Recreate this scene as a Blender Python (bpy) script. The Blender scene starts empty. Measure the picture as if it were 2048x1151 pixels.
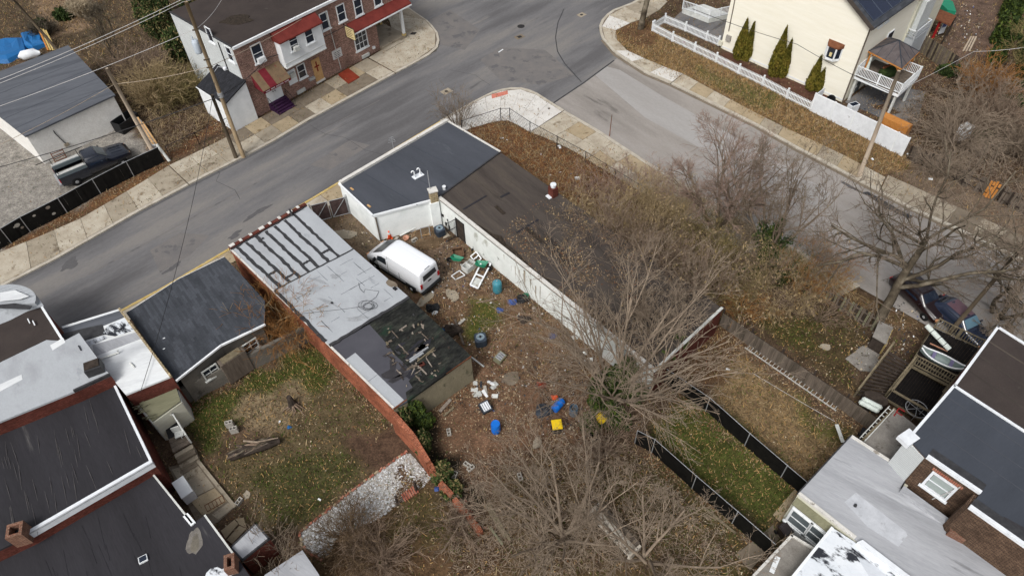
import bpy, math, random
import numpy as np
from mathutils import Vector, Matrix
random.seed(7)
RNG = np.random.default_rng(7)
SC = bpy.context.scene
COL = SC.collection

# ------------------------------------------------------------------ camera (drone, 40 m up, looking down about 48.6 degrees)
PW, PH, FPX, CAMZ = 2048.0, 1151.0, 1400.0, 40.0
_d = Vector(((1070 - PW / 2) / FPX, (1810 - PH / 2) / FPX, 1)).normalized()
_f = Vector((0, 0, 1)); _h = (_f - _d * _f.dot(_d)).normalized(); _r = _h.cross(-_d)
RM = Matrix((_r, _h, -_d))                       # survey frame -> world
cam = bpy.data.cameras.new('drone_camera'); camo = bpy.data.objects.new('drone_camera', cam); COL.objects.link(camo)
camo.matrix_world = Matrix.Translation((0, 0, CAMZ)) @ (RM @ Matrix.Diagonal((1, -1, -1))).to_4x4()
cam.sensor_width = 36; cam.lens = FPX * 36 / PW; cam.clip_start = .5; cam.clip_end = 2000
SC.camera = camo
# ------------------------------------------------------------------ overcast daylight
SUN_EL, SUN_AZ = math.radians(50), math.radians(-148)      # azimuth measured from +Y towards +X
wd = bpy.data.worlds.new('World'); SC.world = wd; wd.use_nodes = True
wn = wd.node_tree; bgn = wn.nodes['Background']
sky = wn.nodes.new('ShaderNodeTexSky'); sky.sky_type = 'NISHITA'; sky.sun_disc = False
sky.sun_elevation = SUN_EL; sky.sun_rotation = SUN_AZ; sky.air_density = 1.0; sky.dust_density = 6.0; sky.ozone_density = 1.0
hs = wn.nodes.new('ShaderNodeHueSaturation'); hs.inputs['Saturation'].default_value = .34
wn.links.new(sky.outputs[0], hs.inputs['Color']); wn.links.new(hs.outputs[0], bgn.inputs[0]); bgn.inputs[1].default_value = .112
sl = bpy.data.lights.new('sun', 'SUN'); sl.energy = 1.25; sl.angle = math.radians(17); sl.color = (1, .985, .96)
so = bpy.data.objects.new('sun', sl); COL.objects.link(so); so.location = (0, 0, 60)
so.rotation_euler = Vector((math.sin(SUN_AZ) * math.cos(SUN_EL), math.cos(SUN_AZ) * math.cos(SUN_EL), math.sin(SUN_EL))).to_track_quat('Z', 'Y').to_euler()
SC.view_settings.view_transform = 'Standard'; SC.view_settings.look = 'None'; SC.view_settings.exposure = 0.38; SC.view_settings.gamma = 1

# ------------------------------------------------------------------ survey: where a sighted point lies in the world
def ray(u, v): return RM @ Vector(((u - PW / 2) / FPX, (v - PH / 2) / FPX, 1))
def G(u, v, z=0.0):
    w = ray(u, v); t = (z - CAMZ) / w.z
    return Vector((w.x * t, w.y * t, z))
def GS(pts, z=0.0): return [G(u, v, z) for u, v in pts]
def PROJ(X):                                     # numpy (N,3) -> (N,2), used to look up which ground zone a point lies in
    C = (np.asarray(X) - np.array([0, 0, CAMZ])) @ np.array(RM)
    return np.stack([C[:, 0] / C[:, 2] * FPX + PW / 2, C[:, 1] / C[:, 2] * FPX + PH / 2], 1)
def inpoly(p, poly):
    x, y = p[:, 0], p[:, 1]; r = np.zeros(len(p), bool); n = len(poly)
    for i in range(n):
        x1, y1 = poly[i]; x2, y2 = poly[i - 1]
        c = ((y1 > y) != (y2 > y)) & (x < (x2 - x1) * (y - y1) / (y2 - y1 + 1e-9) + x1)
        r ^= c
    return r
def lerp(a, b, t): return a + (b - a) * t

# ------------------------------------------------------------------ materials
def S(r, g, b): return tuple(((c / 255) / 12.92 if c <= 10 else ((c / 255 + .055) / 1.055) ** 2.4) for c in (r, g, b)) + (1.0,)
MAT = {}
def _new(name):
    m = bpy.data.materials.new(name); m.use_nodes = True; MAT[name] = m
    nt = m.node_tree; return m, nt, nt.nodes['Principled BSDF']
def N(nt, typ, **kw):
    n = nt.nodes.new(typ)
    for k, v in kw.items():
        if hasattr(n, k) and k not in n.inputs: setattr(n, k, v)
        else: n.inputs[k].default_value = v
    return n
def ramp(nt, fac, cols, lo=.32, hi=.68):
    r = nt.nodes.new('ShaderNodeValToRGB'); e = r.color_ramp.elements
    while len(e) < len(cols): e.new(.5)
    for i, c in enumerate(cols):
        e[i].position = lo + (hi - lo) * i / max(1, len(cols) - 1); e[i].color = c
    nt.links.new(fac, r.inputs[0]); return r.outputs[0]
def mixc(nt, fac, a, b, mode='MIX'):
    n = nt.nodes.new('ShaderNodeMix'); n.data_type = 'RGBA'; n.blend_type = mode
    for k, i in ((fac, 0), (a, 6), (b, 7)):
        if hasattr(k, 'links'): nt.links.new(k, n.inputs[i])
        else: n.inputs[i].default_value = k
    return n.outputs[2]
def coords(nt, kind='pos', rot=0, stretch=(1, 1, 1)):
    if kind == 'uv': o = nt.nodes.new('ShaderNodeUVMap').outputs[0]
    else: o = nt.nodes.new('ShaderNodeNewGeometry').outputs['Position']
    mp = nt.nodes.new('ShaderNodeMapping'); mp.vector_type = 'TEXTURE'
    mp.inputs['Rotation'].default_value = (0, 0, math.radians(rot)); mp.inputs['Scale'].default_value = stretch
    nt.links.new(o, mp.inputs[0]); return mp.outputs[0]
def noise(nt, vec, scale, detail=6, rough=.6):
    n = nt.nodes.new('ShaderNodeTexNoise'); n.inputs['Scale'].default_value = scale; n.inputs['Detail'].default_value = detail
    n.inputs['Roughness'].default_value = rough; nt.links.new(vec, n.inputs['Vector']); return n.outputs[0]
def finish(nt, b, col, rough, spec, metal, bumpsrc=None, bump=.1, dist=.02):
    if hasattr(col, 'links'): nt.links.new(col, b.inputs['Base Color'])
    else: b.inputs['Base Color'].default_value = col
    b.inputs['Roughness'].default_value = rough; b.inputs['Specular IOR Level'].default_value = spec; b.inputs['Metallic'].default_value = metal
    if bumpsrc is not None and bump:
        bp = nt.nodes.new('ShaderNodeBump'); bp.inputs['Strength'].default_value = bump; bp.inputs['Distance'].default_value = dist
        nt.links.new(bumpsrc, bp.inputs['Height']); nt.links.new(bp.outputs[0], b.inputs['Normal'])
def PM(name, cols, scale=.8, rough=.85, bump=.25, spec=.1, metal=0, fine=.18, fscale=14, rot=0, stretch=(1, 1, 1), lo=.32, hi=.68, stains=None):
    """weathered surface: broad colour drift, fine grain, optional blotches (colour, scale, threshold)"""
    m, nt, b = _new(name)
    v = coords(nt, 'pos', rot, stretch)
    c = ramp(nt, noise(nt, v, scale), cols, lo, hi)
    f = noise(nt, v, fscale, 4, .7)
    g = ramp(nt, f, [(1 - fine,) * 3 + (1,), (1 + fine,) * 3 + (1,)], .3, .7)
    c = mixc(nt, 1.0, c, g, 'MULTIPLY')
    for (sc, ss, th) in (stains or []):
        s = noise(nt, v, ss, 7, .65)
        c = mixc(nt, ramp(nt, s, [(0, 0, 0, 1), (1, 1, 1, 1)], th, th + .07), c, sc)
    finish(nt, b, c, rough, spec, metal, f, bump); return m
def BRICK(name, c1, c2, mortar, bw=.22, bh=.075, mo=.012, vary=.25, offset=.5, rough=.9, big=.35, bump=.5):
    m, nt, b = _new(name)
    v = coords(nt, 'uv')
    t = nt.nodes.new('ShaderNodeTexBrick'); nt.links.new(v, t.inputs['Vector'])
    t.inputs['Color1'].default_value = c1; t.inputs['Color2'].default_value = c2; t.inputs['Mortar'].default_value = mortar
    t.inputs['Scale'].default_value = 1; t.inputs['Mortar Size'].default_value = mo; t.inputs['Brick Width'].default_value = bw; t.inputs['Row Height'].default_value = bh
    t.offset = offset
    g = ramp(nt, noise(nt, coords(nt), .7), [(1 - big,) * 3 + (1,), (1 + big * .6,) * 3 + (1,)])
    c = mixc(nt, 1.0, t.outputs[0], g, 'MULTIPLY')
    g2 = ramp(nt, noise(nt, coords(nt), 9), [(1 - vary,) * 3 + (1,), (1 + vary,) * 3 + (1,)])
    c = mixc(nt, 1.0, c, g2, 'MULTIPLY')
    inv = nt.nodes.new('ShaderNodeMath'); inv.operation = 'SUBTRACT'; inv.inputs[0].default_value = 1; nt.links.new(t.outputs[1], inv.inputs[1])
    finish(nt, b, c, rough, .1, 0, inv.outputs[0], bump, .01); return m
def FLAT(name, c, rough=.5, spec=.4, metal=0, fine=.08, coat=0):
    m, nt, b = _new(name)
    f = noise(nt, coords(nt), 6, 5)
    g = ramp(nt, f, [tuple(x * (1 - fine) for x in c[:3]) + (1,), tuple(min(1, x * (1 + fine)) for x in c[:3]) + (1,)])
    finish(nt, b, g, rough, spec, metal)
    b.inputs['Coat Weight'].default_value = coat; b.inputs['Coat Roughness'].default_value = .08
    return m
def GLASS(name, c, rough=.08):
    m, nt, b = _new(name); finish(nt, b, c, rough, .6, 0); return m

A1 = 42.5     # bearing of the street grid
PM('asphalt', [S(90, 89, 90), S(105, 104, 105), S(119, 116, 113)], .3, .9, .3, fine=.14, fscale=16, rot=A1, stretch=(6, 1, 1), lo=.38, hi=.62, stains=[(S(84, 83, 84), .5, .62), (S(124, 120, 116), .35, .64)])
PM('asphalt_old', [S(124, 119, 114), S(143, 138, 133), S(154, 150, 147)], .3, .92, .3, fine=.12, fscale=16, rot=-53, stretch=(5, 1, 1), stains=[(S(104, 100, 96), .45, .6), (S(152, 149, 146), .3, .6)])
PM('asphalt_pale', [S(144, 141, 138), S(155, 153, 151)], .5, .9, .2, fine=.1, rot=-53, stretch=(6, 1, 1))
PM('tar', [S(40, 40, 42), S(58, 58, 60)], 3, .6, .2, spec=.4)
PM('concrete', [S(150, 140, 124), S(168, 159, 143), S(178, 171, 156)], .9, .92, .2, fine=.12, stains=[(S(128, 117, 100), 1.1, .6)])
PM('concrete_b', [S(138, 128, 112), S(156, 147, 131)], 1.1, .92, .2, fine=.12, stains=[(S(112, 102, 88), .9, .58)])
PM('concrete_tan', [S(146, 132, 108), S(164, 149, 124)], 1.1, .92, .2, fine=.12, stains=[(S(120, 104, 80), 1.3, .6)])
PM('concrete_dark', [S(104, 94, 82), S(124, 114, 100)], 1.3, .92, .2, fine=.15)
PM('concrete_new', [S(188, 184, 178), S(206, 204, 199)], .8, .92, .15, fine=.07, stains=[(S(165, 160, 152), .8, .64)])
PM('kerbstone', [S(160, 152, 138), S(182, 176, 164)], 1.4, .92, .2, fine=.12)
PM('kerb_yellow', [S(176, 150, 86), S(190, 170, 120)], 2.5, .8, .2, fine=.12, stains=[(S(150, 140, 118), 3, .58)])
PM('tactile', [S(178, 108, 94), S(196, 124, 108)], 2, .8, .2)
PM('white_stucco', [S(214, 219, 218), S(228, 232, 231), S(234, 237, 236)], .8, .9, .25, fine=.05, stains=[(S(150, 152, 142), 1.6, .69), (S(190, 192, 184), .7, .66)])
PM('white_stucco_mould', [S(204, 208, 204), S(224, 227, 224)], .8, .9, .25, fine=.06, stains=[(S(172, 173, 164), .7, .6), (S(92, 94, 82), 1.5, .635)])
PM('garage_stucco', [S(212, 210, 205), S(226, 225, 221)], 2.2, .95, .6, fine=.1, fscale=9)
PM('white_paint', [S(212, 216, 218), S(228, 231, 233)], 1.2, .6, .05, fine=.04)
PM('white_dirty', [S(180, 182, 178), S(206, 208, 204)], 2.5, .75, .1, fine=.08, stains=[(S(140, 140, 132), 4, .63)])
PM('cream_siding', [S(226, 222, 206), S(232, 229, 216)], .35, .7, .1, fine=.03, fscale=3, rot=-27, stretch=(1, 1, .12))
PM('pale_siding', [S(196, 194, 176), S(206, 205, 190)], .5, .8, .15, fine=.06, stretch=(1, 1, .1))
PM('roof_slate', [S(64, 67, 73), S(76, 79, 86)], .4, .85, .15, fine=.07, rot=A1, stretch=(1, 4, 1), stains=[(S(88, 92, 98), .35, .63)])
PM('roof_brown', [S(58, 53, 50), S(72, 66, 62), S(82, 75, 68)], .7, .9, .3, fine=.12, rot=-55, stretch=(7, 1, 1), stains=[(S(50, 46, 44), .35, .6)])
PM('roof_black', [S(42, 41, 44), S(52, 51, 55)], .5, .7, .25, fine=.14, rot=-52, stretch=(9, 1, 1), spec=.12, stains=[(S(82, 80, 80), .9, .67), (S(70, 67, 67), .5, .66)])
PM('roof_tar', [S(70, 70, 76), S(80, 80, 86)], .5, .65, .08, fine=.05, spec=.12)
PM('roof_tar_old', [S(56, 50, 48), S(66, 59, 56)], .6, .8, .2, fine=.14, spec=.12, stains=[(S(84, 80, 76), .8, .66)])
PM('roof_blue', [S(58, 62, 69), S(69, 73, 81)], .3, .75, .1, fine=.06, rot=-52, stretch=(1, 5, 1), stains=[(S(84, 90, 100), .3, .66)])
PM('roof_grey', [S(80, 83, 89), S(92, 95, 101), S(74, 77, 83)], .6, .85, .15, fine=.09, rot=28, stretch=(7, 1, 1))
PM('roof_silver', [S(150, 153, 157), S(164, 168, 172), S(157, 161, 165)], .5, .7, .12, fine=.06, rot=A1, stretch=(1, 2, 1), spec=.12, stains=[(S(140, 144, 148), .9, .63)])
PM('roof_silver_r', [S(136, 138, 142), S(154, 156, 160), S(166, 168, 172)], .6, .8, .15, fine=.1, rot=-36, stretch=(7, 1, 1), spec=.12, stains=[(S(176, 178, 182), .5, .6), (S(118, 119, 122), .9, .62)])
PM('roof_white', [S(196, 198, 198), S(212, 215, 216), S(178, 181, 184)], .5, .75, .1, fine=.06, rot=15, stretch=(4, 1, 1))
PM('roof_flaking', [S(214, 218, 222), S(200, 206, 212)], 1, .8, .2, fine=.05, rot=-40, stretch=(2.0, 1, 1), stains=[(S(48, 50, 56), 1.5, .52)])
PM('roof_flaking_b', [S(196, 200, 206), S(184, 190, 196)], 1, .8, .2, fine=.06, rot=-40, stretch=(3, 1, 1), stains=[(S(44, 45, 50), .8, .5)])
PM('roof_moss', [S(26, 27, 27), S(40, 41, 39), S(56, 58, 52)], 2.6, .95, .8, fine=.5, fscale=9, rot=A1, stretch=(2.2, 1, 1), stains=[(S(36, 52, 42), .7, .58), (S(84, 84, 76), 3.2, .66)])
PM('roof_green', [S(104, 104, 84), S(126, 124, 102)], 1.2, .9, .3, fine=.16, rot=20, stretch=(9, 1, 1))
PM('roof_stone', [S(118, 114, 108), S(140, 136, 130)], 1.5, .95, .3, fine=.2, stains=[(S(92, 86, 80), 1.2, .6)])
PM('tar_gravel', [S(38, 34, 31), S(66, 58, 50)], 6, .95, .7, fine=.4, fscale=18)
PM('red_roof', [S(98, 44, 40), S(116, 54, 48)], 1.2, .85, .25, fine=.12, stains=[(S(98, 46, 42), 1.2, .6)])
PM('red_metal', [S(112, 46, 32), S(128, 56, 40)], 1.6, .7, .2, fine=.1)
PM('red_cloth', [S(100, 34, 42), S(114, 42, 50)], 2, .9, .2, fine=.08)
PM('awning_worn', [S(104, 88, 70), S(122, 102, 80)], 2.2, .95, .3, fine=.12, stains=[(S(130, 46, 54), 2.4, .62)])
PM('purple_paint', [S(44, 24, 48), S(58, 34, 62)], 2, .7, .1)
PM('concrete_wall', [S(96, 92, 86), S(116, 112, 104)], 1.2, .95, .5, fine=.2, stains=[(S(78, 74, 68), .9, .58)])
PM('back_wall', [S(120, 114, 96), S(146, 138, 116)], .8, .95, .5, fine=.14, stretch=(1, 1, 2.2), stains=[(S(84, 82, 66), 1, .57)])
BRICK('brick_house', S(104, 68, 60), S(142, 104, 94), S(160, 138, 126), bw=.3, bh=.1, mo=.02, vary=.5)
BRICK('brick_tan', S(84, 66, 54), S(114, 92, 76), S(64, 54, 46), bw=.24, bh=.085, mo=.016, vary=.25)
BRICK('orange_wall', S(116, 60, 42), S(158, 92, 66), S(146, 104, 84), bw=.25, bh=.085, mo=.012, vary=.4, big=.35)
BRICK('brick_maroon', S(92, 46, 38), S(112, 60, 50), S(78, 52, 46))
BRICK('chimney_brick', S(106, 66, 52), S(132, 88, 70), S(128, 112, 98), vary=.3)
BRICK('chimney_stone', S(150, 136, 108), S(176, 160, 130), S(112, 100, 80), .4, .2, .02)
BRICK('shingle_dark', S(58, 61, 66), S(72, 75, 81), S(54, 56, 61), .9, .17, .004, .12, .37, .9, .2, .2)
BRICK('shingle_black', S(36, 37, 40), S(50, 51, 56), S(26, 26, 28), .35, .16, .01, .12, .5, .9, .1, .4)
BRICK('siding_white', S(196, 200, 200), S(202, 206, 206), S(140, 146, 148), 8, .11, .012, .03, .5, .6, .05, .6)
PM('wood_grey', [S(84, 76, 68), S(112, 102, 92)], 3, .95, .4, fine=.2, stretch=(1, 1, 8))
PM('wood_grey2', [S(72, 65, 58), S(98, 90, 80)], 3, .95, .4, fine=.2, stretch=(1, 1, 8))
PM('wood_dark', [S(48, 42, 38), S(70, 62, 56)], 3, .95, .4, fine=.2)
PM('wood_deck', [S(96, 88, 72), S(124, 114, 94)], 3, .95, .4, fine=.2)
PM('wood_orange', [S(168, 112, 58), S(188, 130, 70)], 3, .8, .2, fine=.12)
PM('plywood', [S(178, 142, 98), S(192, 156, 110)], 2, .85, .1)
PM('pole_wood', [S(120, 104, 82), S(150, 132, 106)], 2, .95, .4, fine=.2, stretch=(1, 1, 9))
PM('pole_pale', [S(150, 136, 120), S(176, 162, 144)], 2, .95, .4, fine=.16, stretch=(1, 1, 9))
PM('pole_dark', [S(70, 62, 52), S(92, 82, 68)], 2, .95, .4, fine=.2, stretch=(1, 1, 9))
PM('fence_fabric', [S(20, 20, 19), S(32, 31, 29)], 1.5, .9, .2, fine=.15)
PM('mesh_black', [S(12, 12, 11), S(24, 23, 20)], 3, .9, .3, fine=.3)
PM('boards_brown', [S(62, 50, 48), S(86, 72, 70)], 2, .9, .2)
PM('canopy_grey', [S(78, 72, 72), S(96, 90, 90)], 1.5, .7, .1)
PM('rust', [S(92, 58, 42), S(120, 78, 56)], 4, .9, .3)
PM('iron', [S(38, 37, 38), S(52, 50, 50)], 4, .6, .1)
PM('steel', [S(150, 152, 154), S(172, 175, 178)], 3, .45, .05, metal=.3, spec=.5)
PM('aluminium', [S(176, 176, 172), S(200, 200, 196)], 4, .5, .05, metal=.2, spec=.5)
PM('coping', [S(188, 186, 180), S(210, 208, 203)], 2, .85, .2, fine=.1, stains=[(S(140, 134, 124), 2, .6)])
PM('metal_white', [S(204, 208, 212), S(222, 226, 230)], 2, .5, .05, fine=.04, stains=[(S(170, 172, 174), 2, .64)])
PM('green_copper', [S(60, 86, 78), S(88, 112, 100)], 3, .8, .2)
PM('stone_block', [S(136, 132, 126), S(162, 158, 152)], 4, .95, .3, fine=.15)
PM('cinder', [S(150, 146, 138), S(176, 172, 164)], 5, .95, .3, fine=.12)
PM('edging_brick', [S(120, 66, 52), S(160, 100, 82), S(170, 136, 116)], 4, .9, .3, fine=.12)
PM('bark_grey', [S(96, 84, 72), S(136, 122, 106)], 4, .95, .3, fine=.2)
PM('bark_pale', [S(118, 105, 91), S(152, 137, 120)], 4, .95, .2, fine=.14)
PM('bark_brown', [S(108, 92, 78), S(140, 122, 106)], 4, .95, .3, fine=.15)
PM('bark_rosy', [S(128, 108, 98), S(158, 136, 122)], 4, .95, .3, fine=.15)
PM('bark_grey2', [S(100, 89, 78), S(134, 120, 106)], 4, .95, .3, fine=.15)
PM('bark_dark', [S(56, 50, 42), S(86, 78, 66), S(120, 112, 98)], 1.5, .95, .3, fine=.2)
PM('bark_straw', [S(136, 118, 88), S(162, 144, 112)], 4, .95, .2, fine=.14)
PM('bark_orange', [S(126, 88, 52), S(158, 116, 72)], 4, .95, .2, fine=.14)
PM('bark_olive', [S(104, 94, 62), S(134, 122, 84)], 4, .95, .2, fine=.14)
PM('leaf_ivy', [S(34, 44, 22), S(58, 72, 36), S(76, 90, 46)], 3, .7, 0, fine=.2)
PM('leaf_arbor', [S(70, 68, 24), S(98, 92, 36), S(112, 98, 42)], 2, .9, 0, fine=.25)
PM('leaf_deep', [S(26, 36, 20), S(44, 58, 30), S(60, 74, 40)], 3, .8, 0, fine=.2)
PM('leaf_straw', [S(132, 112, 74), S(158, 138, 98)], 3, .95, 0, fine=.2)
PM('leaf_brown', [S(82, 68, 52), S(110, 92, 72)], 2, .95, 0, fine=.25)
PM('leaf_tan', [S(130, 112, 88), S(160, 140, 112)], 2, .95, 0, fine=.2)
PM('leaf_pale', [S(172, 158, 134), S(192, 178, 154)], 2, .95, 0, fine=.15)
PM('leaf_rust', [S(98, 66, 46), S(122, 84, 60)], 2, .95, 0, fine=.2)
PM('blade_green', [S(60, 74, 30), S(86, 98, 44)], 1, .95, 0, fine=.25)
PM('blade_dry', [S(140, 112, 72), S(172, 142, 98)], 1, .95, 0, fine=.25)
PM('pebble', [S(176, 178, 180), S(222, 224, 226)], 8, .9, 0, fine=.15)
PM('clay', [S(86, 66, 52), S(108, 84, 66)], 3, .95, .4, fine=.2)
FLAT('van_white', S(226, 229, 233), .3, .5, fine=.015, coat=.5)
FLAT('truck_navy', S(30, 34, 44), .25, .5, coat=.6)
FLAT('car_navy', S(36, 44, 62), .22, .5, coat=.7)
FLAT('car_sky_sheen', S(92, 70, 78), .35, .5, coat=.3)  # plum tone is the sky's reflection painted onto the navy car's roof
FLAT('car_charcoal', S(52, 48, 52), .35, .5, coat=.3)
FLAT('car_maroon', S(27, 14, 17), .3, .5, coat=.5)
FLAT('plastic_black', S(28, 29, 31), .6, .3)
FLAT('box_grey', S(96, 106, 110), .5, .4)
FLAT('plastic_dark', S(48, 54, 62), .6, .3)
FLAT('rubber', S(26, 26, 27), .9, .2)
FLAT('ac_blue', S(52, 62, 74), .55, .4); FLAT('ac_top', S(120, 136, 146), .5, .4)
FLAT('barrel_blue', S(16, 104, 196), .45, .4); FLAT('barrel_teal', S(60, 128, 142), .5, .4); FLAT('barrel_slate', S(66, 92, 112), .55, .4)
FLAT('bin_yellow', S(230, 196, 26), .5, .4); FLAT('cone_orange', S(236, 92, 40), .6, .3); FLAT('green_plastic', S(28, 122, 92), .5, .4)
FLAT('tarp_blue', S(24, 94, 150), .5, .4); FLAT('bag_blue', S(54, 76, 130), .5, .4); FLAT('red_paint', S(150, 30, 30), .5, .4)
FLAT('light_red', S(180, 24, 32), .25, .5); FLAT('light_amber', S(206, 150, 110), .25, .5); FLAT('sign_cream', S(206, 190, 140), .7, .3)
FLAT('sign_white', S(196, 196, 196), .7, .3); FLAT('ink', S(40, 40, 46), .8, .2); FLAT('cross_red', S(122, 40, 30), .8, .2)
FLAT('solar', S(26, 34, 54), .15, .6, fine=.05); FLAT('solar_edge', S(66, 74, 88), .4, .5)
FLAT('curtain', S(150, 160, 158), .7, .3); FLAT('transformer_grey', S(176, 186, 196), .5, .4)
FLAT('wire_black', S(38, 38, 40), .6, .3); FLAT('wire_pale', S(186, 184, 182), .5, .4); FLAT('copper', S(176, 130, 106), .5, .4)
FLAT('canoe_grey', S(120, 134, 132), .5, .4); FLAT('fabric_purple', S(110, 104, 136), .8, .3); FLAT('carpet', S(196, 204, 198), .9, .2)
GLASS('glass_dark', S(28, 36, 50), .06); GLASS('glass_van', S(34, 40, 46), .3); GLASS('glass_mid', S(92, 100, 104), .1); GLASS('glass_sky', S(92, 122, 138), .1)  # glass_sky holds the reflected sky in its base colour
PM('puddle', [S(112, 106, 94), S(90, 85, 76)], 2, .35, .05, spec=.5); PM('puddle_rim', [S(120, 116, 110), S(98, 94, 90)], 3, .9, .1)
PM('felt_pale', [S(70, 67, 68), S(92, 90, 90)], 2, .8, .2); PM('asphalt_dark', [S(84, 83, 84), S(92, 91, 92)], 2, .9, .2)
PM('seam_grey', [S(104, 108, 112), S(128, 132, 136)], 3, .8, .1); PM('seam_pale', [S(140, 143, 146), S(152, 155, 158)], 2, .8, .1)
PM('roof_pale', [S(168, 171, 176), S(186, 189, 194)], 1.5, .8, .1, fine=.06, stains=[(S(156, 158, 162), 1.2, .58)])
PM('asphalt_worn', [S(102, 100, 100), S(114, 110, 107)], .8, .9, .2, fine=.12, stains=[(S(92, 91, 92), .7, .55)])
PM('vine_dark', [S(54, 44, 36), S(76, 62, 52)], 3, .95, 0)
PM('wet_tar', [S(46, 44, 46), S(54, 52, 54)], 2, .3, .05, spec=.5)
PM('shredded', [S(150, 142, 132), S(112, 100, 90)], 5, .95, .3, fine=.2)

# ------------------------------------------------------------------ mesh helpers
class M:
    def __init__(s): s.v = []; s.f = []; s.mi = []
    def add(s, vs, fs, mi=0):
        b = len(s.v); s.v += [tuple(v) for v in vs]; s.f += [tuple(i + b for i in f) for f in fs]; s.mi += [mi] * len(fs); return s
    def prism(s, poly, z0, z1, mi=0):
        p = [(q[0], q[1]) for q in poly]; n = len(p)
        ar = sum(p[i - 1][0] * p[i][1] - p[i][0] * p[i - 1][1] for i in range(n))
        zz0 = list(z0) if hasattr(z0, '__len__') else [z0] * n; zz1 = list(z1) if hasattr(z1, '__len__') else [z1] * n
        if ar < 0: p.reverse(); zz0.reverse(); zz1.reverse()
        vs = [(x, y, z) for (x, y), z in zip(p, zz0)] + [(x, y, z) for (x, y), z in zip(p, zz1)]
        fs = [tuple(range(n))[::-1], tuple(range(n, 2 * n))] + [(i, (i + 1) % n, n + (i + 1) % n, n + i) for i in range(n)]
        return s.add(vs, fs, mi)
    def box(s, c, size, rz=0, mi=0, rx=0, ry=0):
        hx, hy, hz = size[0] / 2, size[1] / 2, size[2] / 2
        R = Matrix.Rotation(rz, 3, 'Z') @ Matrix.Rotation(ry, 3, 'Y') @ Matrix.Rotation(rx, 3, 'X'); c = Vector(c)
        vs = [c + R @ Vector((x * hx, y * hy, z * hz)) for z in (-1, 1) for x, y in ((-1, -1), (1, -1), (1, 1), (-1, 1))]
        return s.add(vs, [(3, 2, 1, 0), (4, 5, 6, 7), (0, 1, 5, 4), (1, 2, 6, 5), (2, 3, 7, 6), (3, 0, 4, 7)], mi)
    def bar(s, a, b, w, h, mi=0):
        a = Vector(a); b = Vector(b); d = (b - a).normalized()
        up = Vector((0, 0, 1)) if abs(d.z) < .9 else Vector((0, 1, 0))
        x = d.cross(up).normalized(); y = x.cross(d)
        vs = [q + x * (i * w / 2) + y * (j * h / 2) for q in (a, b) for i, j in ((-1, -1), (1, -1), (1, 1), (-1, 1))]
        return s.add(vs, [(0, 1, 2, 3), (7, 6, 5, 4), (4, 5, 1, 0), (5, 6, 2, 1), (6, 7, 3, 2), (7, 4, 0, 3)], mi)
    def tube(s, pts, r, n=6, mi=0):
        pts = [Vector(p) for p in pts]; rs = list(r) if hasattr(r, '__len__') else [r] * len(pts); vs = []
        for i, p in enumerate(pts):
            d = (pts[min(i + 1, len(pts) - 1)] - pts[max(i - 1, 0)]).normalized()
            up = Vector((0, 0, 1)) if abs(d.z) < .95 else Vector((0, 1, 0))
            x = d.cross(up).normalized(); y = x.cross(d)
            vs += [p + (x * math.cos(2 * math.pi * k / n) + y * math.sin(2 * math.pi * k / n)) * rs[i] for k in range(n)]
        fs = []
        for i in range(len(pts) - 1):
            for k in range(n): fs.append((i * n + k, i * n + (k + 1) % n, (i + 1) * n + (k + 1) % n, (i + 1) * n + k))
        fs.append(tuple(range(n))); fs.append(tuple(range(len(vs) - n, len(vs)))[::-1])
        return s.add(vs, fs, mi)
    def lathe(s, c, prof, n=16, mi=0, rot=None):
        c = Vector(c); rot = rot or Matrix.Identity(3); vs = []
        for r, z in prof: vs += [c + rot @ Vector((r * math.cos(2 * math.pi * k / n), r * math.sin(2 * math.pi * k / n), z)) for k in range(n)]
        fs = [(i * n + k, i * n + (k + 1) % n, (i + 1) * n + (k + 1) % n, (i + 1) * n + k) for i in range(len(prof) - 1) for k in range(n)]
        fs.append(tuple(range(n))[::-1]); fs.append(tuple(range(len(vs) - n, len(vs))))
        return s.add(vs, fs, mi)
    def sheet(s, poly, mi=0):
        n = len(poly); ar = sum(poly[i - 1][0] * poly[i][1] - poly[i][0] * poly[i - 1][1] for i in range(n))
        return s.add(poly if ar > 0 else poly[::-1], [tuple(range(n))], mi)
OFF = {}
def tag(o, label=None, cat=None, group=None, kind=None):
    for k, v in (('label', label), ('category', cat), ('group', group), ('kind', kind)):
        if v: o[k] = v
    return o
def thing(name, label, cat, loc, rz=0, group=None):
    o = bpy.data.objects.new(name, None); COL.objects.link(o); o.location = loc; o.rotation_euler = (0, 0, rz); o.empty_display_size = .3
    OFF[o] = Vector(loc); return tag(o, label, cat, group)
def mkuv(me, ang=A1):
    n = len(me.loops)
    if not n: return
    co = np.empty(len(me.vertices) * 3); me.vertices.foreach_get('co', co); co = co.reshape(-1, 3)
    lv = np.empty(n, int); me.loops.foreach_get('vertex_index', lv)
    nr = np.empty(len(me.polygons) * 3); me.polygons.foreach_get('normal', nr); nr = nr.reshape(-1, 3)
    tot = np.empty(len(me.polygons), int); me.polygons.foreach_get('loop_total', tot)
    ln = np.repeat(nr, tot, 0); p = co[lv]
    a = math.radians(ang); uvh = np.stack([p[:, 0] * math.cos(a) + p[:, 1] * math.sin(a), -p[:, 0] * math.sin(a) + p[:, 1] * math.cos(a)], 1)
    t = np.stack([-ln[:, 1], ln[:, 0]], 1); t /= np.linalg.norm(t, axis=1, keepdims=True) + 1e-9
    uvw = np.stack([(p[:, :2] * t).sum(1), p[:, 2]], 1)
    uv = np.where((np.abs(ln[:, 2]) > .7)[:, None], uvh, uvw)
    me.uv_layers.new(name='UVMap').data.foreach_set('uv', uv.ravel())
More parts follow.
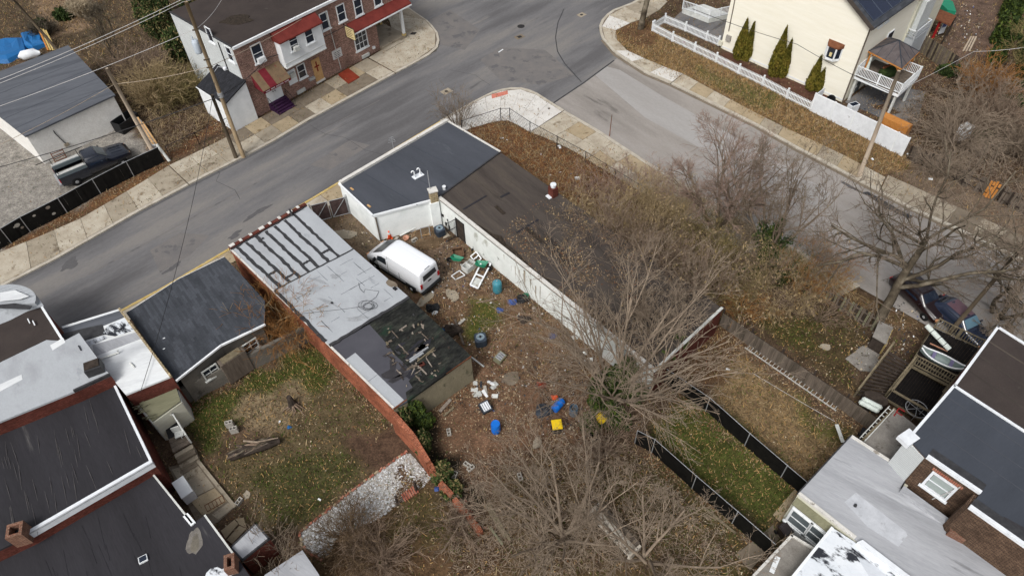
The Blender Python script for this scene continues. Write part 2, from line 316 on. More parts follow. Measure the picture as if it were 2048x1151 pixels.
def obj(name, m, mats, parent=None, label=None, cat=None, group=None, kind=None, local=False, smooth=False, uvang=A1):
    me = bpy.data.meshes.new(name); o = bpy.data.objects.new(name, me); COL.objects.link(o)
    v = np.array(m.v, float)
    if parent is None:
        mn = v.min(0); mx = v.max(0); off = Vector(((mn[0] + mx[0]) / 2, (mn[1] + mx[1]) / 2, mn[2])); o.location = off; OFF[o] = off
    else:
        off = Vector((0, 0, 0)) if local else OFF[parent]; OFF[o] = off; o.parent = parent
    me.from_pydata((v - np.array(off)).tolist(), [], m.f)
    if not isinstance(mats, (list, tuple)): mats = [mats]
    for k in mats: me.materials.append(MAT[k])
    if len(mats) > 1: me.polygons.foreach_set('material_index', m.mi)
    if smooth: me.polygons.foreach_set('use_smooth', [True] * len(me.polygons))
    me.update(); mkuv(me, uvang); me.validate()
    return tag(o, label, cat, group, kind)
def copy_tree(o, parent=None):
    c = o.copy(); COL.objects.link(c); c.parent = parent; OFF[c] = OFF.get(o, Vector())
    for ch in [x for x in bpy.data.objects if x.parent == o]: copy_tree(ch, c)
    return c
def wiggly(a, b, w, n=14, amp=.35, z=0, seed=0):
    """irregular mopped strip from a to b"""
    r = random.Random(seed); a = Vector(a[:2]); b = Vector(b[:2]); d = (b - a).normalized(); p = Vector((-d.y, d.x)); L = []; Rr = []
    for i in range(n + 1):
        c = a.lerp(b, i / n) + p * r.uniform(-1, 1) * w * amp * .5
        L.append(c + p * w / 2 * (1 + r.uniform(-amp, amp))); Rr.append(c - p * w / 2 * (1 + r.uniform(-amp, amp)))
    return [Vector((q.x, q.y, z)) for q in L + Rr[::-1]], n
def strip_mesh(m, a, b, w, z0, z1, n=14, amp=.35, seed=0):
    pts, n = wiggly(a, b, w, n, amp, 0, seed); L = pts[:n + 1]; Rr = pts[n + 1:][::-1]
    for i in range(n): m.prism([L[i], L[i + 1], Rr[i + 1], Rr[i]], z0, z1)
def blob(c, rx, ry, rz=0, n=18, amp=.25, seed=0):
    r = random.Random(seed); ph = [r.uniform(0, 6.28) for _ in range(4)]; out = []
    for k in range(n):
        t = 2 * math.pi * k / n; q = 1 + amp * (.5 * math.sin(2 * t + ph[0]) + .35 * math.sin(3 * t + ph[1]) + .3 * math.sin(5 * t + ph[2]) + .2 * math.sin(7 * t + ph[3]))
        x, y = rx * q * math.cos(t), ry * q * math.sin(t)
        out.append(Vector((c[0] + x * math.cos(rz) - y * math.sin(rz), c[1] + x * math.sin(rz) + y * math.cos(rz), 0)))
    return out
class Wall:
    """vertical plane through two ground points, normal towards the open side"""
    def __init__(s, a, b):
        s.a = Vector((a[0], a[1], 0)); b = Vector((b[0], b[1], 0)); s.L = (b - s.a).length; s.t = (b - s.a).normalized(); s.n = Vector((s.t.y, -s.t.x, 0))
        if s.n.dot(-s.a) < 0: s.n = -s.n
    def px(s, u, v):
        w = ray(u, v); o = Vector((0, 0, CAMZ)); k = (s.a - o).dot(s.n) / w.dot(s.n); p = o + w * k; return (p - s.a).dot(s.t), p.z
    def pt(s, x, z, d=0): p = s.a + s.t * x + s.n * d; return Vector((p.x, p.y, z))
    def box(s, m, x0, x1, z0, z1, d0, d1, mi=0):
        vs = [s.pt(x, z, d) for z in (z0, z1) for x, d in ((x0, d0), (x1, d0), (x1, d1), (x0, d1))]
        if s.t.cross(s.n).z < 0: vs = [vs[i] for i in (3, 2, 1, 0, 7, 6, 5, 4)]
        m.add(vs, [(3, 2, 1, 0), (4, 5, 6, 7), (0, 1, 5, 4), (1, 2, 6, 5), (2, 3, 7, 6), (3, 0, 4, 7)], mi); return m
def window(wall, parent, x, z, w, h, frame='white_paint', glass='glass_dark', cols=1, rows=2, fr=.09, sill=True, name='window', proud=.05):
    """x,z: centre on the wall; frame, sill, glazing bars and one pane for each light"""
    m = M(); x0, x1, z0, z1 = x - w / 2, x + w / 2, z - h / 2, z + h / 2
    wall.box(m, x0, x0 + fr, z0, z1, 0, proud + .02); wall.box(m, x1 - fr, x1, z0, z1, 0, proud + .02)
    wall.box(m, x0 + fr, x1 - fr, z1 - fr, z1, 0, proud + .02); wall.box(m, x0 + fr, x1 - fr, z0, z0 + fr, 0, proud + .02)
    o = obj(name, m, frame, parent)
    iw, ih = (w - 2 * fr) / cols, (h - 2 * fr) / rows
    mb = M()
    for i in range(1, cols): wall.box(mb, x0 + fr + i * iw - .025, x0 + fr + i * iw + .025, z0 + fr, z1 - fr, 0, proud)
    for j in range(1, rows):
        for i in range(cols): wall.box(mb, x0 + fr + i * iw + (.025 if i else 0), x0 + fr + (i + 1) * iw - (.025 if i < cols - 1 else 0), z0 + fr + j * ih - .025, z0 + fr + j * ih + .025, 0, proud)
    if mb.v: obj('glazing_bar', mb, frame, o)
    for i in range(cols):
        for j in range(rows):
            p = M(); wall.box(p, x0 + fr + i * iw + .025, x0 + fr + (i + 1) * iw - .025, z0 + fr + j * ih + .025, z0 + fr + (j + 1) * ih - .025, 0, .015); obj('pane', p, glass, o)
    if sill:
        p = M(); wall.box(p, x0 - .08, x1 + .08, z0 - .12, z0 - .002, 0, proud + .08); obj('sill', p, frame, o)
    return o
def cen(ps): return sum((Vector((p[0], p[1], 0)) for p in ps), Vector()) / len(ps)
def inset(poly, d):
    c = cen(poly); return [Vector((p[0], p[1], 0)) + (Vector((p[0], p[1], 0)) - c).normalized() * d for p in poly]
def edge_trim(parent, name, poly, edges, z0, z1, w, mat, inward=0.0):
    """coping or gutter pieces along chosen roof edges"""
    c = cen(poly)
    for k in edges:
        a = Vector((poly[k][0], poly[k][1], 0)); b = Vector((poly[(k + 1) % len(poly)][0], poly[(k + 1) % len(poly)][1], 0))
        d = (b - a).normalized(); n = Vector((d.y, -d.x, 0))
        if n.dot(a - c) < 0: n = -n
        a2 = a - d * .0; b2 = b + d * .0
        m = M(); m.prism([a2 - n * inward, b2 - n * inward, b2 + n * (w - inward), a2 + n * (w - inward)], z0, z1); obj(name, m, mat, parent)

# ================================================================== GROUND
ROADS = [[(-500, 950), (0, 575), (26, 563), (115, 518), (271, 428), (378, 371), (487, 316), (547, 284), (617, 242), (729, 181), (834, 125), (873, 102), (880, 86), (875, 65), (857, 44), (823, 21), (770, -30), (760, -200), (1400, -200), (1275, 3), (1227, 21), (1206, 36), (1197, 57), (1204, 78), (1229, 107), (1289, 146), (1341, 168), (1419, 206), (1510, 251), (1591, 297), (1666, 336), (1757, 384), (1817, 417), (1893, 451), (1984, 495), (2400, 690), (2400, 960), (1720, 575), (1295, 326), (1195, 261), (1128, 222), (1068, 184), (1044, 177), (1015, 177), (982, 186), (898, 232), (675, 368), (459, 498), (323, 578), (248, 618), (130, 690), (-200, 900)]]
# zone: polygon, colour, grass, leaf litter, dry blades, relief
ZONES = [
 ([(-300, -200), (2400, -200), (2400, 1400), (-300, 1400)], (98, 80, 64), .15, .5, .1, .05),
 ([(-200, 120), (60, 150), (330, 300), (0, 520), (-200, 600)], (152, 149, 143), 0, .02, 0, .02),              # gravel parking
 ([(-100, -100), (400, -100), (400, 250), (330, 260), (130, 100), (-100, 130)], (92, 78, 62), .1, .4, .2, .1),
 ([(60, -40), (190, -40), (180, 60), (80, 80)], (140, 118, 96), .0, .2, .6, .08),
 ([(380, 815), (470, 765), (640, 680), (700, 745), (640, 800), (470, 850), (400, 900)], (78, 84, 40), 1.8, .3, .1, .05),
 ([(470, 800), (600, 770), (640, 850), (480, 870)], (134, 118, 92), .2, .3, .6, .03),
 ([(640, 760), (700, 745), (800, 880), (770, 960), (680, 1010), (600, 1060), (540, 1060), (420, 940), (560, 850)], (98, 86, 62), .5, .7, .1, .04),
 ([(520, 930), (700, 890), (720, 960), (600, 1050), (530, 1020)], (78, 76, 46), 1.0, .5, .1, .04),
 ([(700, 870), (800, 870), (818, 905), (740, 960), (690, 925)], (92, 72, 58), .02, .1, 0, .03),
 ([(630, 470), (700, 430), (890, 470), (960, 520), (1020, 600), (900, 640), (800, 600)], (126, 106, 88), .1, .25, .1, .03),
 ([(660, 445), (720, 440), (770, 480), (760, 520), (700, 500)], (118, 104, 86), .05, .2, 0, .03),
 ([(800, 600), (960, 560), (1120, 640), (1250, 760), (1220, 860), (900, 800)], (124, 98, 76), .15, .8, .1, .04),
 ([(930, 600), (1000, 590), (1010, 650), (960, 680), (930, 640)], (88, 92, 42), .9, .2, 0, .04),
 ([(820, 800), (950, 740), (1130, 760), (1230, 830), (1180, 960), (1100, 1000), (1000, 1010), (880, 940)], (120, 92, 72), .02, 1.6, 0, .05),
 ([(800, 840), (850, 810), (960, 1000), (940, 1030), (860, 940)], (46, 44, 34), .1, .3, 0, .05),  # ivy strip; shade beside garage and garden wall painted into the ground colour
 ([(1000, 950), (1230, 900), (1330, 1000), (1500, 1151), (1000, 1200)], (96, 80, 56), .3, 1.0, .1, .06),
 ([(1190, 950), (1330, 930), (1530, 1110), (1450, 1170), (1300, 1100)], (86, 78, 48), .6, .9, .1, .04),
 ([(1300, 840), (1420, 800), (1620, 970), (1540, 1080), (1300, 900)], (82, 86, 42), 1.5, .45, .1, .05),
 ([(1420, 810), (1450, 700), (1700, 880), (1700, 940), (1620, 950)], (138, 116, 84), .3, .3, .8, .04),
 ([(1560, 770), (1690, 860), (1690, 890), (1600, 850)], (100, 96, 52), .7, .3, .5, .04),
 ([(1360, 700), (1440, 640), (1490, 690), (1440, 780), (1380, 770)], (104, 78, 54), .1, 1.2, .1, .05),
 ([(1480, 610), (1640, 560), (1740, 690), (1700, 790), (1560, 690)], (82, 70, 48), .4, .6, .1, .06),
 ([(1520, 640), (1640, 640), (1640, 700), (1570, 690)], (78, 72, 40), .8, .3, .0, .04),
 ([(1215, 60), (1310, 50), (1640, 225), (1830, 320), (1770, 355), (1500, 220), (1240, 100)], (138, 110, 74), .25, .25, 1.3, .05),
 ([(1380, 130), (1560, 190), (1540, 225), (1400, 160)], (112, 104, 62), .7, .1, .8, .04),
 ([(1225, 45), (1300, 40), (1320, 90), (1250, 90)], (112, 84, 60), .1, .3, .2, .04),
 ([(930, 262), (1000, 240), (1060, 262), (1200, 320), (1320, 400), (1250, 480), (1140, 420), (1000, 310)], (122, 84, 56), .02, .8, .8, .14),
 ([(1010, 330), (1060, 340), (1200, 440), (1140, 420)], (136, 108, 66), .1, .4, 1.2, .1),
 ([(1140, 400), (1340, 390), (1720, 570), (1640, 620), (1450, 620), (1300, 560)], (104, 84, 60), .2, .8, .5, .1),
 ([(1640, 560), (1720, 570), (1850, 660), (1780, 680)], (114, 92, 66), .1, .6, .3, .05),
 ([(1790, 340), (1900, 420), (2400, 650), (2400, 360), (2050, 330), (1850, 280)], (122, 106, 90), .03, .2, .1, .03),
 ([(1690, 210), (1860, 130), (2100, 60), (2100, 420), (1900, 330)], (98, 78, 64), .05, .7, .2, .1),
 ([(1880, -60), (2000, -60), (1990, 110), (1900, 110)], (112, 92, 80), .02, .3, .1, .1),
 ([(1442, 100), (1683, 205), (1640, 220), (1430, 115)], (96, 66, 54), .02, .3, 0, .03),
 ([(620, 1100), (690, 1030), (860, 960), (1000, 1080), (1000, 1200), (620, 1200)], (100, 78, 56), .15, .8, .2, .08),
 ([(780, 1010), (880, 980), (950, 1060), (900, 1110), (780, 1080)], (92, 80, 52), .5, .6, .2, .05),
 ([(0, 497), (61, 461), (133, 424), (336, 322), (345, 333), (235, 398), (81, 476), (0, 512)], (126, 90, 60), .05, 1.6, .1, .03),
 ([(300, 240), (440, 220), (470, 250), (340, 320), (300, 300)], (112, 78, 54), .05, 1.0, .3, .08),
]
GX0, GX1, GY0, GY1, GD = -66, 62, 8, 92, .3
nx, ny = int((GX1 - GX0) / GD) + 1, int((GY1 - GY0) / GD) + 1
gx, gy = np.meshgrid(np.linspace(GX0, GX1, nx), np.linspace(GY0, GY1, ny))
def smooth_noise(shape, cell, seed):
    r = np.random.default_rng(seed); h, w = shape; a = r.random((h // cell + 3, w // cell + 3))
    yi, xi = np.meshgrid(np.arange(h) / cell, np.arange(w) / cell, indexing='ij'); y0, x0 = yi.astype(int), xi.astype(int); fy, fx = yi - y0, xi - x0
    fy = fy * fy * (3 - 2 * fy); fx = fx * fx * (3 - 2 * fx)
    return (a[y0, x0] * (1 - fx) + a[y0, x0 + 1] * fx) * (1 - fy) + (a[y0 + 1, x0] * (1 - fx) + a[y0 + 1, x0 + 1] * fx) * fy
jx = (smooth_noise((ny, nx), 4, 1) - .5) * 1.6; jy = (smooth_noise((ny, nx), 4, 2) - .5) * 1.6
pj = PROJ(np.stack([(gx + jx).ravel(), (gy + jy).ravel(), np.zeros(nx * ny)], 1)); p0 = PROJ(np.stack([gx.ravel(), gy.ravel(), np.zeros(nx * ny)], 1))
zc = np.zeros((nx * ny, 3)); zw = np.zeros((nx * ny, 4))
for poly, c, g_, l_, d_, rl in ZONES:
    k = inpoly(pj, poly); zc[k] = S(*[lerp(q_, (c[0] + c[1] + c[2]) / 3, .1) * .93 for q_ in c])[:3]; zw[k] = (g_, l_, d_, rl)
def blur(a, n=2):
    a = a.reshape(ny, nx, -1)
    for _ in range(n):
        b = np.pad(a, ((1, 1), (1, 1), (0, 0)), 'edge'); a = (b[:-2, 1:-1] + b[2:, 1:-1] + b[1:-1, :-2] + b[1:-1, 2:] + b[1:-1, 1:-1] * 2) / 6
    return a.reshape(nx * ny, -1)
zc = blur(zc, 2); zw = blur(zw, 2)
road_in = np.zeros(nx * ny, bool)
for poly in ROADS: road_in |= inpoly(p0, poly)
rm = blur(road_in.astype(float)[:, None], 2)[:, 0]
rel = (smooth_noise((ny, nx), 3, 3) - .5 + (smooth_noise((ny, nx), 9, 4) - .5) * 1.4).ravel()
gz = np.where(rm > .02, -.14, .045 + rel * zw[:, 3])
def ground_z(x, y):
    i = int(round((x - GX0) / GD)); j = int(round((y - GY0) / GD))
    return float(gz[min(max(j, 0), ny - 1) * nx + min(max(i, 0), nx - 1)])
def g_mat():
    m, nt, b = _new('earth')
    at = nt.nodes.new('ShaderNodeAttribute'); at.attribute_name = 'tint'
    v = coords(nt)
    c = mixc(nt, 1.0, at.outputs['Color'], ramp(nt, noise(nt, v, 1.1, 7, .7), [(.5, .49, .48, 1), (.92, .9, .88, 1), (1.22, 1.2, 1.17, 1)]), 'MULTIPLY')
    c = mixc(nt, 1.0, c, ramp(nt, noise(nt, v, 9, 4, .75), [(.5, .5, .5, 1), (1.38, 1.36, 1.33, 1)], .34, .66), 'MULTIPLY')
    finish(nt, b, c, .97, .1, 0, noise(nt, v, 12, 4, .7), .6, .05)
g_mat()
me = bpy.data.meshes.new('ground'); idx = np.arange(nx * ny).reshape(ny, nx)
q = np.stack([idx[:-1, :-1], idx[:-1, 1:], idx[1:, 1:], idx[1:, :-1]], -1).reshape(-1, 4)
me.vertices.add(nx * ny); me.vertices.foreach_set('co', np.stack([gx.ravel(), gy.ravel(), gz], 1).ravel())
me.loops.add(q.size); me.loops.foreach_set('vertex_index', q.ravel()); me.polygons.add(len(q)); me.polygons.foreach_set('loop_start', np.arange(len(q)) * 4)
me.update(calc_edges=True); ca = me.color_attributes.new('tint', 'FLOAT_COLOR', 'POINT'); ca.data.foreach_set('color', np.concatenate([zc, np.ones((nx * ny, 1))], 1).ravel())
me.materials.append(MAT['earth']); me.polygons.foreach_set('use_smooth', [True] * len(q))
go = bpy.data.objects.new('ground', me); COL.objects.link(go); tag(go, kind='structure', label='brown earth of yards and verges with lawn and litter')
m = M()
for a, b, c_, d in ((-600, GX0, -300, 800), (GX1, 600, -300, 800), (GX0, GX1, -300, GY0), (GX0, GX1, GY1, 800)): m.sheet([Vector((a, c_, -.02)), Vector((b, c_, -.02)), Vector((b, d, -.02)), Vector((a, d, -.02))])
PM('far_ground', [S(98, 84, 66), S(112, 98, 78)], .1, .95, .2); obj('outer_ground', m, 'far_ground', kind='structure', label='brown ground stretching away beyond the block')

# ---- roads
m = M(); m.sheet(GS(ROADS[0], 0)); obj('road', m, 'asphalt', kind='structure', label='dark grey asphalt street and its junction')
m = M(); m.sheet(GS([(1109, 205), (1167, 165), (1227, 122), (1240, 112), (1289, 146), (1419, 206), (1591, 297), (1757, 384), (1893, 451), (1984, 495), (2400, 690), (2400, 960), (1720, 575), (1295, 326), (1128, 222)], .004))
sr = obj('side_street', m, 'asphalt_old', kind='structure', label='lighter worn side street surface')
m = M(); pts = [(1190, 150), (1213, 133), (1240, 140), (1330, 195), (1500, 290), (1660, 385), (1640, 420), (1480, 340), (1290, 235)]; m.sheet(GS(pts, .008)); obj('resurfaced_lane', m, 'asphalt_pale', sr)
def ribbon(name, pts, w, z, mat, parent=None, **kw):
    P3 = GS(pts, z); m = M(); L = []; Rr = []
    for i, p in enumerate(P3):
        d = (P3[min(i + 1, len(P3) - 1)] - P3[max(i - 1, 0)]).normalized(); n = Vector((-d.y, d.x, 0)); L.append(p + n * w / 2); Rr.append(p - n * w / 2)
    for i in range(len(P3) - 1): m.sheet([L[i], L[i + 1], Rr[i + 1], Rr[i]])
    return obj(name, m, mat, parent, **kw)
road = bpy.data.objects['road']
ribbon('tar_seam', [(1128, 18), (1116, 45), (1111, 75), (1115, 103), (1130, 128), (1150, 150), (1163, 164)], .1, .006, 'tar', road)
ribbon('tar_seam', [(1104, 208), (1167, 166), (1228, 121)], .16, .012, 'tar', sr)
for (u, v, w_) in ((893, 183, 1.05), (1163, 30, .95)):
    c = G(u, v); m = M(); m.box((c.x, c.y, .008), (w_, w_ * .8, .016), .7); o = obj('utility_cover', m, 'concrete_b', label='square concrete utility cover set into the asphalt, %s' % ('close to the corner pavement' if u < 1000 else 'towards the pavement by the picket fence'), cat='utility cover', group='covers in the road')
    m = M(); m.lathe((c.x, c.y, .017), [(.18, 0), (.18, .01)], 12); obj('lid', m, 'iron', o)
c = G(1042, 53); m = M(); m.lathe((c.x, c.y, 0), [(.42, .003), (.42, .014), (.36, .018), (.36, .01), (.3, .012)], 18); obj('manhole_cover', m, 'iron', label='round iron manhole cover in the middle of the junction', cat='manhole cover')
c = G(1039, 74); m = M(); m.box((c.x, c.y, .008), (1.05, .75, .014), .6); o = obj('valve_cover', m, 'concrete_dark', label='chipped square valve cover below the round manhole cover', cat='valve cover'); m = M(); m.box((c.x, c.y, .02), (.45, .4, .012), .6); obj('lid', m, 'iron', o)
m = M(); a, b = G(997, 105), G(1006, 99); m.bar((a.x, a.y, .012), (b.x, b.y, .012), .12, .015); obj('scrap_strip', m, 'white_paint', label='thin white scrap lying on the open asphalt of the junction', cat='scrap')
for i, (u, v, rx, ry) in enumerate([(140, 528, .8, .5), (345, 535, .7, .25), (470, 470, .6, .3), (515, 425, 1.1, .3), (1702, 374, .9, .2)]):
    m = M(); m.sheet([Vector((p.x, p.y, .007)) for p in blob(G(u, v), rx, ry, .8 if u < 1000 else -.9, 22, .5, i)]); obj('oil_stain', m, 'asphalt_dark', road)
m = M(); pts = [(1724, 384), (1736, 383), (1770, 402), (1800, 420), (1826, 432), (1822, 438), (1790, 425), (1760, 408)]; m.sheet(GS(pts, .009)); obj('tar_patch', m, 'tar', sr)

# ---- pavements
def resample(pts, n):
    P3 = GS(pts, 0); d = [0]
    for i in range(1, len(P3)): d.append(d[-1] + (P3[i] - P3[i - 1]).length)
    out = []
    for k in range(n + 1):
        t = d[-1] * k / n; i = max(j for j in range(len(d)) if d[j] <= t + 1e-6); i = min(i, len(P3) - 2)
        out.append(P3[i].lerp(P3[i + 1], (t - d[i]) / max(1e-6, d[i + 1] - d[i])))
    return out
def pavement(name, label, kerb, inner, n, rows, mats, seed=0, kw=.3, kerbmat='kerbstone', h=.12, gap=.025, nk=None):
    r = random.Random(seed); K = resample(kerb, n); I = resample(inner, n)
    I = [Vector(p) for p in I]; base = M()
    for i in range(n): base.prism([K[i], K[i + 1], I[i + 1], I[i]], -.1, h - .045)
    root = obj(name, base, 'concrete_dark', kind='structure', label=label)
    nk = nk or n * 2; KK = resample(kerb, nk); II = resample(inner, nk)
    for i in range(nk):                                          # kerb stones
        a, b = KK[i], KK[i + 1]; na = (II[i] - a).normalized(); nb = (II[i + 1] - b).normalized(); d = (b - a).normalized() * .008
        m = M(); m.prism([a - na * .02 + d, b - nb * .02 - d, b + nb * kw - d, a + na * kw + d], -.1, h + r.uniform(.002, .01)); obj('kerb_stone', m, kerbmat if not callable(kerbmat) else kerbmat(i / nk), root)
    for i in range(n):
        for j in range(rows):
            def pt(k, t):
                a = K[k] + (I[k] - K[k]).normalized() * (kw + gap); return a.lerp(I[k], t)
            t0, t1 = j / rows, (j + 1) / rows
            q4 = [pt(i, t0), pt(i + 1, t0), pt(i + 1, t1), pt(i, t1)]; c = cen(q4)
            q4 = [p + (c - Vector((p.x, p.y, 0))).normalized() * gap for p in q4]; z = h + r.uniform(-.012, .006)
            m = M(); m.prism(q4, h - .06, z); obj('paving_slab', m, mats(i, j, r) if callable(mats) else r.choice(mats), root)
    return root
pavement('pavement', 'long concrete pavement in front of the black screen fence', [(-60, 607), (26, 563), (115, 518), (271, 428), (378, 371)], [(-60, 535), (0, 506), (81, 474), (165, 437), (235, 396), (338, 333)], 8, 1, ['concrete', 'concrete', 'concrete_b'], 1)
pavement('pavement', 'patchy old pavement in front of the brick house', [(379, 370), (487, 315), (547, 284), (617, 242), (729, 181), (790, 148)], [(339, 332), (443, 282), (515, 240), (565, 215), (660, 160), (735, 118)], 12, 2, ['concrete_b', 'concrete', 'concrete_tan', 'concrete_dark', 'concrete_b'], 2)
pavement('pavement', 'rounded corner pavement beside the shop porch', [(792, 147), (834, 125), (862, 109), (873, 102), (880, 86), (875, 65), (857, 44), (823, 21), (780, -15), (740, -60)], [(738, 117), (762, 102), (775, 95), (783, 86), (786, 74), (785, 60), (778, 40), (760, 15), (730, -25), (690, -70)], 9, 1, ['concrete', 'concrete_b', 'concrete'], 3)
pavement('pavement', 'curved pale new pavement round the junction corner', [(880, 243), (898, 232), (940, 208), (982, 186), (1015, 177), (1044, 177), (1068, 184), (1098, 203), (1128, 222)], [(925, 265), (935, 260), (965, 252), (985, 245), (1001, 243), (1008, 241), (1020, 243), (1035, 251), (1060, 266)], 8, 2, ['concrete_new'], 4)
pavement('pavement', 'beige pavement along the overgrown corner lot', [(1129, 223), (1195, 261), (1295, 326), (1500, 447), (1720, 573)], [(1061, 266), (1126, 291), (1230, 354), (1440, 478), (1668, 600)], 14, 2, ['concrete', 'concrete_tan', 'concrete'], 5)
pavement('pavement', 'concrete pavement beside the dry grass verge', [(1300, -20), (1272, 4), (1227, 21), (1206, 36), (1197, 57), (1204, 78), (1229, 107), (1289, 146), (1341, 168)], [(1335, 5), (1315, 25), (1290, 38), (1248, 52), (1225, 66), (1232, 80), (1255, 104), (1317, 131), (1365, 149)], 9, 1, ['concrete_new', 'concrete', 'concrete_b'], 6)
pavement('pavement', 'worn straight pavement below the white vinyl fence', [(1342, 168.5), (1419, 206), (1510, 251), (1591, 297), (1666, 336), (1757, 384)], [(1366, 149.5), (1422, 180), (1510, 227), (1586, 265), (1674, 305), (1770, 356)], 11, 1, ['concrete_b', 'concrete', 'concrete_tan'], 7)
pavement('pavement', 'narrow strip of pavement with yellow kerb below the striped roof garage', [(130, 690), (248, 618), (323, 578), (459, 498), (560, 436), (680, 364), (800, 292), (880, 244)], [(150, 712), (262, 640), (337, 596), (478, 520), (585, 460), (702, 386), (820, 312), (905, 262)], 18, 1, ['concrete_tan', 'concrete'], 8, .2, 'kerb_yellow')
pavement('pavement', 'brown worn footway by the broken timber fence', [(1758, 385), (1817, 417), (1893, 451), (1984, 495), (2200, 598)], [(1775, 352), (1840, 380), (1920, 418), (2010, 458), (2240, 560)], 9, 1, ['concrete_b', 'concrete_dark', 'concrete_b'], 9)
m = M(); m.prism(GS([(983, 189), (1015, 181), (1016, 188), (984, 197)], .13), .1, .136); tp = obj('tactile_pad', m, 'tactile', label='salmon red tactile pad on the new corner pavement', cat='tactile pad')
for i in range(10):
    for j in range(3):
        a = G(983, 189, .13).lerp(G(1015, 181, .13), (i + .5) / 10); b = G(984, 197, .13).lerp(G(1016, 188, .13), (i + .5) / 10); c = a.lerp(b, (j + .5) / 3)
        m = M(); m.lathe((c.x, c.y, .136), [(.035, 0), (.025, .012)], 6); obj('stud', m, 'tactile', tp)
m = M(); m.prism([Vector((p.x, p.y, 0)) for p in blob(G(827, 69), .45, .35, .5, 4, 0)], .115, .128); obj('pavement_hatch', m, 'iron', label='dark metal hatch in the rounded corner pavement', cat='hatch')
c = G(1098, 217, .12); m = M(); m.lathe((c.x, c.y, .118), [(.12, 0), (.12, .014)], 10); obj('access_cover', m, 'iron', label='small dark round lid in the pale corner pavement', cat='cover')

# ---- stuff lying on the ground
ROOFS = []          # footprints kept free of scatter
def scatter(weights, n, zones_seed):
    r = np.random.default_rng(zones_seed); w = np.clip(weights, 0, None) * (rm < .02)
    k = (p0[:, 0] > -40) & (p0[:, 0] < 2090) & (p0[:, 1] > -30) & (p0[:, 1] < 1190); w = w * k; w = w / w.sum()
    i = r.choice(nx * ny, n, p=w); x = gx.ravel()[i] + r.uniform(-.17, .17, n); y = gy.ravel()[i] + r.uniform(-.17, .17, n)
    return x, y, gz[i], r
def quads_obj(name, X, mats, mi, label, parent=None, cat=None):
    """X: (n,4,3)"""
    n = len(X); me = bpy.data.meshes.new(name); me.vertices.add(n * 4); me.vertices.foreach_set('co', X.reshape(-1)); me.loops.add(n * 4); me.loops.foreach_set('vertex_index', np.arange(n * 4))
    me.polygons.add(n); me.polygons.foreach_set('loop_start', np.arange(n) * 4)
    for k in mats: me.materials.append(MAT[k])
    me.polygons.foreach_set('material_index', mi.astype(np.int32)); me.update(calc_edges=True)
    o = bpy.data.objects.new(name, me); COL.objects.link(o); o.parent = parent
    return tag(o, label, cat, kind='stuff')
def leaf_quads(c, size, r, tilt=.5, aspect=.6):
    n = len(c); a = r.uniform(0, 6.283, n); t1 = r.normal(0, tilt, n); t2 = r.normal(0, tilt, n)
    u = np.stack([np.cos(a), np.sin(a), t1], 1); v = np.stack([-np.sin(a), np.cos(a), t2], 1)
    s = (size * r.uniform(.6, 1.4, n))[:, None]; u = u * s; v = v * s * aspect
    return np.stack([c - u, c - v * .9, c + u, c + v * .9], 1)
x, y, z, r = scatter(np.clip(zw[:, 1] - .25 * zw[:, 0], 0, 9) * (.04 + 2.2 * (smooth_noise((ny, nx), 4, 21) * smooth_noise((ny, nx), 11, 22)).ravel() ** 1.6), 85000, 11)
quads_obj('fallen_leaves', leaf_quads(np.stack([x, y, z + .03], 1), .056, r, .35), ['leaf_brown', 'leaf_tan', 'leaf_pale', 'leaf_rust'], r.choice(4, len(x), p=[.47, .31, .06, .16]), 'fallen brown leaves strewn over the yards')
def blades(name, w, n, seed, mats, h, lean, label):
    x, y, z, r = scatter(w, n, seed); a = r.uniform(0, 6.283, n); hh = h * r.uniform(.5, 1.5, n); b = .035
    c = np.stack([x, y, z - .02], 1); side = np.stack([np.cos(a), np.sin(a), np.zeros(n)], 1) * b
    l = np.stack([r.normal(0, lean, n), r.normal(0, lean, n), hh], 1)
    quads_obj(name, np.stack([c - side, c + side, c + l + side * .3, c + l - side * .3], 1), mats, r.choice(len(mats), n), label)
blades('grass', zw[:, 0], 60000, 12, ['blade_green', 'blade_green', 'blade_dry'], .12, .08, 'short green grass of the lawns and verges')
blades('dry_grass', zw[:, 2], 42000, 13, ['blade_dry', 'bark_straw', 'leaf_brown'], .2, .16, 'dry straw coloured grass of the verge and corner lot')

r_ = np.random.default_rng(91); zz_ = [([(880, 470), (960, 520), (1080, 620), (1200, 720), (1100, 800), (980, 830), (880, 830), (860, 620)], 700), ([(660, 450), (760, 470), (880, 480), (960, 520), (1000, 600), (880, 600)], 500), ([(1080, 760), (1220, 760), (1200, 880), (1080, 880)], 300), ([(1720, 160), (1850, 160), (1830, 250), (1700, 230)], 200), ([(1850, 10), (1960, 10), (1960, 110), (1860, 100)], 500), ([(1700, 620), (1850, 600), (1800, 760), (1700, 760)], 250)]
C = []
for poly, n in zz_:
    xs = [q[0] for q in poly]; ys = [q[1] for q in poly]; pu = np.stack([r_.uniform(min(xs), max(xs), n * 2), r_.uniform(min(ys), max(ys), n * 2)], 1); C += [np.array(G(u, v)) + np.array([0, 0, .1]) for u, v in pu[inpoly(pu, poly)][:n]]
C = np.array(C); quads_obj('small_debris', leaf_quads(C, .075, r_, .7, .7), ['white_paint', 'cinder', 'plastic_dark', 'wood_dark', 'leaf_pale', 'bag_blue'], r_.choice(6, len(C), p=[.04, .14, .2, .42, .18, .02]), 'scraps of rubbish strewn over the yards')
ribbon('gutter_dirt', [(26, 566), (115, 521), (271, 431), (378, 374), (487, 319), (547, 287), (617, 245), (729, 184), (834, 128)], .3, .005, 'asphalt_dark', road)
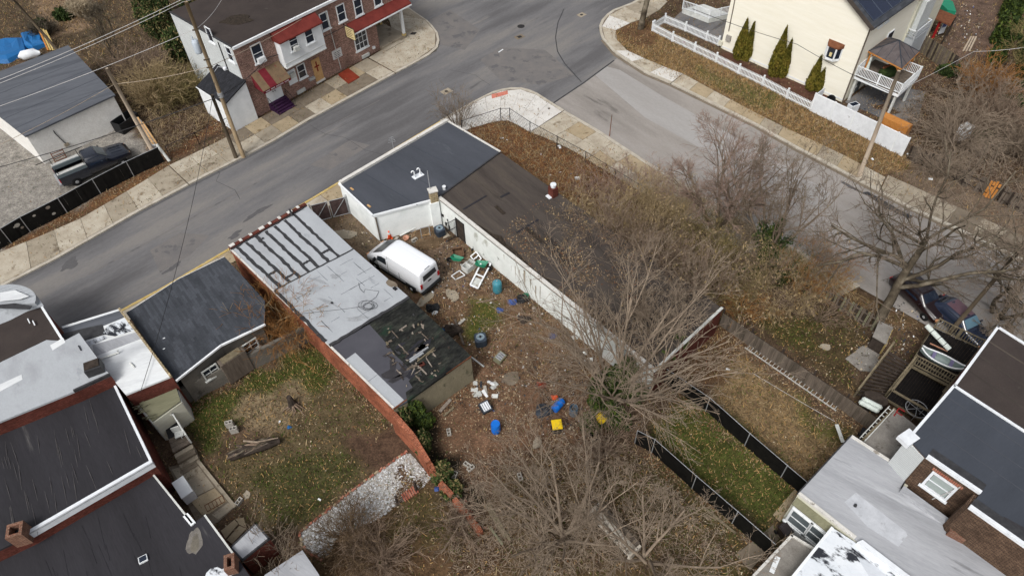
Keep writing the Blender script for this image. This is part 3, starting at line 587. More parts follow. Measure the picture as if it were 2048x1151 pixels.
ribbon('gutter_dirt', [(1204, 80), (1229, 110), (1289, 149), (1341, 171), (1419, 209), (1510, 254), (1591, 300), (1666, 339), (1757, 387), (1893, 454), (1984, 498)], .35, .01, 'concrete_dark', sr)
ribbon('gutter_dirt', [(459, 496), (560, 434), (680, 362), (800, 290), (898, 230), (982, 184)], .25, .005, 'asphalt_dark', road)
ribbon('worn_line', [(178, 548), (300, 482), (420, 415), (520, 362)], .16, .006, 'asphalt_worn', road); ribbon('worn_line', [(560, 300), (640, 262), (760, 200)], .07, .006, 'asphalt_worn', road)
for k, pts in enumerate([[(960, 120), (1000, 95), (1090, 100), (1150, 150), (1080, 170), (1000, 160)], [(860, 40), (900, 20), (960, 60), (930, 100), (880, 90)], [(300, 500), (360, 465), (420, 470), (380, 510), (320, 545)], [(620, 330), (700, 280), (740, 290), (660, 340)]]):
    m = M(); m.sheet([Vector((q.x, q.y, .0035 + .0005 * k)) for q in GS(pts)]); obj('worn_patch', m, 'asphalt_worn', road)
ribbon('crack', [(420, 330), (440, 345), (432, 362), (470, 380), (480, 398)], .04, .006, 'tar', road); ribbon('crack', [(620, 250), (650, 268), (690, 275), (730, 300), (770, 310)], .035, .006, 'tar', road); ribbon('crack', [(900, 140), (950, 150), (980, 170)], .035, .006, 'tar', road)

def vines(name, label, poly, n, seed, mats, L=.6, lift=.12):
    r = np.random.default_rng(seed); xs = [q[0] for q in poly]; ys = [q[1] for q in poly]; pu = np.stack([r.uniform(min(xs), max(xs), n * 3), r.uniform(min(ys), max(ys), n * 3)], 1); pu = pu[inpoly(pu, poly)][:n]; n = len(pu)
    c = np.array([G(u, v, .08) for u, v in pu]); a = r.uniform(0, 6.283, n); l = L * r.uniform(.4, 1.4, n); d = np.stack([np.cos(a) * l, np.sin(a) * l, r.normal(0, lift, n)], 1); w = np.stack([-np.sin(a), np.cos(a), np.zeros(n)], 1) * .014; c[:, 2] += r.uniform(0, lift, n)
    return quads_obj(name, np.stack([c - w, c + w, c + d + w, c + d - w], 1), mats, r.choice(len(mats), n), label)
vines('dry_vines', 'matted dry brown vines covering the corner lot', [(935, 265), (1000, 242), (1060, 268), (1200, 340), (1300, 410), (1250, 480), (1140, 420), (1000, 312)], 8000, 71, ['leaf_rust', 'leaf_brown', 'bark_orange', 'bark_straw', 'leaf_rust'])
vines('brush_litter', 'matted twigs on the ground under the scrub', [(1150, 420), (1300, 420), (1500, 500), (1680, 580), (1620, 630), (1440, 620), (1300, 540)], 9000, 72, ['leaf_brown', 'bark_brown', 'vine_dark', 'bark_straw'])
vines('dead_stalks', 'matted dead stalks behind the screen fence and annex', [(240, 110), (400, 90), (440, 230), (340, 310), (300, 280)], 7000, 73, ['leaf_brown', 'bark_straw', 'vine_dark', 'bark_brown'], .9, .25)
vines('fallen_twigs', 'fallen twigs scattered in the lower yards', [(900, 930), (1100, 880), (1250, 880), (1500, 1130), (900, 1151)], 6000, 74, ['leaf_brown', 'bark_brown', 'bark_pale', 'vine_dark'], .45, .05)
vines('far_stalks', 'matted stalks in the yard beyond the vinyl fence', [(1800, 230), (1870, 150), (2048, 100), (2048, 400), (1880, 330)], 7000, 75, ['leaf_brown', 'vine_dark', 'bark_brown', 'bark_pale'], .8, .2)
r_ = np.random.default_rng(81); C = []
for (a, b, n, w) in (((885, 456), (1290, 765), 2600, .35), ((758, 476), (872, 462), 500, .3), ((715, 545), (940, 772), 1300, .3), ((850, 826), (938, 772), 900, .5), ((1280, 900), (1545, 1110), 1200, .3), ((1440, 668), (1755, 882), 1500, .35), ((1310, 770), (1630, 1000), 1200, .3), ((640, 700), (780, 850), 900, .35), ((380, 822), (570, 690), 700, .3), ((0, 500), (335, 326), 1500, .4)):
    p, q = np.array(G(*a)), np.array(G(*b)); t = r_.random(n)[:, None]; C.append(p * (1 - t) + q * t + r_.normal(0, w, (n, 3)) * np.array([1, 1, 0]) + np.array([0, 0, .08]))
C = np.concatenate(C); quads_obj('contact_shade_leaves', leaf_quads(C, .06, r_, .4), ['leaf_brown', 'leaf_tan', 'leaf_rust'], r_.choice(3, len(C), p=[.5, .28, .22]), 'brown leaves laid along walls and fences as contact shade')  # leaf strips added at wall and fence bases to stand in for contact shade

# ================================================================== BUILDINGS
def shell(root, poly, z, wallmat, roofmat, th=.14, over=.0, name_wall='wall', name_roof='roof', z0=-.15, sides=None):
    """walls: one mesh for each side; roof: slab"""
    p = [Vector((q[0], q[1], 0)) for q in poly]; n = len(p); c = cen(p)
    for i in range(n):
        a, b = p[i], p[(i + 1) % n]; d = (b - a).normalized(); nn = Vector((d.y, -d.x, 0))
        if nn.dot(a - c) < 0: nn = -nn
        mt = (sides or {}).get(i, wallmat)
        m = M(); m.prism([a, b, b - nn * .2 - d * .2, a - nn * .2 + d * .2], z0, z - .001); obj(name_wall, m, mt, root)
    m = M(); m.prism(inset(p, over) if over else p, z, z + th); return obj(name_roof, m, roofmat, root)

# ---- white stucco building in the middle
Z = 2.75
front = GS([(679, 368), (893, 243), (1001, 306), (876, 398), (747, 432)], Z); rear = GS([(877, 398.5), (1002, 306.5), (1445, 618), (1308, 745)], Z)
wb = thing('stucco_building', 'long white stucco building with slate grey front roof and brown rear roof', 'building', cen(front))
r1 = shell(wb, front, Z, 'white_stucco', 'roof_slate'); r2 = shell(wb, rear, Z - .05, 'white_stucco', 'roof_brown', .12, sides={3: 'white_stucco_mould', 2: 'brick_maroon'})
edge_trim(wb, 'parapet', front, [0], Z - .3, Z + .34, .32, 'coping', .3)
edge_trim(wb, 'coping', front, [1], Z + .141, Z + .2, .16, 'coping', .1)
edge_trim(wb, 'gutter', front, [3, 4], Z - .02, Z + .17, .14, 'white_paint', .02)
edge_trim(wb, 'coping', rear, [3], Z + .072, Z + .22, .26, 'coping', .24); edge_trim(wb, 'coping', rear, [2], Z + .072, Z + .17, .18, 'white_dirty', .14)
m = M(); a, b = G(1001, 306, Z), G(876, 398, Z); m.bar((a.x, a.y, Z + .15), (b.x, b.y, Z + .15), .14, .03); obj('roof_seam', m, 'tar', r1)
for k, (a, b) in enumerate([((770, 318), (900, 395)), ((727, 345), (860, 425)), ((820, 290), (945, 350))]):
    a, b = G(*a, Z + .14), G(*b, Z + .14); m = M(); m.bar(a.lerp(b, .03), a.lerp(b, .82), .05, .012); obj('felt_seam', m, 'roof_blue', r1)
for k in range(7):                                   # lapped felt courses of the rear roof
    t = (k + .7) / 7.6; a = rear[0].lerp(rear[1], t); b = rear[3].lerp(rear[2], t); m = M(); strip_mesh(m, a.lerp(b, .01), a.lerp(b, .99), .1, Z + .06, Z + .085, 24, .35, k); obj('felt_lap', m, 'roof_brown', r2)
for k, (c, l, w_, an) in enumerate([((1000, 420), 1.2, .3, -55), ((1068, 470), 2.0, .35, -52), ((950, 405), 2.4, .16, 40), ((1055, 452), 2.2, .18, 38), ((1010, 390), .9, .2, 35)]):
    g = G(*c, Z + .07); m = M(); m.box((g.x, g.y, Z + .085), (l, w_, .03), math.radians(an)); obj('felt_patch', m, 'tar_gravel' if k < 2 else 'roof_black', r2)
m = M(); pts = [(948, 447), (962, 452), (985, 468), (1003, 472), (1012, 488), (1030, 500), (1048, 520), (1075, 545), (1100, 560), (1110, 575), (1090, 567), (1050, 530), (1000, 492), (962, 462)]; m.prism(GS(pts, Z + .07), Z + .06, Z + .11); obj('roof_grit', m, 'tar_gravel', r2)
r_ = np.random.default_rng(61); n = 7000; t_ = np.clip(r_.beta(3, 2.2, n), .25, .97); s_ = r_.random(n); s_ = np.where(r_.random(n) < .5, s_ ** 3 * .5, s_); a0, a1, b0, b1 = [np.array(rear[k])[:2] for k in (0, 1, 3, 2)]
xy = (a0[None] * (1 - s_)[:, None] + a1[None] * s_[:, None]) * (1 - t_)[:, None] + (b0[None] * (1 - s_)[:, None] + b1[None] * s_[:, None]) * t_[:, None]; dn = np.sin(xy[:, 0] * 1.7) + np.cos(xy[:, 1] * 1.3 + xy[:, 0]) + r_.normal(0, .5, n); k_ = (dn > -.2) & (t_ > .28); C = np.concatenate([xy[k_], np.full((k_.sum(), 1), Z + .09)], 1)
o = quads_obj('roof_leaves', leaf_quads(C - np.array(OFF[r2]), .07, r_, .3), ['leaf_brown', 'leaf_tan', 'leaf_rust'], r_.choice(3, len(C), p=[.6, .25, .15]), None, r2)
# chimney at the inner corner, flue mast
c = G(868, 400, Z); m = M(); m.box((c.x, c.y, Z + .35), (.62, .5, 1.3), math.radians(20)); ch = obj('chimney', m, 'chimney_stone', wb); m = M(); m.box((c.x, c.y, Z + 1.05), (.74, .62, .1), math.radians(20)); obj('chimney_cap', m, 'coping', ch)
m = M(); m.tube([(c.x - .2, c.y + .1, Z + 1.05), (c.x - .2, c.y + .1, Z + 2.9)], .035, 6); obj('mast', m, 'steel', wb)
c = G(889, 381, Z); m = M(); m.lathe((c.x, c.y, Z + .14), [(.12, 0), (.12, .22), (.16, .24), (.16, .32)], 10); obj('roof_vent', m, 'white_paint', wb)
c = G(836, 352, Z + .14); m = M(); m.box((c.x, c.y, Z + .17), (.95, .5, .04), math.radians(38)); pl = obj('vent_plate', m, 'metal_white', wb)
for s_ in (-.3, .25):
    dx, dy = math.cos(math.radians(38)) * s_, math.sin(math.radians(38)) * s_; x0, y0 = c.x + dx, c.y + dy
    m = M(); m.tube([(x0, y0, Z + .18), (x0, y0, Z + .75), (x0 - .06, y0 - .02, Z + .85), (x0 - .17, y0 - .05, Z + .85), (x0 - .22, y0 - .06, Z + .72)], .055, 8); obj('gooseneck', m, 'white_paint', pl)
c = G(1106, 392, Z); m = M(); m.box((c.x, c.y, Z + .45), (.55, .6, 1.0), math.radians(35)); ch = obj('chimney', m, 'brick_maroon', wb); m = M(); m.lathe((c.x, c.y, Z + .95), [(.2, 0), (.2, .2), (.26, .22), (.24, .3)], 10); obj('flue_cap', m, 'metal_white', ch); m = M(); m.box((c.x - .35, c.y - .2, Z + .12), (.3, .5, .06), math.radians(35)); obj('flashing', m, 'metal_white', ch)
# rear wall: doorway with open iron gate, vent, meter, downpipe
WL = Wall(rear[0], rear[3])
x, z = WL.px(922, 465); m = M(); WL.box(m, x - .45, x + .45, .1, 2.15, -.02, .012); dr = obj('door', m, 'wood_dark', wb)
m = M(); WL.box(m, x - .55, x - .451, .1, 2.25, 0, .05); WL.box(m, x + .451, x + .55, .1, 2.25, 0, .05); WL.box(m, x - .45, x + .45, 2.151, 2.25, 0, .05); obj('door_frame', m, 'iron', dr)
gt = obj('security_gate', (lambda m: (m.bar(WL.pt(x - .55, .2, .04), WL.pt(x - .62, .2, .95), .04, .04), m.bar(WL.pt(x - .55, 2.05, .04), WL.pt(x - .62, 2.05, .95), .04, .04), m.bar(WL.pt(x - .55, 1.2, .04), WL.pt(x - .62, 1.2, .95), .04, .04), m)[-1])(M()), 'iron', wb)
for k in range(9):
    a = WL.pt(x - .55 - .07 * k / 8, .2, .05 + .9 * k / 8); m = M(); m.bar(a, a + Vector((0, 0, 1.85)), .025, .025); obj('gate_bar', m, 'iron', gt)
for (u, v, w_, h_) in ((886, 430, .22, .22), (893, 447, .16, .3)):
    x2, z2 = WL.px(u, v); m = M(); WL.box(m, x2 - w_ / 2, x2 + w_ / 2, z2 - h_ / 2, z2 + h_ / 2, 0, .09); obj('wall_box', m, 'iron', wb)
rr = random.Random(19)
for k in range(15):
    u = 1000 + 90 * rr.random() if k < 12 else rr.uniform(1110, 1230); x2 = WL.px(u, 560)[0]; w_ = rr.uniform(.015, .06) * (3 if k in (3, 9) else 1); zt_ = rr.uniform(1.6, 2.6); zl = zt_ - rr.uniform(.5, 2.2); m = M()
    pts = [WL.pt(x2 - w_, zt_, .006), WL.pt(x2 + w_, zt_ + .05, .006), WL.pt(x2 + w_ * .7, (zt_ + zl) / 2, .006), WL.pt(x2 + w_ * .2, max(zl, .05), .006), WL.pt(x2 - w_ * .5, (zt_ + zl) / 2, .006)]; m.add(pts, [(0, 1, 2, 3, 4)]); obj('stain_streak', m, rr.choice(['concrete_b', 'cinder', 'cinder', 'back_wall']), wb)
W2 = Wall(front[4], front[3]); m = M(); m.tube([W2.pt(.12, .1, .08), W2.pt(.12, 2.6, .08)], .06, 8); obj('downpipe', m, 'wood_grey', wb)
m = M(); W2.box(m, W2.L - .75, W2.L - .02, 0, 2.7, 0, .35); obj('buttress', m, 'white_stucco', wb)
# aerial on the parapet
c = G(787, 298, Z); an = M(); an.tube([(c.x, c.y, Z), (c.x, c.y, Z + 1.3)], .025, 5)
for k in range(4): an.bar((c.x - .35 + k * .05, c.y - .1, Z + .75 + k * .15), (c.x + .3 - k * .05, c.y + .1, Z + .75 + k * .15), .02, .02)
obj('aerial', an, 'steel', wb)
for (u, v) in ((704, 378), (738, 412)):
    c = G(u, v, Z + .15); m = M(); m.box((c.x, c.y, Z + .17), (.4, .14, .06), -.8); obj('roof_scrap', m, 'plywood', r1)

# ---- brick garage with striped silver roof
Z = 2.8
A_, B_, C_, D_ = (462, 501), (614, 413), (942, 713), (787, 818)
gp = GS([A_, B_, C_, D_], Z)
sg = thing('brick_garage', 'long orange brick garage with silver roof striped in black tar', 'garage', cen(gp))
L1, R1 = (551, 583), (708, 501); L2, R2 = (660, 694), (819, 597)
secs = [([A_, B_, R1, L1], 'roof_silver'), ([L1, R1, R2, L2], 'roof_silver')]
full = [Vector((p.x, p.y, 0)) for p in gp]
for i in range(4):
    a, b = full[i], full[(i + 1) % 4]; d = (b - a).normalized(); nn = Vector((d.y, -d.x, 0)); nn = nn if nn.dot(a - cen(full)) > 0 else -nn
    m = M(); m.prism([a, b, b - nn * .22 - d * .22, a - nn * .22 + d * .22], -.15, Z - .001); obj('wall', m, ['brick_maroon', 'concrete_wall', 'back_wall', 'orange_wall'][i], sg)
rf = []
for k, (px, mt) in enumerate(secs):
    m = M(); m.prism(GS(px, Z), Z, Z + .12 + .05 * k); rf.append(obj('roof', m, mt, sg))
T3, B3 = (739, 650), (815, 804)
BND = [(770, 684), (795, 715), (824, 742), (828, 752), (818, 764), (826, 776), (812, 786)]
m = M(); m.prism(GS([L2, T3] + BND + [B3, D_], Z), Z - .05, Z + .1); rt = obj('roof', m, 'roof_tar', sg)
m = M(); m.prism(GS([T3, R2, C_, B3] + BND[::-1], Z), Z - .05, Z + .13); rmoss = obj('roof', m, 'roof_moss', sg)
mf = GS([L1, R1, R2, L2], Z)
rr = random.Random(77)
for k in range(34):
    s0, t0 = rr.randrange(1, 8) / 8, rr.uniform(.03, .8); hor = k % 2; l = rr.uniform(.06, .2)
    P_ = lambda s_, t_: mf[0].lerp(mf[1], t_).lerp(mf[3].lerp(mf[2], t_), s_)
    a, b = (P_(s0, t0), P_(s0, t0 + l)) if hor else (P_(t0, s0), P_(t0 + l, s0)); m = M(); strip_mesh(m, a, b, .035, Z + .16, Z + .176, 5, .6, k); obj('felt_seam', m, 'seam_grey', rf[1])
for k in range(5):
    c = mf[0].lerp(mf[1], rr.uniform(.15, .9)).lerp(mf[3].lerp(mf[2], rr.uniform(.1, .9)), rr.uniform(.1, .9)); m = M(); m.prism([Vector((q.x, q.y, 0)) for q in blob(c, rr.uniform(.3, .9), rr.uniform(.1, .3), rr.uniform(-1, 1), 16, .5, k)], Z + .16, Z + .172); obj('roof_smudge', m, 'seam_pale', rf[1])
# tar stripes across the front roof
fa = GS([A_, B_, R1, L1], Z)
for k, t in enumerate((.07, .185, .31, .43, .55, .68, .81)):
    a = fa[0].lerp(fa[1], t); b = fa[3].lerp(fa[2], t); m = M(); strip_mesh(m, a.lerp(b, .03), a.lerp(b, .995), .24, Z + .1, Z + .132, 18, .3, k + 3); obj('tar_stripe', m, 'tar', rf[0])
for k, (t0, t1, s_) in enumerate(((.07, .185, .72), (.185, .31, .9), (.43, .55, .83), (.68, .81, .82), (.31, .36, .12))):
    a = fa[0].lerp(fa[3], s_).lerp(fa[1].lerp(fa[2], s_), t0); b = fa[0].lerp(fa[3], s_).lerp(fa[1].lerp(fa[2], s_), t1); m = M(); strip_mesh(m, a, b, .22, Z + .1, Z + .136, 8, .3, k); obj('tar_patch', m, 'tar', rf[0])
for a, b, w_ in ((A_, B_, .3), (L1, R1, .12), (L2, R2, .22)):
    p, q = G(*a, Z), G(*b, Z); m = M(); strip_mesh(m, p, q, w_, Z + .1, Z + .19, 20, .25, 5); obj('tar_band', m, 'tar', sg)
p, q = G(*L1, Z), G(*D_, Z); m = M(); strip_mesh(m, p, p.lerp(q, .47), .24, Z + .1, Z + .186, 22, .3, 6); obj('tar_band', m, 'tar', sg)
# front parapet in coping pieces, red brick showing
edge_trim(sg, 'parapet', gp, [0], Z - .4, Z + .3, .28, 'brick_maroon', .05)
for k in range(8):
    t0, t1 = (k + .06) / 8, (k + (.3 if k % 3 else .55)) / 8; a, b = gp[0].lerp(gp[1], t0), gp[0].lerp(gp[1], t1); d = (b - a).normalized(); n = Vector((-d.y, d.x, 0)); n = n if n.dot(a - cen(gp)) > 0 else -n
    m = M(); m.prism([a - n * .02, b - n * .02, b + n * .27, a + n * .27], Z + .301, Z + .36); obj('coping_stone', m, 'coping', sg)
edge_trim(sg, 'coping', gp, [3], Z + .02, Z + .16, .12, 'coping', .1); edge_trim(sg, 'drip_edge', gp, [2], Z + .02, Z + .12, .08, 'rust', .02)
a, b = G(690, 722, Z), G(787, 818, Z); d = (b - a).normalized(); n = Vector((d.y, -d.x, 0)); n = n if n.x > 0 else -n
for t0, t1 in ((.0, .47), (.475, 1)):
    m = M(); m.prism([a.lerp(b, t0), a.lerp(b, t1), a.lerp(b, t1) + n * .85, a.lerp(b, t0) + n * .85], Z + .09, Z + .118); obj('silver_sheet', m, 'roof_silver', rt)
for k, pts in enumerate([[(779, 720), (788, 715), (793, 728), (790, 742), (800, 738), (812, 722), (822, 728), (808, 745), (800, 752), (780, 758), (765, 755), (762, 748), (780, 738)], [(764, 711), (778, 704), (780, 708), (770, 714)], [(775, 762), (800, 748), (826, 738), (830, 744), (805, 756), (785, 766)]]):
    m = M(); m.sheet(GS(pts, Z + .106)); obj('wet_patch', m, 'wet_tar', rt)
rr = random.Random(4)
for k in range(60):                                  # torn felt and scraps on the collapsed rear corner
    if k % 3: t, s_ = min(.93, max(.08, rr.gauss(.35, .22))), min(.93, max(.1, rr.gauss(.62, .2)))
    else: t, s_ = rr.uniform(.08, .92), rr.uniform(.1, .93)
    p = G(*T3, Z).lerp(G(*R2, Z), t).lerp(G(*B3, Z).lerp(G(*C_, Z), t), s_); big = rr.random() ** 2
    m = M(); m.prism([Vector((q.x, q.y, 0)) for q in blob(p, .05 + .26 * big, .025 + .07 * rr.random(), rr.choice((-.9, -.9, .7, rr.uniform(0, 3))), 11, .8, k)], Z + .12, Z + .14 + rr.uniform(0, .05)); obj('torn_felt', m, rr.choice(['shredded', 'wood_grey', 'shredded', 'wood_dark', 'wood_deck', 'tar']), rmoss)
for k, (u, v, rx_, ry_) in enumerate(((833, 700, 1.0, .42), (848, 690, .55, .3), (822, 748, .35, .25), (800, 690, .3, .16))):
    m = M(); m.prism([Vector((q.x, q.y, 0)) for q in blob(G(u, v, Z + .14), rx_, ry_, math.radians(38), 16, .5, k)], Z + .125, Z + .137); obj('rotted_hole_shade', m, 'ink', rmoss)  # flat black sheets paint the shade inside the ragged roof holes
for (u, v, l, w_, mt, an) in ((838, 706, 1.5, .12, 'steel', 40), (833, 714, 1.1, .12, 'steel', 40), (852, 708, 1.5, .07, 'wood_deck', 45), (843, 728, .4, .28, 'brick_maroon', 30), (842, 736, 1.2, .08, 'shredded', -50), (832, 730, .9, .14, 'wood_grey', 20), (858, 724, .8, .06, 'shredded', -60), (790, 668, .8, .05, 'wood_grey', -52), (806, 655, .6, .08, 'shredded', 40), (850, 672, .7, .05, 'wood_grey', -48)):
    c = G(u, v, Z + .2); m = M(); m.box((c.x, c.y, Z + .18), (l, w_, .08), math.radians(an)); obj('roof_debris', m, mt, rmoss)
for k in range(13):                                  # lapped shingle courses still in place
    t = (k + .5) / 13.5; a, b = G(*T3, Z).lerp(G(*B3, Z), t), G(*R2, Z).lerp(G(*C_, Z), t); t0 = rr.uniform(.35, .75) if .2 < t < .9 else .1; m = M(); strip_mesh(m, a.lerp(b, t0), a.lerp(b, .985), .12, Z + .12, Z + .15, 14, .5, k); obj('shingle_course', m, 'roof_moss', rmoss)
c = G(783, 567, Z + .17); m = M(); m.prism([Vector((q.x, q.y, 0)) for q in blob(c, .5, .25, -.8, 14, .3, 2)], Z + .165, Z + .185); obj('roof_stain', m, 'concrete_dark', rf[1]); c = G(790, 577, Z + .2); m = M(); m.box((c.x, c.y, Z + .22), (.3, .2, .1), -.8); obj('roof_drain', m, 'plastic_black', rf[1])
# slack black cable coiled on the silver roof
cp = [G(594, 628, Z + .19)] + [G(594 + 17 * k, 628 - 1.9 * k, Z + .19) for k in range(1, 7)]
for k in range(46): t = k * .55; cp.append(G(735 + (13 + 5 * math.sin(k * .31)) * math.cos(t + 3) + 3 * math.sin(k * .17), 611 + (8 + 3 * math.cos(k * .23)) * math.sin(t + 3), Z + .19 + k * .003))
for k in range(8): cp.append(G(752 + k * 2 - (0 if k < 4 else (k - 3) * 9), 594 - 4 * k + (0 if k < 4 else (k - 3) * 3), Z + .2))
cp += [G(728, 585, Z + .2), G(720, 577, Z + .2), G(717, 565, Z + .2)]
m = M(); m.tube(cp, .013, 4); obj('coiled_cable', m, 'wire_black', label='loose black cable coiled on the silver garage roof', cat='cable')
m = M(); c = G(582, 425, Z + .5); m.bar((c.x, c.y, Z + .2), (c.x - .08, c.y + .15, Z + .75), .12, .12); obj('roof_stub', m, 'tar', sg)

# ---- orange garden wall running on from the garage, ruined towards its end
gw = thing('garden_wall', 'orange painted brick garden wall with ivy, crumbling towards its end', 'wall', G(800, 880))
segs = [((787, 818), (829, 866), 2.5, 2.3), ((829.5, 866.5), (861, 919), 2.3, 1.9), ((862, 921), (880, 950), 1.6, .9), ((884, 960), (908, 985), 1.1, .8), ((912, 992), (938, 1022), .9, .75), ((941, 1026), (966, 1060), .7, .5)]
for k, (a, b, h1, h2) in enumerate(segs):
    p, q = G(*a, h1), G(*b, h2); d = Vector((q.x - p.x, q.y - p.y, 0)).normalized(); n = Vector((d.y, -d.x, 0)) * .32
    pa, qa = Vector((p.x, p.y, 0)), Vector((q.x, q.y, 0)); m = M(); m.prism([pa, qa, qa + n, pa + n], -.15, [h1, h2, h2, h1]); obj('wall_run', m, 'orange_wall', gw)
rr = random.Random(9)
for k in range(26):
    c = G(rr.uniform(868, 960), 0); t = rr.random(); c = G(lerp(868, 965, t) + rr.uniform(-10, 10), lerp(945, 1060, t) + rr.uniform(-10, 10)); m = M(); m.box((c.x, c.y, ground_z(c.x, c.y) + .06), (.24, .12, .1), rr.uniform(0, 3), rx=rr.uniform(-.3, .3)); obj('loose_brick', m, 'edging_brick', gw)

# ---- shingled house and rough garden wall
Z = 3.0
hp = GS([(255, 629), (360, 561), (451, 517), (531, 604), (531, 650), (443, 692), (353, 763)], Z)
hs_ = thing('shingled_house', 'low house with dark blue grey shingle roof behind rough concrete wall', 'house', cen(hp))
shell(hs_, inset(hp, -.35), Z, 'concrete_wall', 'shingle_dark', .05); m = M(); m.prism(hp, Z + .05, Z + .2); hr = obj('roof_shingles', m, 'shingle_dark', hs_, uvang=-52)
edge_trim(hs_, 'gutter', hp, [4, 5], Z + .08, Z + .21, .12, 'white_paint', .0)
edge_trim(hs_, 'edge_strip', hp, [0, 1], Z + .1, Z + .212, .05, 'coping', .0)
WH = Wall(inset(hp, -.35)[6], inset(hp, -.35)[4])
for (x, w_) in ((WH.px(418, 737)[0], 1.1), (WH.px(498, 685)[0], 1.1)): window(WH, hs_, x, 1.75, w_, 1.0, 'white_dirty', 'glass_dark', 2, 2)
x = WH.px(460, 712)[0]; m = M(); WH.box(m, x - .9, x + .9, .2, 2.3, 0, .6); obj('porch', m, 'wood_grey', hs_); m = M(); WH.box(m, x - .7, x + .7, 2.31, 2.36, .02, .55); obj('rotten_ply', m, 'wood_deck', hs_)
for (u, v) in ((328, 676), (328, 697)):
    c = G(u, v, Z + .2); m = M(); m.box((c.x, c.y, Z + .21), (.14, .06, .02), .5); obj('roof_scrap', m, 'white_paint', hr)
cw = thing('concrete_wall', 'rough grey concrete garden wall below the dark shingle roof', 'wall', G(480, 760))
wz = 1.6
for (a, b) in (((354, 783), (465, 727)), ((465.5, 726.8), (571, 674)), ((571.5, 673.8), (640, 640))):
    p, q = G(*a, wz), G(*b, wz); d = Vector((q.x - p.x, q.y - p.y, 0)).normalized(); n = Vector((-d.y, d.x, 0)) * .25; pa, qa = Vector((p.x, p.y, 0)), Vector((q.x, q.y, 0)); m = M(); m.prism([pa, qa, qa + n, pa + n], -.15, wz); obj('wall_run', m, 'concrete_wall', cw)
p, q = G(354, 783, wz), G(330, 745, wz); m = M(); m.prism([Vector((p.x, p.y, 0)), Vector((q.x, q.y, 0)), Vector((q.x - .22, q.y, 0)), Vector((p.x - .22, p.y, 0))], -.15, wz); obj('wall_run', m, 'concrete_wall', cw)

# ---- terrace of flat roofs, street side
def flat_house(name, label, roofpx, z, wall, roof, th=.14, trim=(), trimmat='coping', tw=.14, tz=.08, z0=-.15, cat='house'):
    p = GS(roofpx, z); root = thing(name, label, cat, cen(p)); r = shell(root, p, z, wall, roof, th, z0=z0)
    if trim: edge_trim(root, 'coping', p, trim, z + th - .12, z + th + tz, tw, trimmat, tw * .9)
    return root, r, p
b1, b1r, b1p = flat_house('patched_house', 'narrow house with white and grey patched flat roof', [(125, 655), (242, 619), (345, 754), (253, 791), (206, 735)], 3.6, 'brick_maroon', 'roof_white', trim=(1,), trimmat='chimney_stone')
z = 3.745
for k, (pts, mt) in enumerate([([(126, 656), (242, 620), (252, 633), (205, 652), (160, 665), (131, 676)], 'roof_grey'), ([(125, 667), (160, 658), (205, 648), (212, 668), (165, 682), (132, 688)], 'tar'), ([(214, 652), (250, 636), (268, 660), (230, 672), (205, 668)], 'roof_flaking'), ([(185, 690), (272, 664), (284, 676), (190, 712)], 'roof_silver_r'), ([(168, 686), (208, 670), (215, 676), (172, 694)], 'roof_flaking_b')]):
    m = M(); m.prism(GS(pts, z), z - .01, z + .004 * (k + 1)); obj('roof_patch', m, mt, b1r)
m = M(); a, b = G(200, 720, z), G(239, 706, z); m.tube([(a.x, a.y, z + .1), (b.x, b.y, z + .1), (b.x + .02, b.y, z + .35)], .05, 7); obj('vent_pipe', m, 'white_dirty', b1)
m = M(); a, b = G(261, 726, z), G(270, 735, z); m.tube([(a.x, a.y, z + .06), (b.x, b.y, z + .06)], .05, 7); obj('vent_pipe', m, 'white_dirty', b1)
for (u, v) in ((243, 657), (159, 690)):
    c = G(u, v, z); m = M(); m.box((c.x, c.y, z + .04), (.3, .1, .05), .6); obj('roof_clip', m, 'ink', b1r)
m = M(); p = GS([(262, 795), (347, 757), (361, 801), (304, 842), (280, 808)], 2.4); m.prism(p, 2.4, [2.55, 2.6, 2.35, 2.35, 2.5]); mr = obj('lean_to_roof', m, 'roof_green', b1)
for k in range(4):
    a, b = [(262, 795), (347, 757), (361, 801), (304, 842)][k], [(347, 757), (361, 801), (304, 842), (262, 795)][k]; p, q = G(*a, 2.38), G(*b, 2.38); m = M(); m.bar((p.x, p.y, 1.1), (q.x, q.y, 1.1), .12, 2.3); obj('wall', m, 'white_dirty' if k != 2 else 'pale_siding', b1)
rr = random.Random(2)
for k in range(16): t = rr.random(); c = G(lerp(270, 300, t), lerp(800, 836, t), 2.5); m = M(); m.box((c.x + rr.uniform(-.2, .1), c.y, 2.53), (rr.uniform(.3, .9), .05, .03), math.radians(20)); obj('roof_lath', m, 'roof_green', mr)

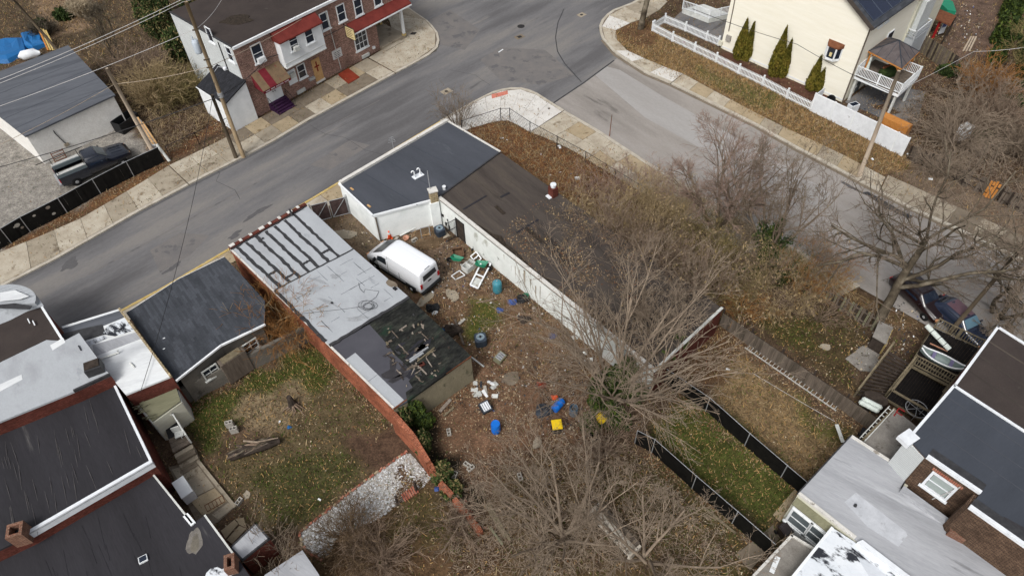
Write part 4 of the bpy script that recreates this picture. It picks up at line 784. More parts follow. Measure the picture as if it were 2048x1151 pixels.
a1, a1r, a1p = flat_house('silver_house', 'end house with silver coated flat roof and dark brown centre', [(-60, 757), (0, 728), (95, 682), (130, 684), (160, 668), (222, 752), (150, 785), (-10, 850), (-60, 870)], 4.4, 'brick_maroon', 'roof_silver', trim=(5,), trimmat='tar')
a2, a2r, a2p = flat_house('dark_roof_house', 'house with rust brown flat roof edged in silver paint by the street', [(-60, 640), (40, 590), (88, 616), (131, 684), (95, 681), (0, 727), (-60, 756)], 4.3, 'brick_maroon', 'roof_tar_old', trim=(2,), trimmat='white_paint')
z = 4.445
m = M(); m.prism(GS([(-60, 670), (0, 648), (20, 640), (55, 622), (88, 612), (80, 600), (40, 588), (-60, 625)], z), z - .01, z + .012); obj('roof_patch', m, 'roof_silver', a2r)
cv = M()                                             # curved silver dormer roof at the frame's edge
for k in range(8):
    t0, t1 = math.pi * (.5 - .5 * k / 8), math.pi * (.5 - .5 * (k + 1) / 8); c = G(5, 615, 4.4)
    cv.prism([Vector((c.x - 5, c.y + 2.2 * math.sin(t0) * .8 - 1, 0)), Vector((c.x + 2.4 * math.cos(t0), c.y + 1.6 * math.sin(t0), 0)), Vector((c.x + 2.4 * math.cos(t1), c.y + 1.6 * math.sin(t1), 0)), Vector((c.x - 5, c.y - 1.2, 0))], 4.3, 5.0 - .03 * k)
obj('bowed_roof', cv, 'roof_silver', a2)
for k, (pts, mt) in enumerate([([(0, 585), (30, 580), (58, 592), (40, 598), (0, 602)], 'roof_white'), ([(-10, 610), (30, 606), (64, 612), (60, 618), (0, 616)], 'tar')]):
    m = M(); m.prism(GS(pts, 5.0), 4.98, 5.012 + .004 * k); obj('roof_patch', m, mt, a2r)
for k, pts in enumerate([[(0, 768), (43, 748), (45, 758), (0, 782)], [(100, 690), (126, 675), (131, 684), (105, 700)]]):
    m = M(); m.prism(GS(pts, 4.55), 4.535, 4.552); obj('roof_patch', m, 'roof_white', a1r)
for (u, v) in ((160, 696), (58, 642), (68, 646)):
    c = G(u, v, 4.55); m = M(); m.box((c.x, c.y, 4.58), (.5, .06, .06), -.9); obj('roof_strip', m, 'ink' if u > 100 else 'white_paint', a1r)
c = G(192, 740, 4.6); m = M(); m.box((c.x, c.y, 4.8), (.95, .75, .7), math.radians(25)); ch = obj('chimney', m, 'tar', a1); m = M(); m.box((c.x - .05, c.y + .05, 5.18), (.85, .6, .06), math.radians(25)); obj('chimney_cap', m, 'wood_dark', ch)

c1, c1r, c1p = flat_house('black_roof_house', 'terraced house with wide wrinkled black felt roof and white gutter', [(-60, 880), (5, 853), (210, 762), (224, 752), (309, 929), (60, 1073), (-60, 1130)], 3.3, 'brick_maroon', 'roof_black', trim=(3,), trimmat='metal_white')
edge_trim(c1, 'parapet', c1p, [4], 3.1, 3.55, .3, 'metal_white', .28); m = M(); p = [c1p[4], c1p[5]]; d = (p[1] - p[0]).normalized(); n = Vector((-d.y, d.x, 0))
m.bar(p[0] + Vector((0, 0, .27)) + n * .0, p[1] + Vector((0, 0, .27)), .08, .04); obj('parapet_cap', m, 'steel', c1)
rr = random.Random(21)
for k in range(75):                                  # wrinkles in the felt
    u, v = rr.uniform(0, 285), rr.uniform(790, 1060)
    if inpoly(np.array([[u, v], [u + 22, v + 34]]), [(0, 860), (205, 768), (298, 925), (60, 1060), (0, 1080)]).all():
        a = G(u, v, 3.45); l = rr.uniform(.8, 2.6); an = math.radians(-58 + rr.uniform(-5, 5)); b = a + Vector((math.cos(an) * l, math.sin(an) * l, 0)); m = M(); m.tube([(a.x, a.y, 3.432), (lerp(a.x, b.x, .5) + .03, lerp(a.y, b.y, .5), 3.46), (b.x, b.y, 3.432)], [.006, .022, .006], 5); obj('felt_wrinkle', m, 'felt_pale', c1r)
def brick_chimney(root, u, v, z, sx, sy, h, rz, flues=1):
    c = G(u, v, z + h); m = M(); t = .16; R = Matrix.Rotation(rz, 3, 'Z')
    def bx(x, y, a, b, hh=h): q = R @ Vector((x, y, 0)); m.box((c.x + q.x, c.y + q.y, z + hh / 2 - .1), (a, b, hh + .2), rz)
    bx(0, sy / 2 - t / 2, sx, t); bx(0, -sy / 2 + t / 2, sx, t); bx(sx / 2 - t / 2, 0, t, sy - 2 * t); bx(-sx / 2 + t / 2, 0, t, sy - 2 * t)
    if flues > 1: bx(0, 0, t, sy - 2 * t)
    o = obj('chimney', m, 'chimney_brick', root, uvang=math.degrees(rz)); m = M(); m.box((c.x, c.y, z + h * .3), (sx - 2 * t, sy - 2 * t, h * .4), rz); obj('flue', m, 'ink', o)
brick_chimney(c1, 28, 1058, 3.3, .8, .8, 1.0, .3)
d1, d1r, d1p = flat_house('black_roof_house', 'lower terraced house with black felt roof, dried puddle mark and small skylight', [(30, 1100), (310, 950), (388, 1047), (413, 1031), (475, 1115), (520, 1180), (300, 1400), (-60, 1400), (-60, 1150)], 2.3, 'brick_maroon', 'roof_black', trim=(1, 3), trimmat='white_dirty', tw=.1)
p, q = d1p[0], d1p[1]
m = M(); m.prism([Vector((v_.x, v_.y, 0)) for v_ in blob(G(389, 1082, 2.45), .38, .82, .2, 20, .25, 3)], 2.43, 2.447); obj('puddle_mark', m, 'puddle_rim', d1r)
m = M(); m.prism([Vector((v_.x, v_.y, 0)) for v_ in blob(G(390, 1086, 2.45), .2, .58, .2, 20, .25, 3)], 2.43, 2.451); obj('puddle_mark', m, 'puddle', d1r)
c = G(287, 1118, 2.45); m = M(); m.box((c.x, c.y, 2.5), (.45, .38, .12), .5); sk = obj('skylight', m, 'white_paint', d1); m = M(); m.box((c.x, c.y, 2.57), (.36, .29, .03), .5); obj('pane', m, 'glass_dark', sk)
m = M(); a, b = G(372, 1030, 2.4), G(388, 1049, 2.4); m.bar((a.x, a.y, 2.42), (b.x, b.y, 2.42), .3, .2); obj('gutter_box', m, 'white_paint', d1)
brick_chimney(d1, 458, 1122, 2.3, .55, .85, .9, .25, 1); m = M(); c = G(440, 1145, 2.5); m.prism([Vector((v_.x, v_.y, 0)) for v_ in blob(c, .7, .4, .2, 14, .4, 7)], 2.43, 2.47); obj('roof_patch', m, 'roof_flaking', d1r)
for k in range(26):
    u, v = rr.uniform(80, 380), rr.uniform(990, 1150); a = G(u, v, 2.45); an = math.radians(-56 + rr.uniform(-6, 6)); l = rr.uniform(.8, 2.2); b = a + Vector((math.cos(an) * l, math.sin(an) * l, 0))
    if not inpoly(np.array([[u, v], [u + 50, v + 75]]), [(80, 1090), (300, 975), (380, 1060), (430, 1300), (40, 1300)]).all(): continue
    m = M(); m.bar((a.x, a.y, 2.445), (b.x, b.y, 2.445), .035, .02); obj('felt_lap', m, 'roof_black', d1r)
sh, shr, shp = flat_house('flat_shed', 'small flat shed with blotchy black and white felt roof', [(461, 1096), (513, 1046), (541, 1078), (486, 1122)], 2.1, 'brick_maroon', 'roof_silver_r', trim=(0, 1, 2, 3), trimmat='tar', tw=.1, tz=.02, cat='shed')
pr, prr, prp = flat_house('grey_roof_shed', 'shed with plain pale grey roof behind bare saplings', [(530, 1151), (606, 1101), (640, 1151), (600, 1215), (560, 1230)], 2.0, 'pale_siding', 'roof_silver_r', trim=(), cat='shed')

# ---- corner brick house with shop front
Z = 7.5
f0 = G(514, 236); f1 = G(761, 100); fd = Vector((f1.x - f0.x, f1.y - f0.y, 0)); Lf = fd.length; fd.normalize(); fn = Vector((-fd.y, fd.x, 0))   # fn points away from street
Lb = (G(812, 73, .42) - f0).dot(fd) + .55; DB = 10.5
bp = [f0, f0 + fd * Lb, f0 + fd * Lb + fn * DB, f0 + fn * DB]
bh = thing('brick_house', 'two storey brick corner house with white bay, red awning and red shop canopy', 'house', cen(bp))
bd = math.degrees(math.atan2(fd.y, fd.x))
# the shop corner is cut back at street level behind the porch: upper storey spans it
def wallbox(poly, z0, z1, mat, nm='wall'):
    m = M(); m.prism(poly, z0, z1); return obj(nm, m, mat, bh)
wallbox([f0, f0 + fd * Lf, f0 + fd * Lf + fn * DB, f0 + fn * DB], -.1, 3.8, 'brick_house'); wallbox(bp, 3.801, Z, 'brick_house')
wallbox([f0 - fd * .04 + fn * .06, f0 - fd * .001 + fn * .06, f0 - fd * .001 + fn * (DB - .1), f0 - fd * .04 + fn * (DB - .1)], -.1, Z - .02, 'siding_white', 'side_cladding')
m = M(); m.prism([bp[0] - fd * .05 - fn * .15, bp[1] - fn * .15, bp[2], bp[3] - fd * .05], Z + .001, Z + .1); br = obj('roof', m, 'roof_tar_old', bh)
m = M(); m.prism([bp[0] - fd * .06 - fn * .28, bp[1] - fn * .28, bp[1] - fn * .1, bp[0] - fd * .06 - fn * .1], Z - .1, Z + .14); obj('cornice', m, 'white_paint', bh)
m = M(); m.prism([bp[0] - fd * .12 - fn * .1, bp[0] + fd * .05 - fn * .1, bp[3] + fd * .05, bp[3] - fd * .12], Z + .1, Z + .15); obj('roof_edge', m, 'tar', bh)
m = M(); m.prism([Vector((q.x, q.y, 0)) for q in blob(G(475, 42, Z), 1.5, .9, .3, 20, .3, 5)], Z + .09, Z + .13); obj('tar_patch', m, 'tar_gravel', br)
FW = Wall(f0, f0 + fd * Lb); SW_ = Wall(f0 - fd * .04, f0 - fd * .04 + fn * DB)
def win_px(u, v, w, h, **k): x, z = FW.px(u, v); return window(FW, bh, x, z, w, h, **k)
w1 = win_px(515, 106, 1.15, 1.85); x, z = FW.px(519, 113); m = M(); FW.box(m, x - .4, x + .4, z - .55, z - .05, .03, .35); obj('air_conditioner', m, 'white_paint', w1)
for (u, v) in ((649, 42), (682, 26), (716, 14)): win_px(u, v, 1.05, 1.75)
for k in range(4): x = FW.px(716, 14)[0] + 2.6 * (k + 1); window(FW, bh, x, FW.px(716, 14)[1], 1.05, 1.75)
# bay
x0, zb = FW.px(568, 137); x1, _ = FW.px(648, 98); zt = zb + 2.55; dB = .95
x0, zb = FW.px(561, 128)[0], 3.85; x1 = FW.px(641, 92)[0]; zt = 6.45
m = M(); FW.box(m, x0, x1, zb, zt, .002, dB); by = obj('bay', m, 'white_paint', bh)
m = M(); pts = [FW.pt(x0 - .15, zt, .0), FW.pt(x1 + .15, zt, .0), FW.pt(x1 + .15, zt, dB + .25), FW.pt(x0 - .15, zt, dB + .25)]; m.prism(pts, zt + .001, [zt + 1.0, zt + 1.0, zt + .12, zt + .12]); obj('bay_roof', m, 'red_roof', by)
m = M(); FW.box(m, x0 - .03, x1 + .03, zb - .1, zb - .001, .0, dB + .05); FW.box(m, x0 - .02, x1 + .02, zb + .35, zb + .42, dB + .001, dB + .03); obj('bay_moulding', m, 'white_dirty', by)
BW = Wall(FW.pt(0, 0, dB), FW.pt(1, 0, dB))
for (u, v, ac) in ((587, 85, 1), (618, 71, 0)):
    x, z = BW.px(u, v); wo = window(BW, by, x, z, 1.0, 1.55, 'white_paint', 'glass_dark', 1, 3 if ac else 2, .07)
    if ac: m = M(); BW.box(m, x - .25, x + .3, z - .75, z - .35, .03, .4); obj('air_conditioner', m, 'white_dirty', wo)
# street level: awning, door, steps, window, boarded door with cross, notice, sign
x0, _ = FW.px(505, 165); xa, za = FW.px(499, 147); xb, zb_ = FW.px(557, 121); aw = thing('awning', 'faded red cloth awning over the white double door of the brick house', 'awning', FW.pt((xa + xb) / 2, 2.9))
xa, xb = FW.px(500, 147)[0], FW.px(556, 121)[0]; n_ = 4
for k in range(n_):
    t0, t1 = xa + (xb - xa) * k / n_, xa + (xb - xa) * (k + 1) / n_; m = M()
    vs = [FW.pt(t0, 4.4, .02), FW.pt(t1 - .003, 4.4, .02), FW.pt(t1 - .003, 3.15, 1.45), FW.pt(t0, 3.15, 1.45)]; lo = [q - Vector((0, 0, .05)) for q in vs]; m.add(vs + lo, [(0, 1, 2, 3), (7, 6, 5, 4), (0, 4, 5, 1), (1, 5, 6, 2), (2, 6, 7, 3), (3, 7, 4, 0)]); obj('awning_panel', m, ['awning_worn', 'red_cloth', 'awning_worn', 'awning_worn'][k], aw)
m = M(); FW.box(m, xa, xb, 2.85, 3.12, 1.42, 1.45); vl = obj('valance', m, 'red_cloth', aw); m = M(); m.add([FW.pt(xa - .01, 4.4, .02), FW.pt(xa - .01, 3.15, 1.45), FW.pt(xa - .01, 3.0, 1.45), FW.pt(xa - .01, 3.0, .02)], [(0, 1, 2, 3)]); obj('awning_cheek', m, 'red_cloth', aw)
rr = random.Random(3)
for k in range(22):
    if k in (4, 9, 17): continue
    t = xa + .25 + (xb - xa - .5) * k / 22; m = M(); FW.box(m, t, t + .05, 2.93, 2.93 + rr.choice((.1, .12, .12)), 1.451, 1.456); obj('letter', m, 'white_paint', vl)
xd = (FW.px(529, 195)[0] + FW.px(567, 175)[0]) / 2
for s_ in (-1, 1):
    m = M(); FW.box(m, xd + (0.01 if s_ > 0 else -.9), xd + (.9 if s_ > 0 else -.01), .8, 2.7, 0, .05); d_ = obj('door', m, 'white_paint', bh); m = M(); FW.box(m, xd + s_ * .12 - .03, xd + s_ * .12 + .03, 1.7, 1.85, .051, .1); obj('handle', m, 'iron', d_)
st = thing('front_steps', 'dark purple painted steps below the red awning', 'steps', FW.pt(xd, 0, .8))
for k in range(5): m = M(); FW.box(m, xd - .95, xd + 1.0, .05, .8 - .15 * k, .002 + (.42 + .28 * (k - 1) if k else 0), .42 + .28 * k); obj('step', m, 'purple_paint', st)
for s_ in (-1.0, 1.05): m = M(); m.tube([FW.pt(xd + s_, .85, .3), FW.pt(xd + s_, 1.6, .3), FW.pt(xd + s_, .95, 1.6), FW.pt(xd + s_, .1, 1.6)], .025, 6); obj('handrail', m, 'iron', st)
x, z = FW.px(603, 142); w2 = window(FW, bh, x, z, 1.0, 1.5, 'white_paint', 'glass_dark', 1, 2); x, z = FW.px(583, 151); m = M(); FW.box(m, x - .5, x + .5, z - .9, z + .6, 0, .06); o = obj('window_panel', m, 'white_paint', bh); m = M(); FW.box(m, x - .25, x + .3, z - .15, z + .35, .061, .3); obj('air_conditioner', m, 'white_dirty', o)
x, z = FW.px(634, 136); m = M(); FW.box(m, x - .5, x + .5, .35, 2.75, 0, .04); bo = obj('boarded_door', m, 'plywood', bh, label='plywood boarded doorway with red cross'); m = M(); FW.box(m, x - .07, x + .07, 1.35, 2.45, .041, .06); FW.box(m, x - .3, x - .071, 1.85, 2.0, .041, .06); FW.box(m, x + .071, x + .3, 1.85, 2.0, .041, .06); obj('cross', m, 'cross_red', bo)
m = M(); FW.box(m, x - .55, x + .55, .2, .349, 0, .2); obj('door_step', m, 'coping', bh); m = M(); FW.box(m, x - 1.3, x - .65, .9, 1.15, 0, .3); obj('meter_box', m, 'steel', bh)
x, z = FW.px(674, 108); m = M(); FW.box(m, x - .6, x + .6, z - .45, z + .5, 0, .04); ns = obj('notice_board', m, 'sign_white', bh)
for k in range(4): m = M(); FW.box(m, x - .4, x + .4 - .1 * (k % 2), z + .2 - .18 * k, z + .26 - .18 * k, .041, .045); obj('lettering', m, 'plastic_dark', ns)
x, z = FW.px(690, 66); sg2 = thing('hanging_sign', 'cream lettered sign board sticking out from the brick house', 'sign', FW.pt(x, z, .7)); zs = 3.45
m = M(); FW.box(m, x - .05, x + .05, zs, zs + 1.15, .25, 1.55); sb = obj('sign_board', m, 'sign_cream', sg2); m = M(); FW.box(m, x - .04, x + .04, zs + 1.151, zs + 1.22, .0, 1.6); FW.box(m, x - .04, x + .04, zs - .07, zs - .001, .0, 1.6); obj('sign_frame', m, 'wood_dark', sg2)
for k in range(5):
    m = M(); FW.box(m, x - .056, x - .051, zs + .95 - .2 * k, zs + 1.03 - .2 * k, .4, 1.4 - .15 * (k % 2)); obj('lettering', m, 'awning_worn', sb)
m = M(); m.tube([FW.pt(FW.px(654, 40)[0], 6.8, .06), FW.pt(FW.px(682, 140)[0], .3, .06)], .04, 6); obj('downpipe', m, 'white_dirty', bh)
x, z = FW.px(721, 78); window(FW, bh, x, 2.25, 1.75, 2.1, 'white_paint', 'glass_dark', 3, 3, .1)
for u, v in ((602, 183), (731, 114)): x, z = FW.px(u, v); m = M(); FW.box(m, x - .5, x + .5, .15, .5, 0, .15); obj('basement_window', m, 'white_dirty', bh)
x = FW.px(748, 104)[0]; m = M(); FW.box(m, x - .15, x + .15, .6, .85, 0, .2); obj('wall_lamp', m, 'white_paint', bh)
# red canopy over the shop front and corner porch
xr0 = FW.px(700, 75)[0] - .1; zc_ = 3.8
cp_ = thing('shop_canopy', 'long red felt canopy wrapping over the corner shop porch', 'canopy', FW.pt(xr0 + 4, zc_, .4))
m = M(); m.prism([FW.pt(xr0, 0, .002), FW.pt(Lb + .6, 0, .002), FW.pt(Lb + .6, 0, 1.0), FW.pt(xr0, 0, 1.0)], zc_ - .02, [zc_ + .75, zc_ + .75, zc_ + .12, zc_ + .12]); obj('canopy_roof', m, 'red_roof', cp_)
m = M(); FW.box(m, xr0 - .02, Lb + .6, zc_ - .14, zc_ + .0, .95, 1.05); obj('fascia', m, 'white_paint', cp_)
pf = [f0 + fd * Lf + fn * .1, f0 + fd * (Lb - .2) + fn * .1, f0 + fd * (Lb - .2) + fn * 4.4, f0 + fd * Lf + fn * 4.4]
po = thing('shop_porch', 'grey concrete corner porch with white columns under the red canopy', 'porch', cen(pf)); m = M(); m.prism([p - fn * .5 if i < 2 else p for i, p in enumerate(pf)], 0, .42); obj('floor', m, 'concrete_b', po)
m = M(); m.prism([pf[0] - fn * 1.0, pf[0] + fd * 2.6 - fn * 1.0, pf[0] + fd * 2.6 - fn * .51, pf[0] - fn * .51], 0, .24); obj('step', m, 'concrete', po)
for (s_, t) in ((Lb - .5, -.35), (Lb - .5, 3.6), (Lf + 3, 3.9)): p = f0 + fd * s_ + fn * t; m = M(); m.box((p.x, p.y, 2.08), (.26, .26, 3.3), math.radians(bd)); cl = obj('column', m, 'white_paint', po); m = M(); m.box((p.x, p.y, .55), (.34, .34, .24), math.radians(bd)); obj('column_base', m, 'kerb_yellow', cl)
DW = Wall(f0 + fd * (Lf + .003) + fn * .3, f0 + fd * (Lf + .003) + fn * 2.0); m = M(); p = f0 + fd * (Lf + .03) + fn * .9; m.box((p.x, p.y, 1.55), (.06, 1.3, 2.2), math.radians(bd)); obj('door', m, 'white_paint', bh); m = M(); p = f0 + fd * (Lf + .066) + fn * .9; m.box((p.x, p.y, 1.6), (.02, .8, 1.5), math.radians(bd)); obj('door_glass', m, 'glass_mid', bh)
# windows in the pale side wall
for (u, v) in ((460, 108), (420, 70)): x, z = SW_.px(u, v); window(SW_, bh, x, z, .95, 1.5)
m = M(); m.tube([SW_.pt(SW_.px(437, 85)[0], 7.3, .05), SW_.pt(SW_.px(437, 85)[0], 3.9, .05)], .05, 6); obj('downpipe', m, 'iron', bh)
# annex
ax = thing('annex', 'white rendered annex with black shingle lean-to roof beside the brick house', 'annex', f0 - fd * 1.5)
ap = [f0 - fd * 2.75 - fn * .35, f0 - fd * .06 - fn * .35, f0 - fd * .06 + fn * 4.2, f0 - fd * 2.75 + fn * 4.2]
m = M(); m.prism(ap, -.1, [3.1, 4.2, 4.2, 3.1]); obj('wall', m, 'white_paint', ax); q = inset(ap, .12); m = M(); m.prism(q, [3.08, 4.22, 4.22, 3.08], [3.2, 4.34, 4.34, 3.2]); ar = obj('roof', m, 'shingle_black', ax, uvang=bd)
m = M(); m.bar(q[0] + Vector((0, 0, 3.15)), q[3] + Vector((0, 0, 3.15)), .08, .1); obj('gutter', m, 'white_paint', ax)
# cellar hatch
hp_ = GS([(677, 150), (697, 138), (719, 154), (697, 167)], .2); m = M(); m.prism(hp_, .1, [.32, .32, .2, .2]); hc = obj('cellar_hatch', m, 'red_metal', label='rust red steel cellar hatch in the pavement by the brick house', cat='hatch')
a, b = hp_[0].lerp(hp_[1], .5), hp_[2].lerp(hp_[3], .5); m = M(); m.bar((a.x, a.y, .325), (b.x, b.y, .205), .04, .03); obj('hatch_joint', m, 'cross_red', hc)

# ---- white garage with grey roof
Z = 3.15
gr = GS([(-75, 176), (138, 94), (232, 193), (52, 276)], Z)
wg = thing('white_garage', 'rough white stucco garage with grey felt roof beside the gravel lot', 'garage', cen(gr)); shell(wg, inset(gr, -.25), Z, 'garage_stucco', 'roof_grey', .05); m = M(); m.prism(gr, Z + .05, Z + .2); wr = obj('roof_felt', m, 'roof_grey', wg)
for k in range(5): t = (k + .8) / 5.6; a, b = gr[0].lerp(gr[3], t), gr[1].lerp(gr[2], t); m = M(); m.bar((a.x, a.y, Z + .2), (b.x, b.y, Z + .2), .06, .014); obj('felt_lap', m, 'roof_blue', wr)
GWl = Wall(inset(gr, -.25)[3], inset(gr, -.25)[2]); x, z = GWl.px(112, 270); m = M(); m.tube([GWl.pt(x, 2.6, .05), GWl.pt(x, 2.3, .05), GWl.pt(x + .3, 1.0, .05)], .04, 6); obj('conduit', m, 'iron', wg); m = M(); GWl.box(m, x + .15, x + .55, .7, 1.0, 0, .12); obj('meter_box', m, 'concrete_b', wg)

# ---- cream house
e0, e1 = G(1441, 97), G(1683, 205); ed = (e1 - e0).normalized(); en = Vector((-ed.y, ed.x, 0)); en = en if en.y > 0 else -en; Le = (e1 - e0).length; ZE = 8.1; DE = 10.0; apex = 12.2
ch_ = thing('cream_house', 'tall cream sided gable end house with solar panels on its roof', 'house', (e0 + e1) / 2 + en * 5)
cA = math.degrees(math.atan2(ed.y, ed.x))
m = M(); mid = (e0 + e1) / 2; dd = en * DE
vs = [e0, e1, e1 + Vector((0, 0, ZE)), mid + Vector((0, 0, apex)), e0 + Vector((0, 0, ZE))]; vs2 = [v + dd for v in vs]; vs[0] = vs[0] - Vector((0, 0, .1)); vs[1] = vs[1] - Vector((0, 0, .1))
m.add(vs + vs2, [(0, 1, 2, 3, 4), (9, 8, 7, 6, 5), (1, 6, 7, 2), (5, 0, 4, 9), (0, 5, 6, 1)]); obj('wall', m, 'cream_siding', ch_)
for s_, e, nm in ((1, e1, 0), (-1, e0, 1)):
    o2 = ed * (.45 * s_); a = e + Vector((0, 0, ZE - .3)) + o2 - en * .35; b = mid + Vector((0, 0, apex + .06)) - en * .35; c = b + dd + en * .7; d = a + dd + en * .7; up = Vector((0, 0, .16))
    m = M(); vs = [a, b, c, d, a + up, b + up, c + up, d + up]; fs = [(0, 1, 2, 3), (7, 6, 5, 4), (0, 4, 5, 1), (1, 5, 6, 2), (2, 6, 7, 3), (3, 7, 4, 0)]; m.add(vs, fs); rf_ = obj('roof', m, 'shingle_dark', ch_)
    m = M(); m.bar(a + up * .5 - en * .05, b + up * .5 - en * .05, .1, .34); obj('bargeboard', m, 'wood_grey' if 0 else 'roof_brown', ch_)
    if s_ > 0:
        for i in range(6):
            for j in range(2):
                t0, t1 = .06 + i * .155, .06 + i * .155 + .15; s0, s1 = .06 + j * .42, .06 + j * .42 + .4
                P_ = lambda s, t: a.lerp(b, s).lerp(d.lerp(c, s), t) + Vector((0, 0, .22))
                m = M(); q4 = [P_(s0, t0), P_(s1, t0), P_(s1, t1), P_(s0, t1)]; m.add(q4 + [p - Vector((0, 0, .05)) for p in q4], [(0, 1, 2, 3), (7, 6, 5, 4), (0, 4, 5, 1), (1, 5, 6, 2), (2, 6, 7, 3), (3, 7, 4, 0)]); sp = obj('solar_panel', m, 'solar', rf_)
                mm = M()
                for q in range(4): mm.bar(q4[q] + Vector((0, 0, .01)), q4[(q + 1) % 4] + Vector((0, 0, .01)), .04, .03)
                obj('panel_frame', mm, 'solar_edge', sp)
EW = Wall(e0, e1); RW = Wall(e1, e1 + en * DE)
m = M(); m.bar(e1 + Vector((0, 0, 4)) - en * .02 + ed * .05, e1 + Vector((0, 0, 4.0)) - en * .02 + ed * .05 + Vector((0, 0, .001)), .1, .1); m = M(); m.tube([e1 + ed * .08 - en * .05 + Vector((0, 0, ZE - .2)), e1 + ed * .08 - en * .05], .07, 7); obj('downpipe', m, 'wood_grey', ch_)
x, z = EW.px(1465, 20); m = M(); m.tube([EW.pt(x, 7.5, .05), EW.pt(EW.px(1455, 75)[0], 2.2, .05)], .05, 6); obj('conduit', m, 'wood_grey', ch_)
x, z = EW.px(1455, 84); m = M(); EW.box(m, x - .2, x + .35, 1.2, 1.8, 0, .2); obj('meter_box', m, 'stone_block', ch_); m = M(); EW.box(m, x - .9, x - .5, .4, .9, 0, .25); obj('meter_box', m, 'pale_siding', ch_)
m = M(); EW.box(m, .1, Le, .25, .38, 0, .03); obj('siding_trim', m, 'white_paint', ch_)
# oriel window
x, z = EW.px(1668, 102); zb, zt = z - .75, z + .55; ow = thing('oriel_window', 'little three sided oriel window with brown roof on the cream wall', 'window', EW.pt(x, zb))
prof = [(x - .75, 0), (x + .75, 0), (x + .42, .55), (x - .42, .55)]; fo = [EW.pt(a, 0, d) for a, d in prof]
m = M(); m.prism(fo, zb, zb + .22); obj('base', m, 'white_paint', ow); m = M(); m.prism(inset(fo, .1), zt, zt + .08); m.prism(inset(fo, .08), zt + .081, [zt + .4, zt + .4, zt + .1, zt + .1] if True else 0); obj('oriel_roof', m, 'red_roof' if 0 else 'rust', ow)
m = M(); m.prism(inset(fo, -.06), zb + .22, zt); obj('pane', m, 'glass_dark', ow)
for p in fo: m = M(); m.box((p.x, p.y, (zb + zt) / 2 + .1), (.11, .11, zt - zb - .2), .5); obj('mullion', m, 'white_paint', ow)
p = EW.pt(x, zb + .5, .53); m = M(); EW.box(m, x - .12, x + .12, zb + .4, zb + .8, .5, .53); obj('ornament', m, 'sign_cream', ow)
for (u, v) in ((1764, 41), (1777, 32)):
    x, z = RW.px(u, v); window(RW, ch_, x, z, .75, 1.1)
x = 1.6; window(RW, ch_, 1.6, 1.5, .9, 1.1); m = M(); RW.box(m, 5.2, 6.4, 2.8, 5.2, 0, .08); o = obj('patio_door', m, 'white_paint', ch_); m = M(); RW.box(m, 5.3, 6.3, 2.95, 5.1, .081, .1); obj('pane', m, 'glass_dark', o)
m = M(); RW.box(m, 2.2, 3.0, .1, 2.1, 0, .06); obj('door', m, 'glass_mid', ch_)
# neighbour behind
q = e1 + en * (DE + .05); nb = [q - ed * 6, q + ed * .15, q + ed * .15 + en * 7, q - ed * 6 + en * 7]
hb = thing('pale_house', 'pale sided house wing with grey cladding behind the cream house', 'house', cen(nb)); shell(hb, nb, 7.2, 'pale_siding', 'roof_grey')
m = M(); p = q + ed * .16 + en * .6; m.prism([p, p + ed * .45, p + ed * .45 + en * 2.4, p + en * 2.4], -.1, 6.5); obj('bay_cladding', m, 'siding_white', hb)

# ---- raised deck with gazebo behind the cream house
ZD = 2.75
dk = [G(1710, 151, ZD), G(1798, 188, ZD), G(1836, 153, ZD)]; dk.append(dk[0] + (dk[2] - dk[1]))
deck = thing('raised_deck', 'raised deck with white railing behind the cream house', 'deck', cen(dk))
nbd = 16
for k in range(nbd):
    t0, t1 = k / nbd, (k + .93) / nbd; m = M(); m.prism([dk[0].lerp(dk[3], t0), dk[1].lerp(dk[2], t0), dk[1].lerp(dk[2], t1), dk[0].lerp(dk[3], t1)], ZD - .06, ZD); obj('deck_board', m, 'wood_grey', deck)
for k in range(4): m = M(); a, b = dk[k], dk[(k + 1) % 4]; m.bar((a.x, a.y, ZD - .2), (b.x, b.y, ZD - .2), .08, .26); obj('rim_joist', m, 'white_paint', deck)
for k in range(4): m = M(); p = cen(dk).lerp(Vector((dk[k].x, dk[k].y, 0)), .9); m.box((p.x, p.y, ZD / 2 - .2), (.18, .18, ZD - .3), .5); obj('post', m, 'white_dirty', deck)
def railing(root, pts, z, h=1.0, step=.14, mat='white_paint', post=1.8, bw=.045, rail=.07):
    for i in range(len(pts) - 1):
        a, b = pts[i], pts[i + 1]; L = (b - a).length; n = max(1, round(L / post))
        for hh in (h, .12): m = M(); m.bar(Vector((a.x, a.y, z + hh)), Vector((b.x, b.y, z + hh)), rail, .06); obj('rail', m, mat, root)
        for k in range(n + 1): p = a.lerp(b, k / n); m = M(); m.box((p.x, p.y, z + h / 2 + .03), (.1, .1, h + .1), math.atan2(b.y - a.y, b.x - a.x)); obj('railing_post', m, mat, root)
        nb_ = int(L / step); m0 = None; an = math.atan2(b.y - a.y, b.x - a.x)
        for k in range(1, nb_):
            p = a.lerp(b, k / nb_)
            if m0 is None:
                m = M(); m.box((p.x, p.y, z + .12 + (h - .12) / 2), (bw, bw, h - .15), an); m0 = obj('baluster', m, mat, root); p_ = p
            else: c = m0.copy(); COL.objects.link(c); c.location = m0.location + Vector((p.x - p_.x, p.y - p_.y, 0))
railing(deck, [dk[3], dk[0], dk[1], dk[2], dk[2].lerp(dk[3], .35)], ZD)
gz_ = thing('gazebo', 'timber gazebo with brown hipped metal roof standing on the raised deck', 'gazebo', cen(dk) + Vector((0, 0, ZD)))
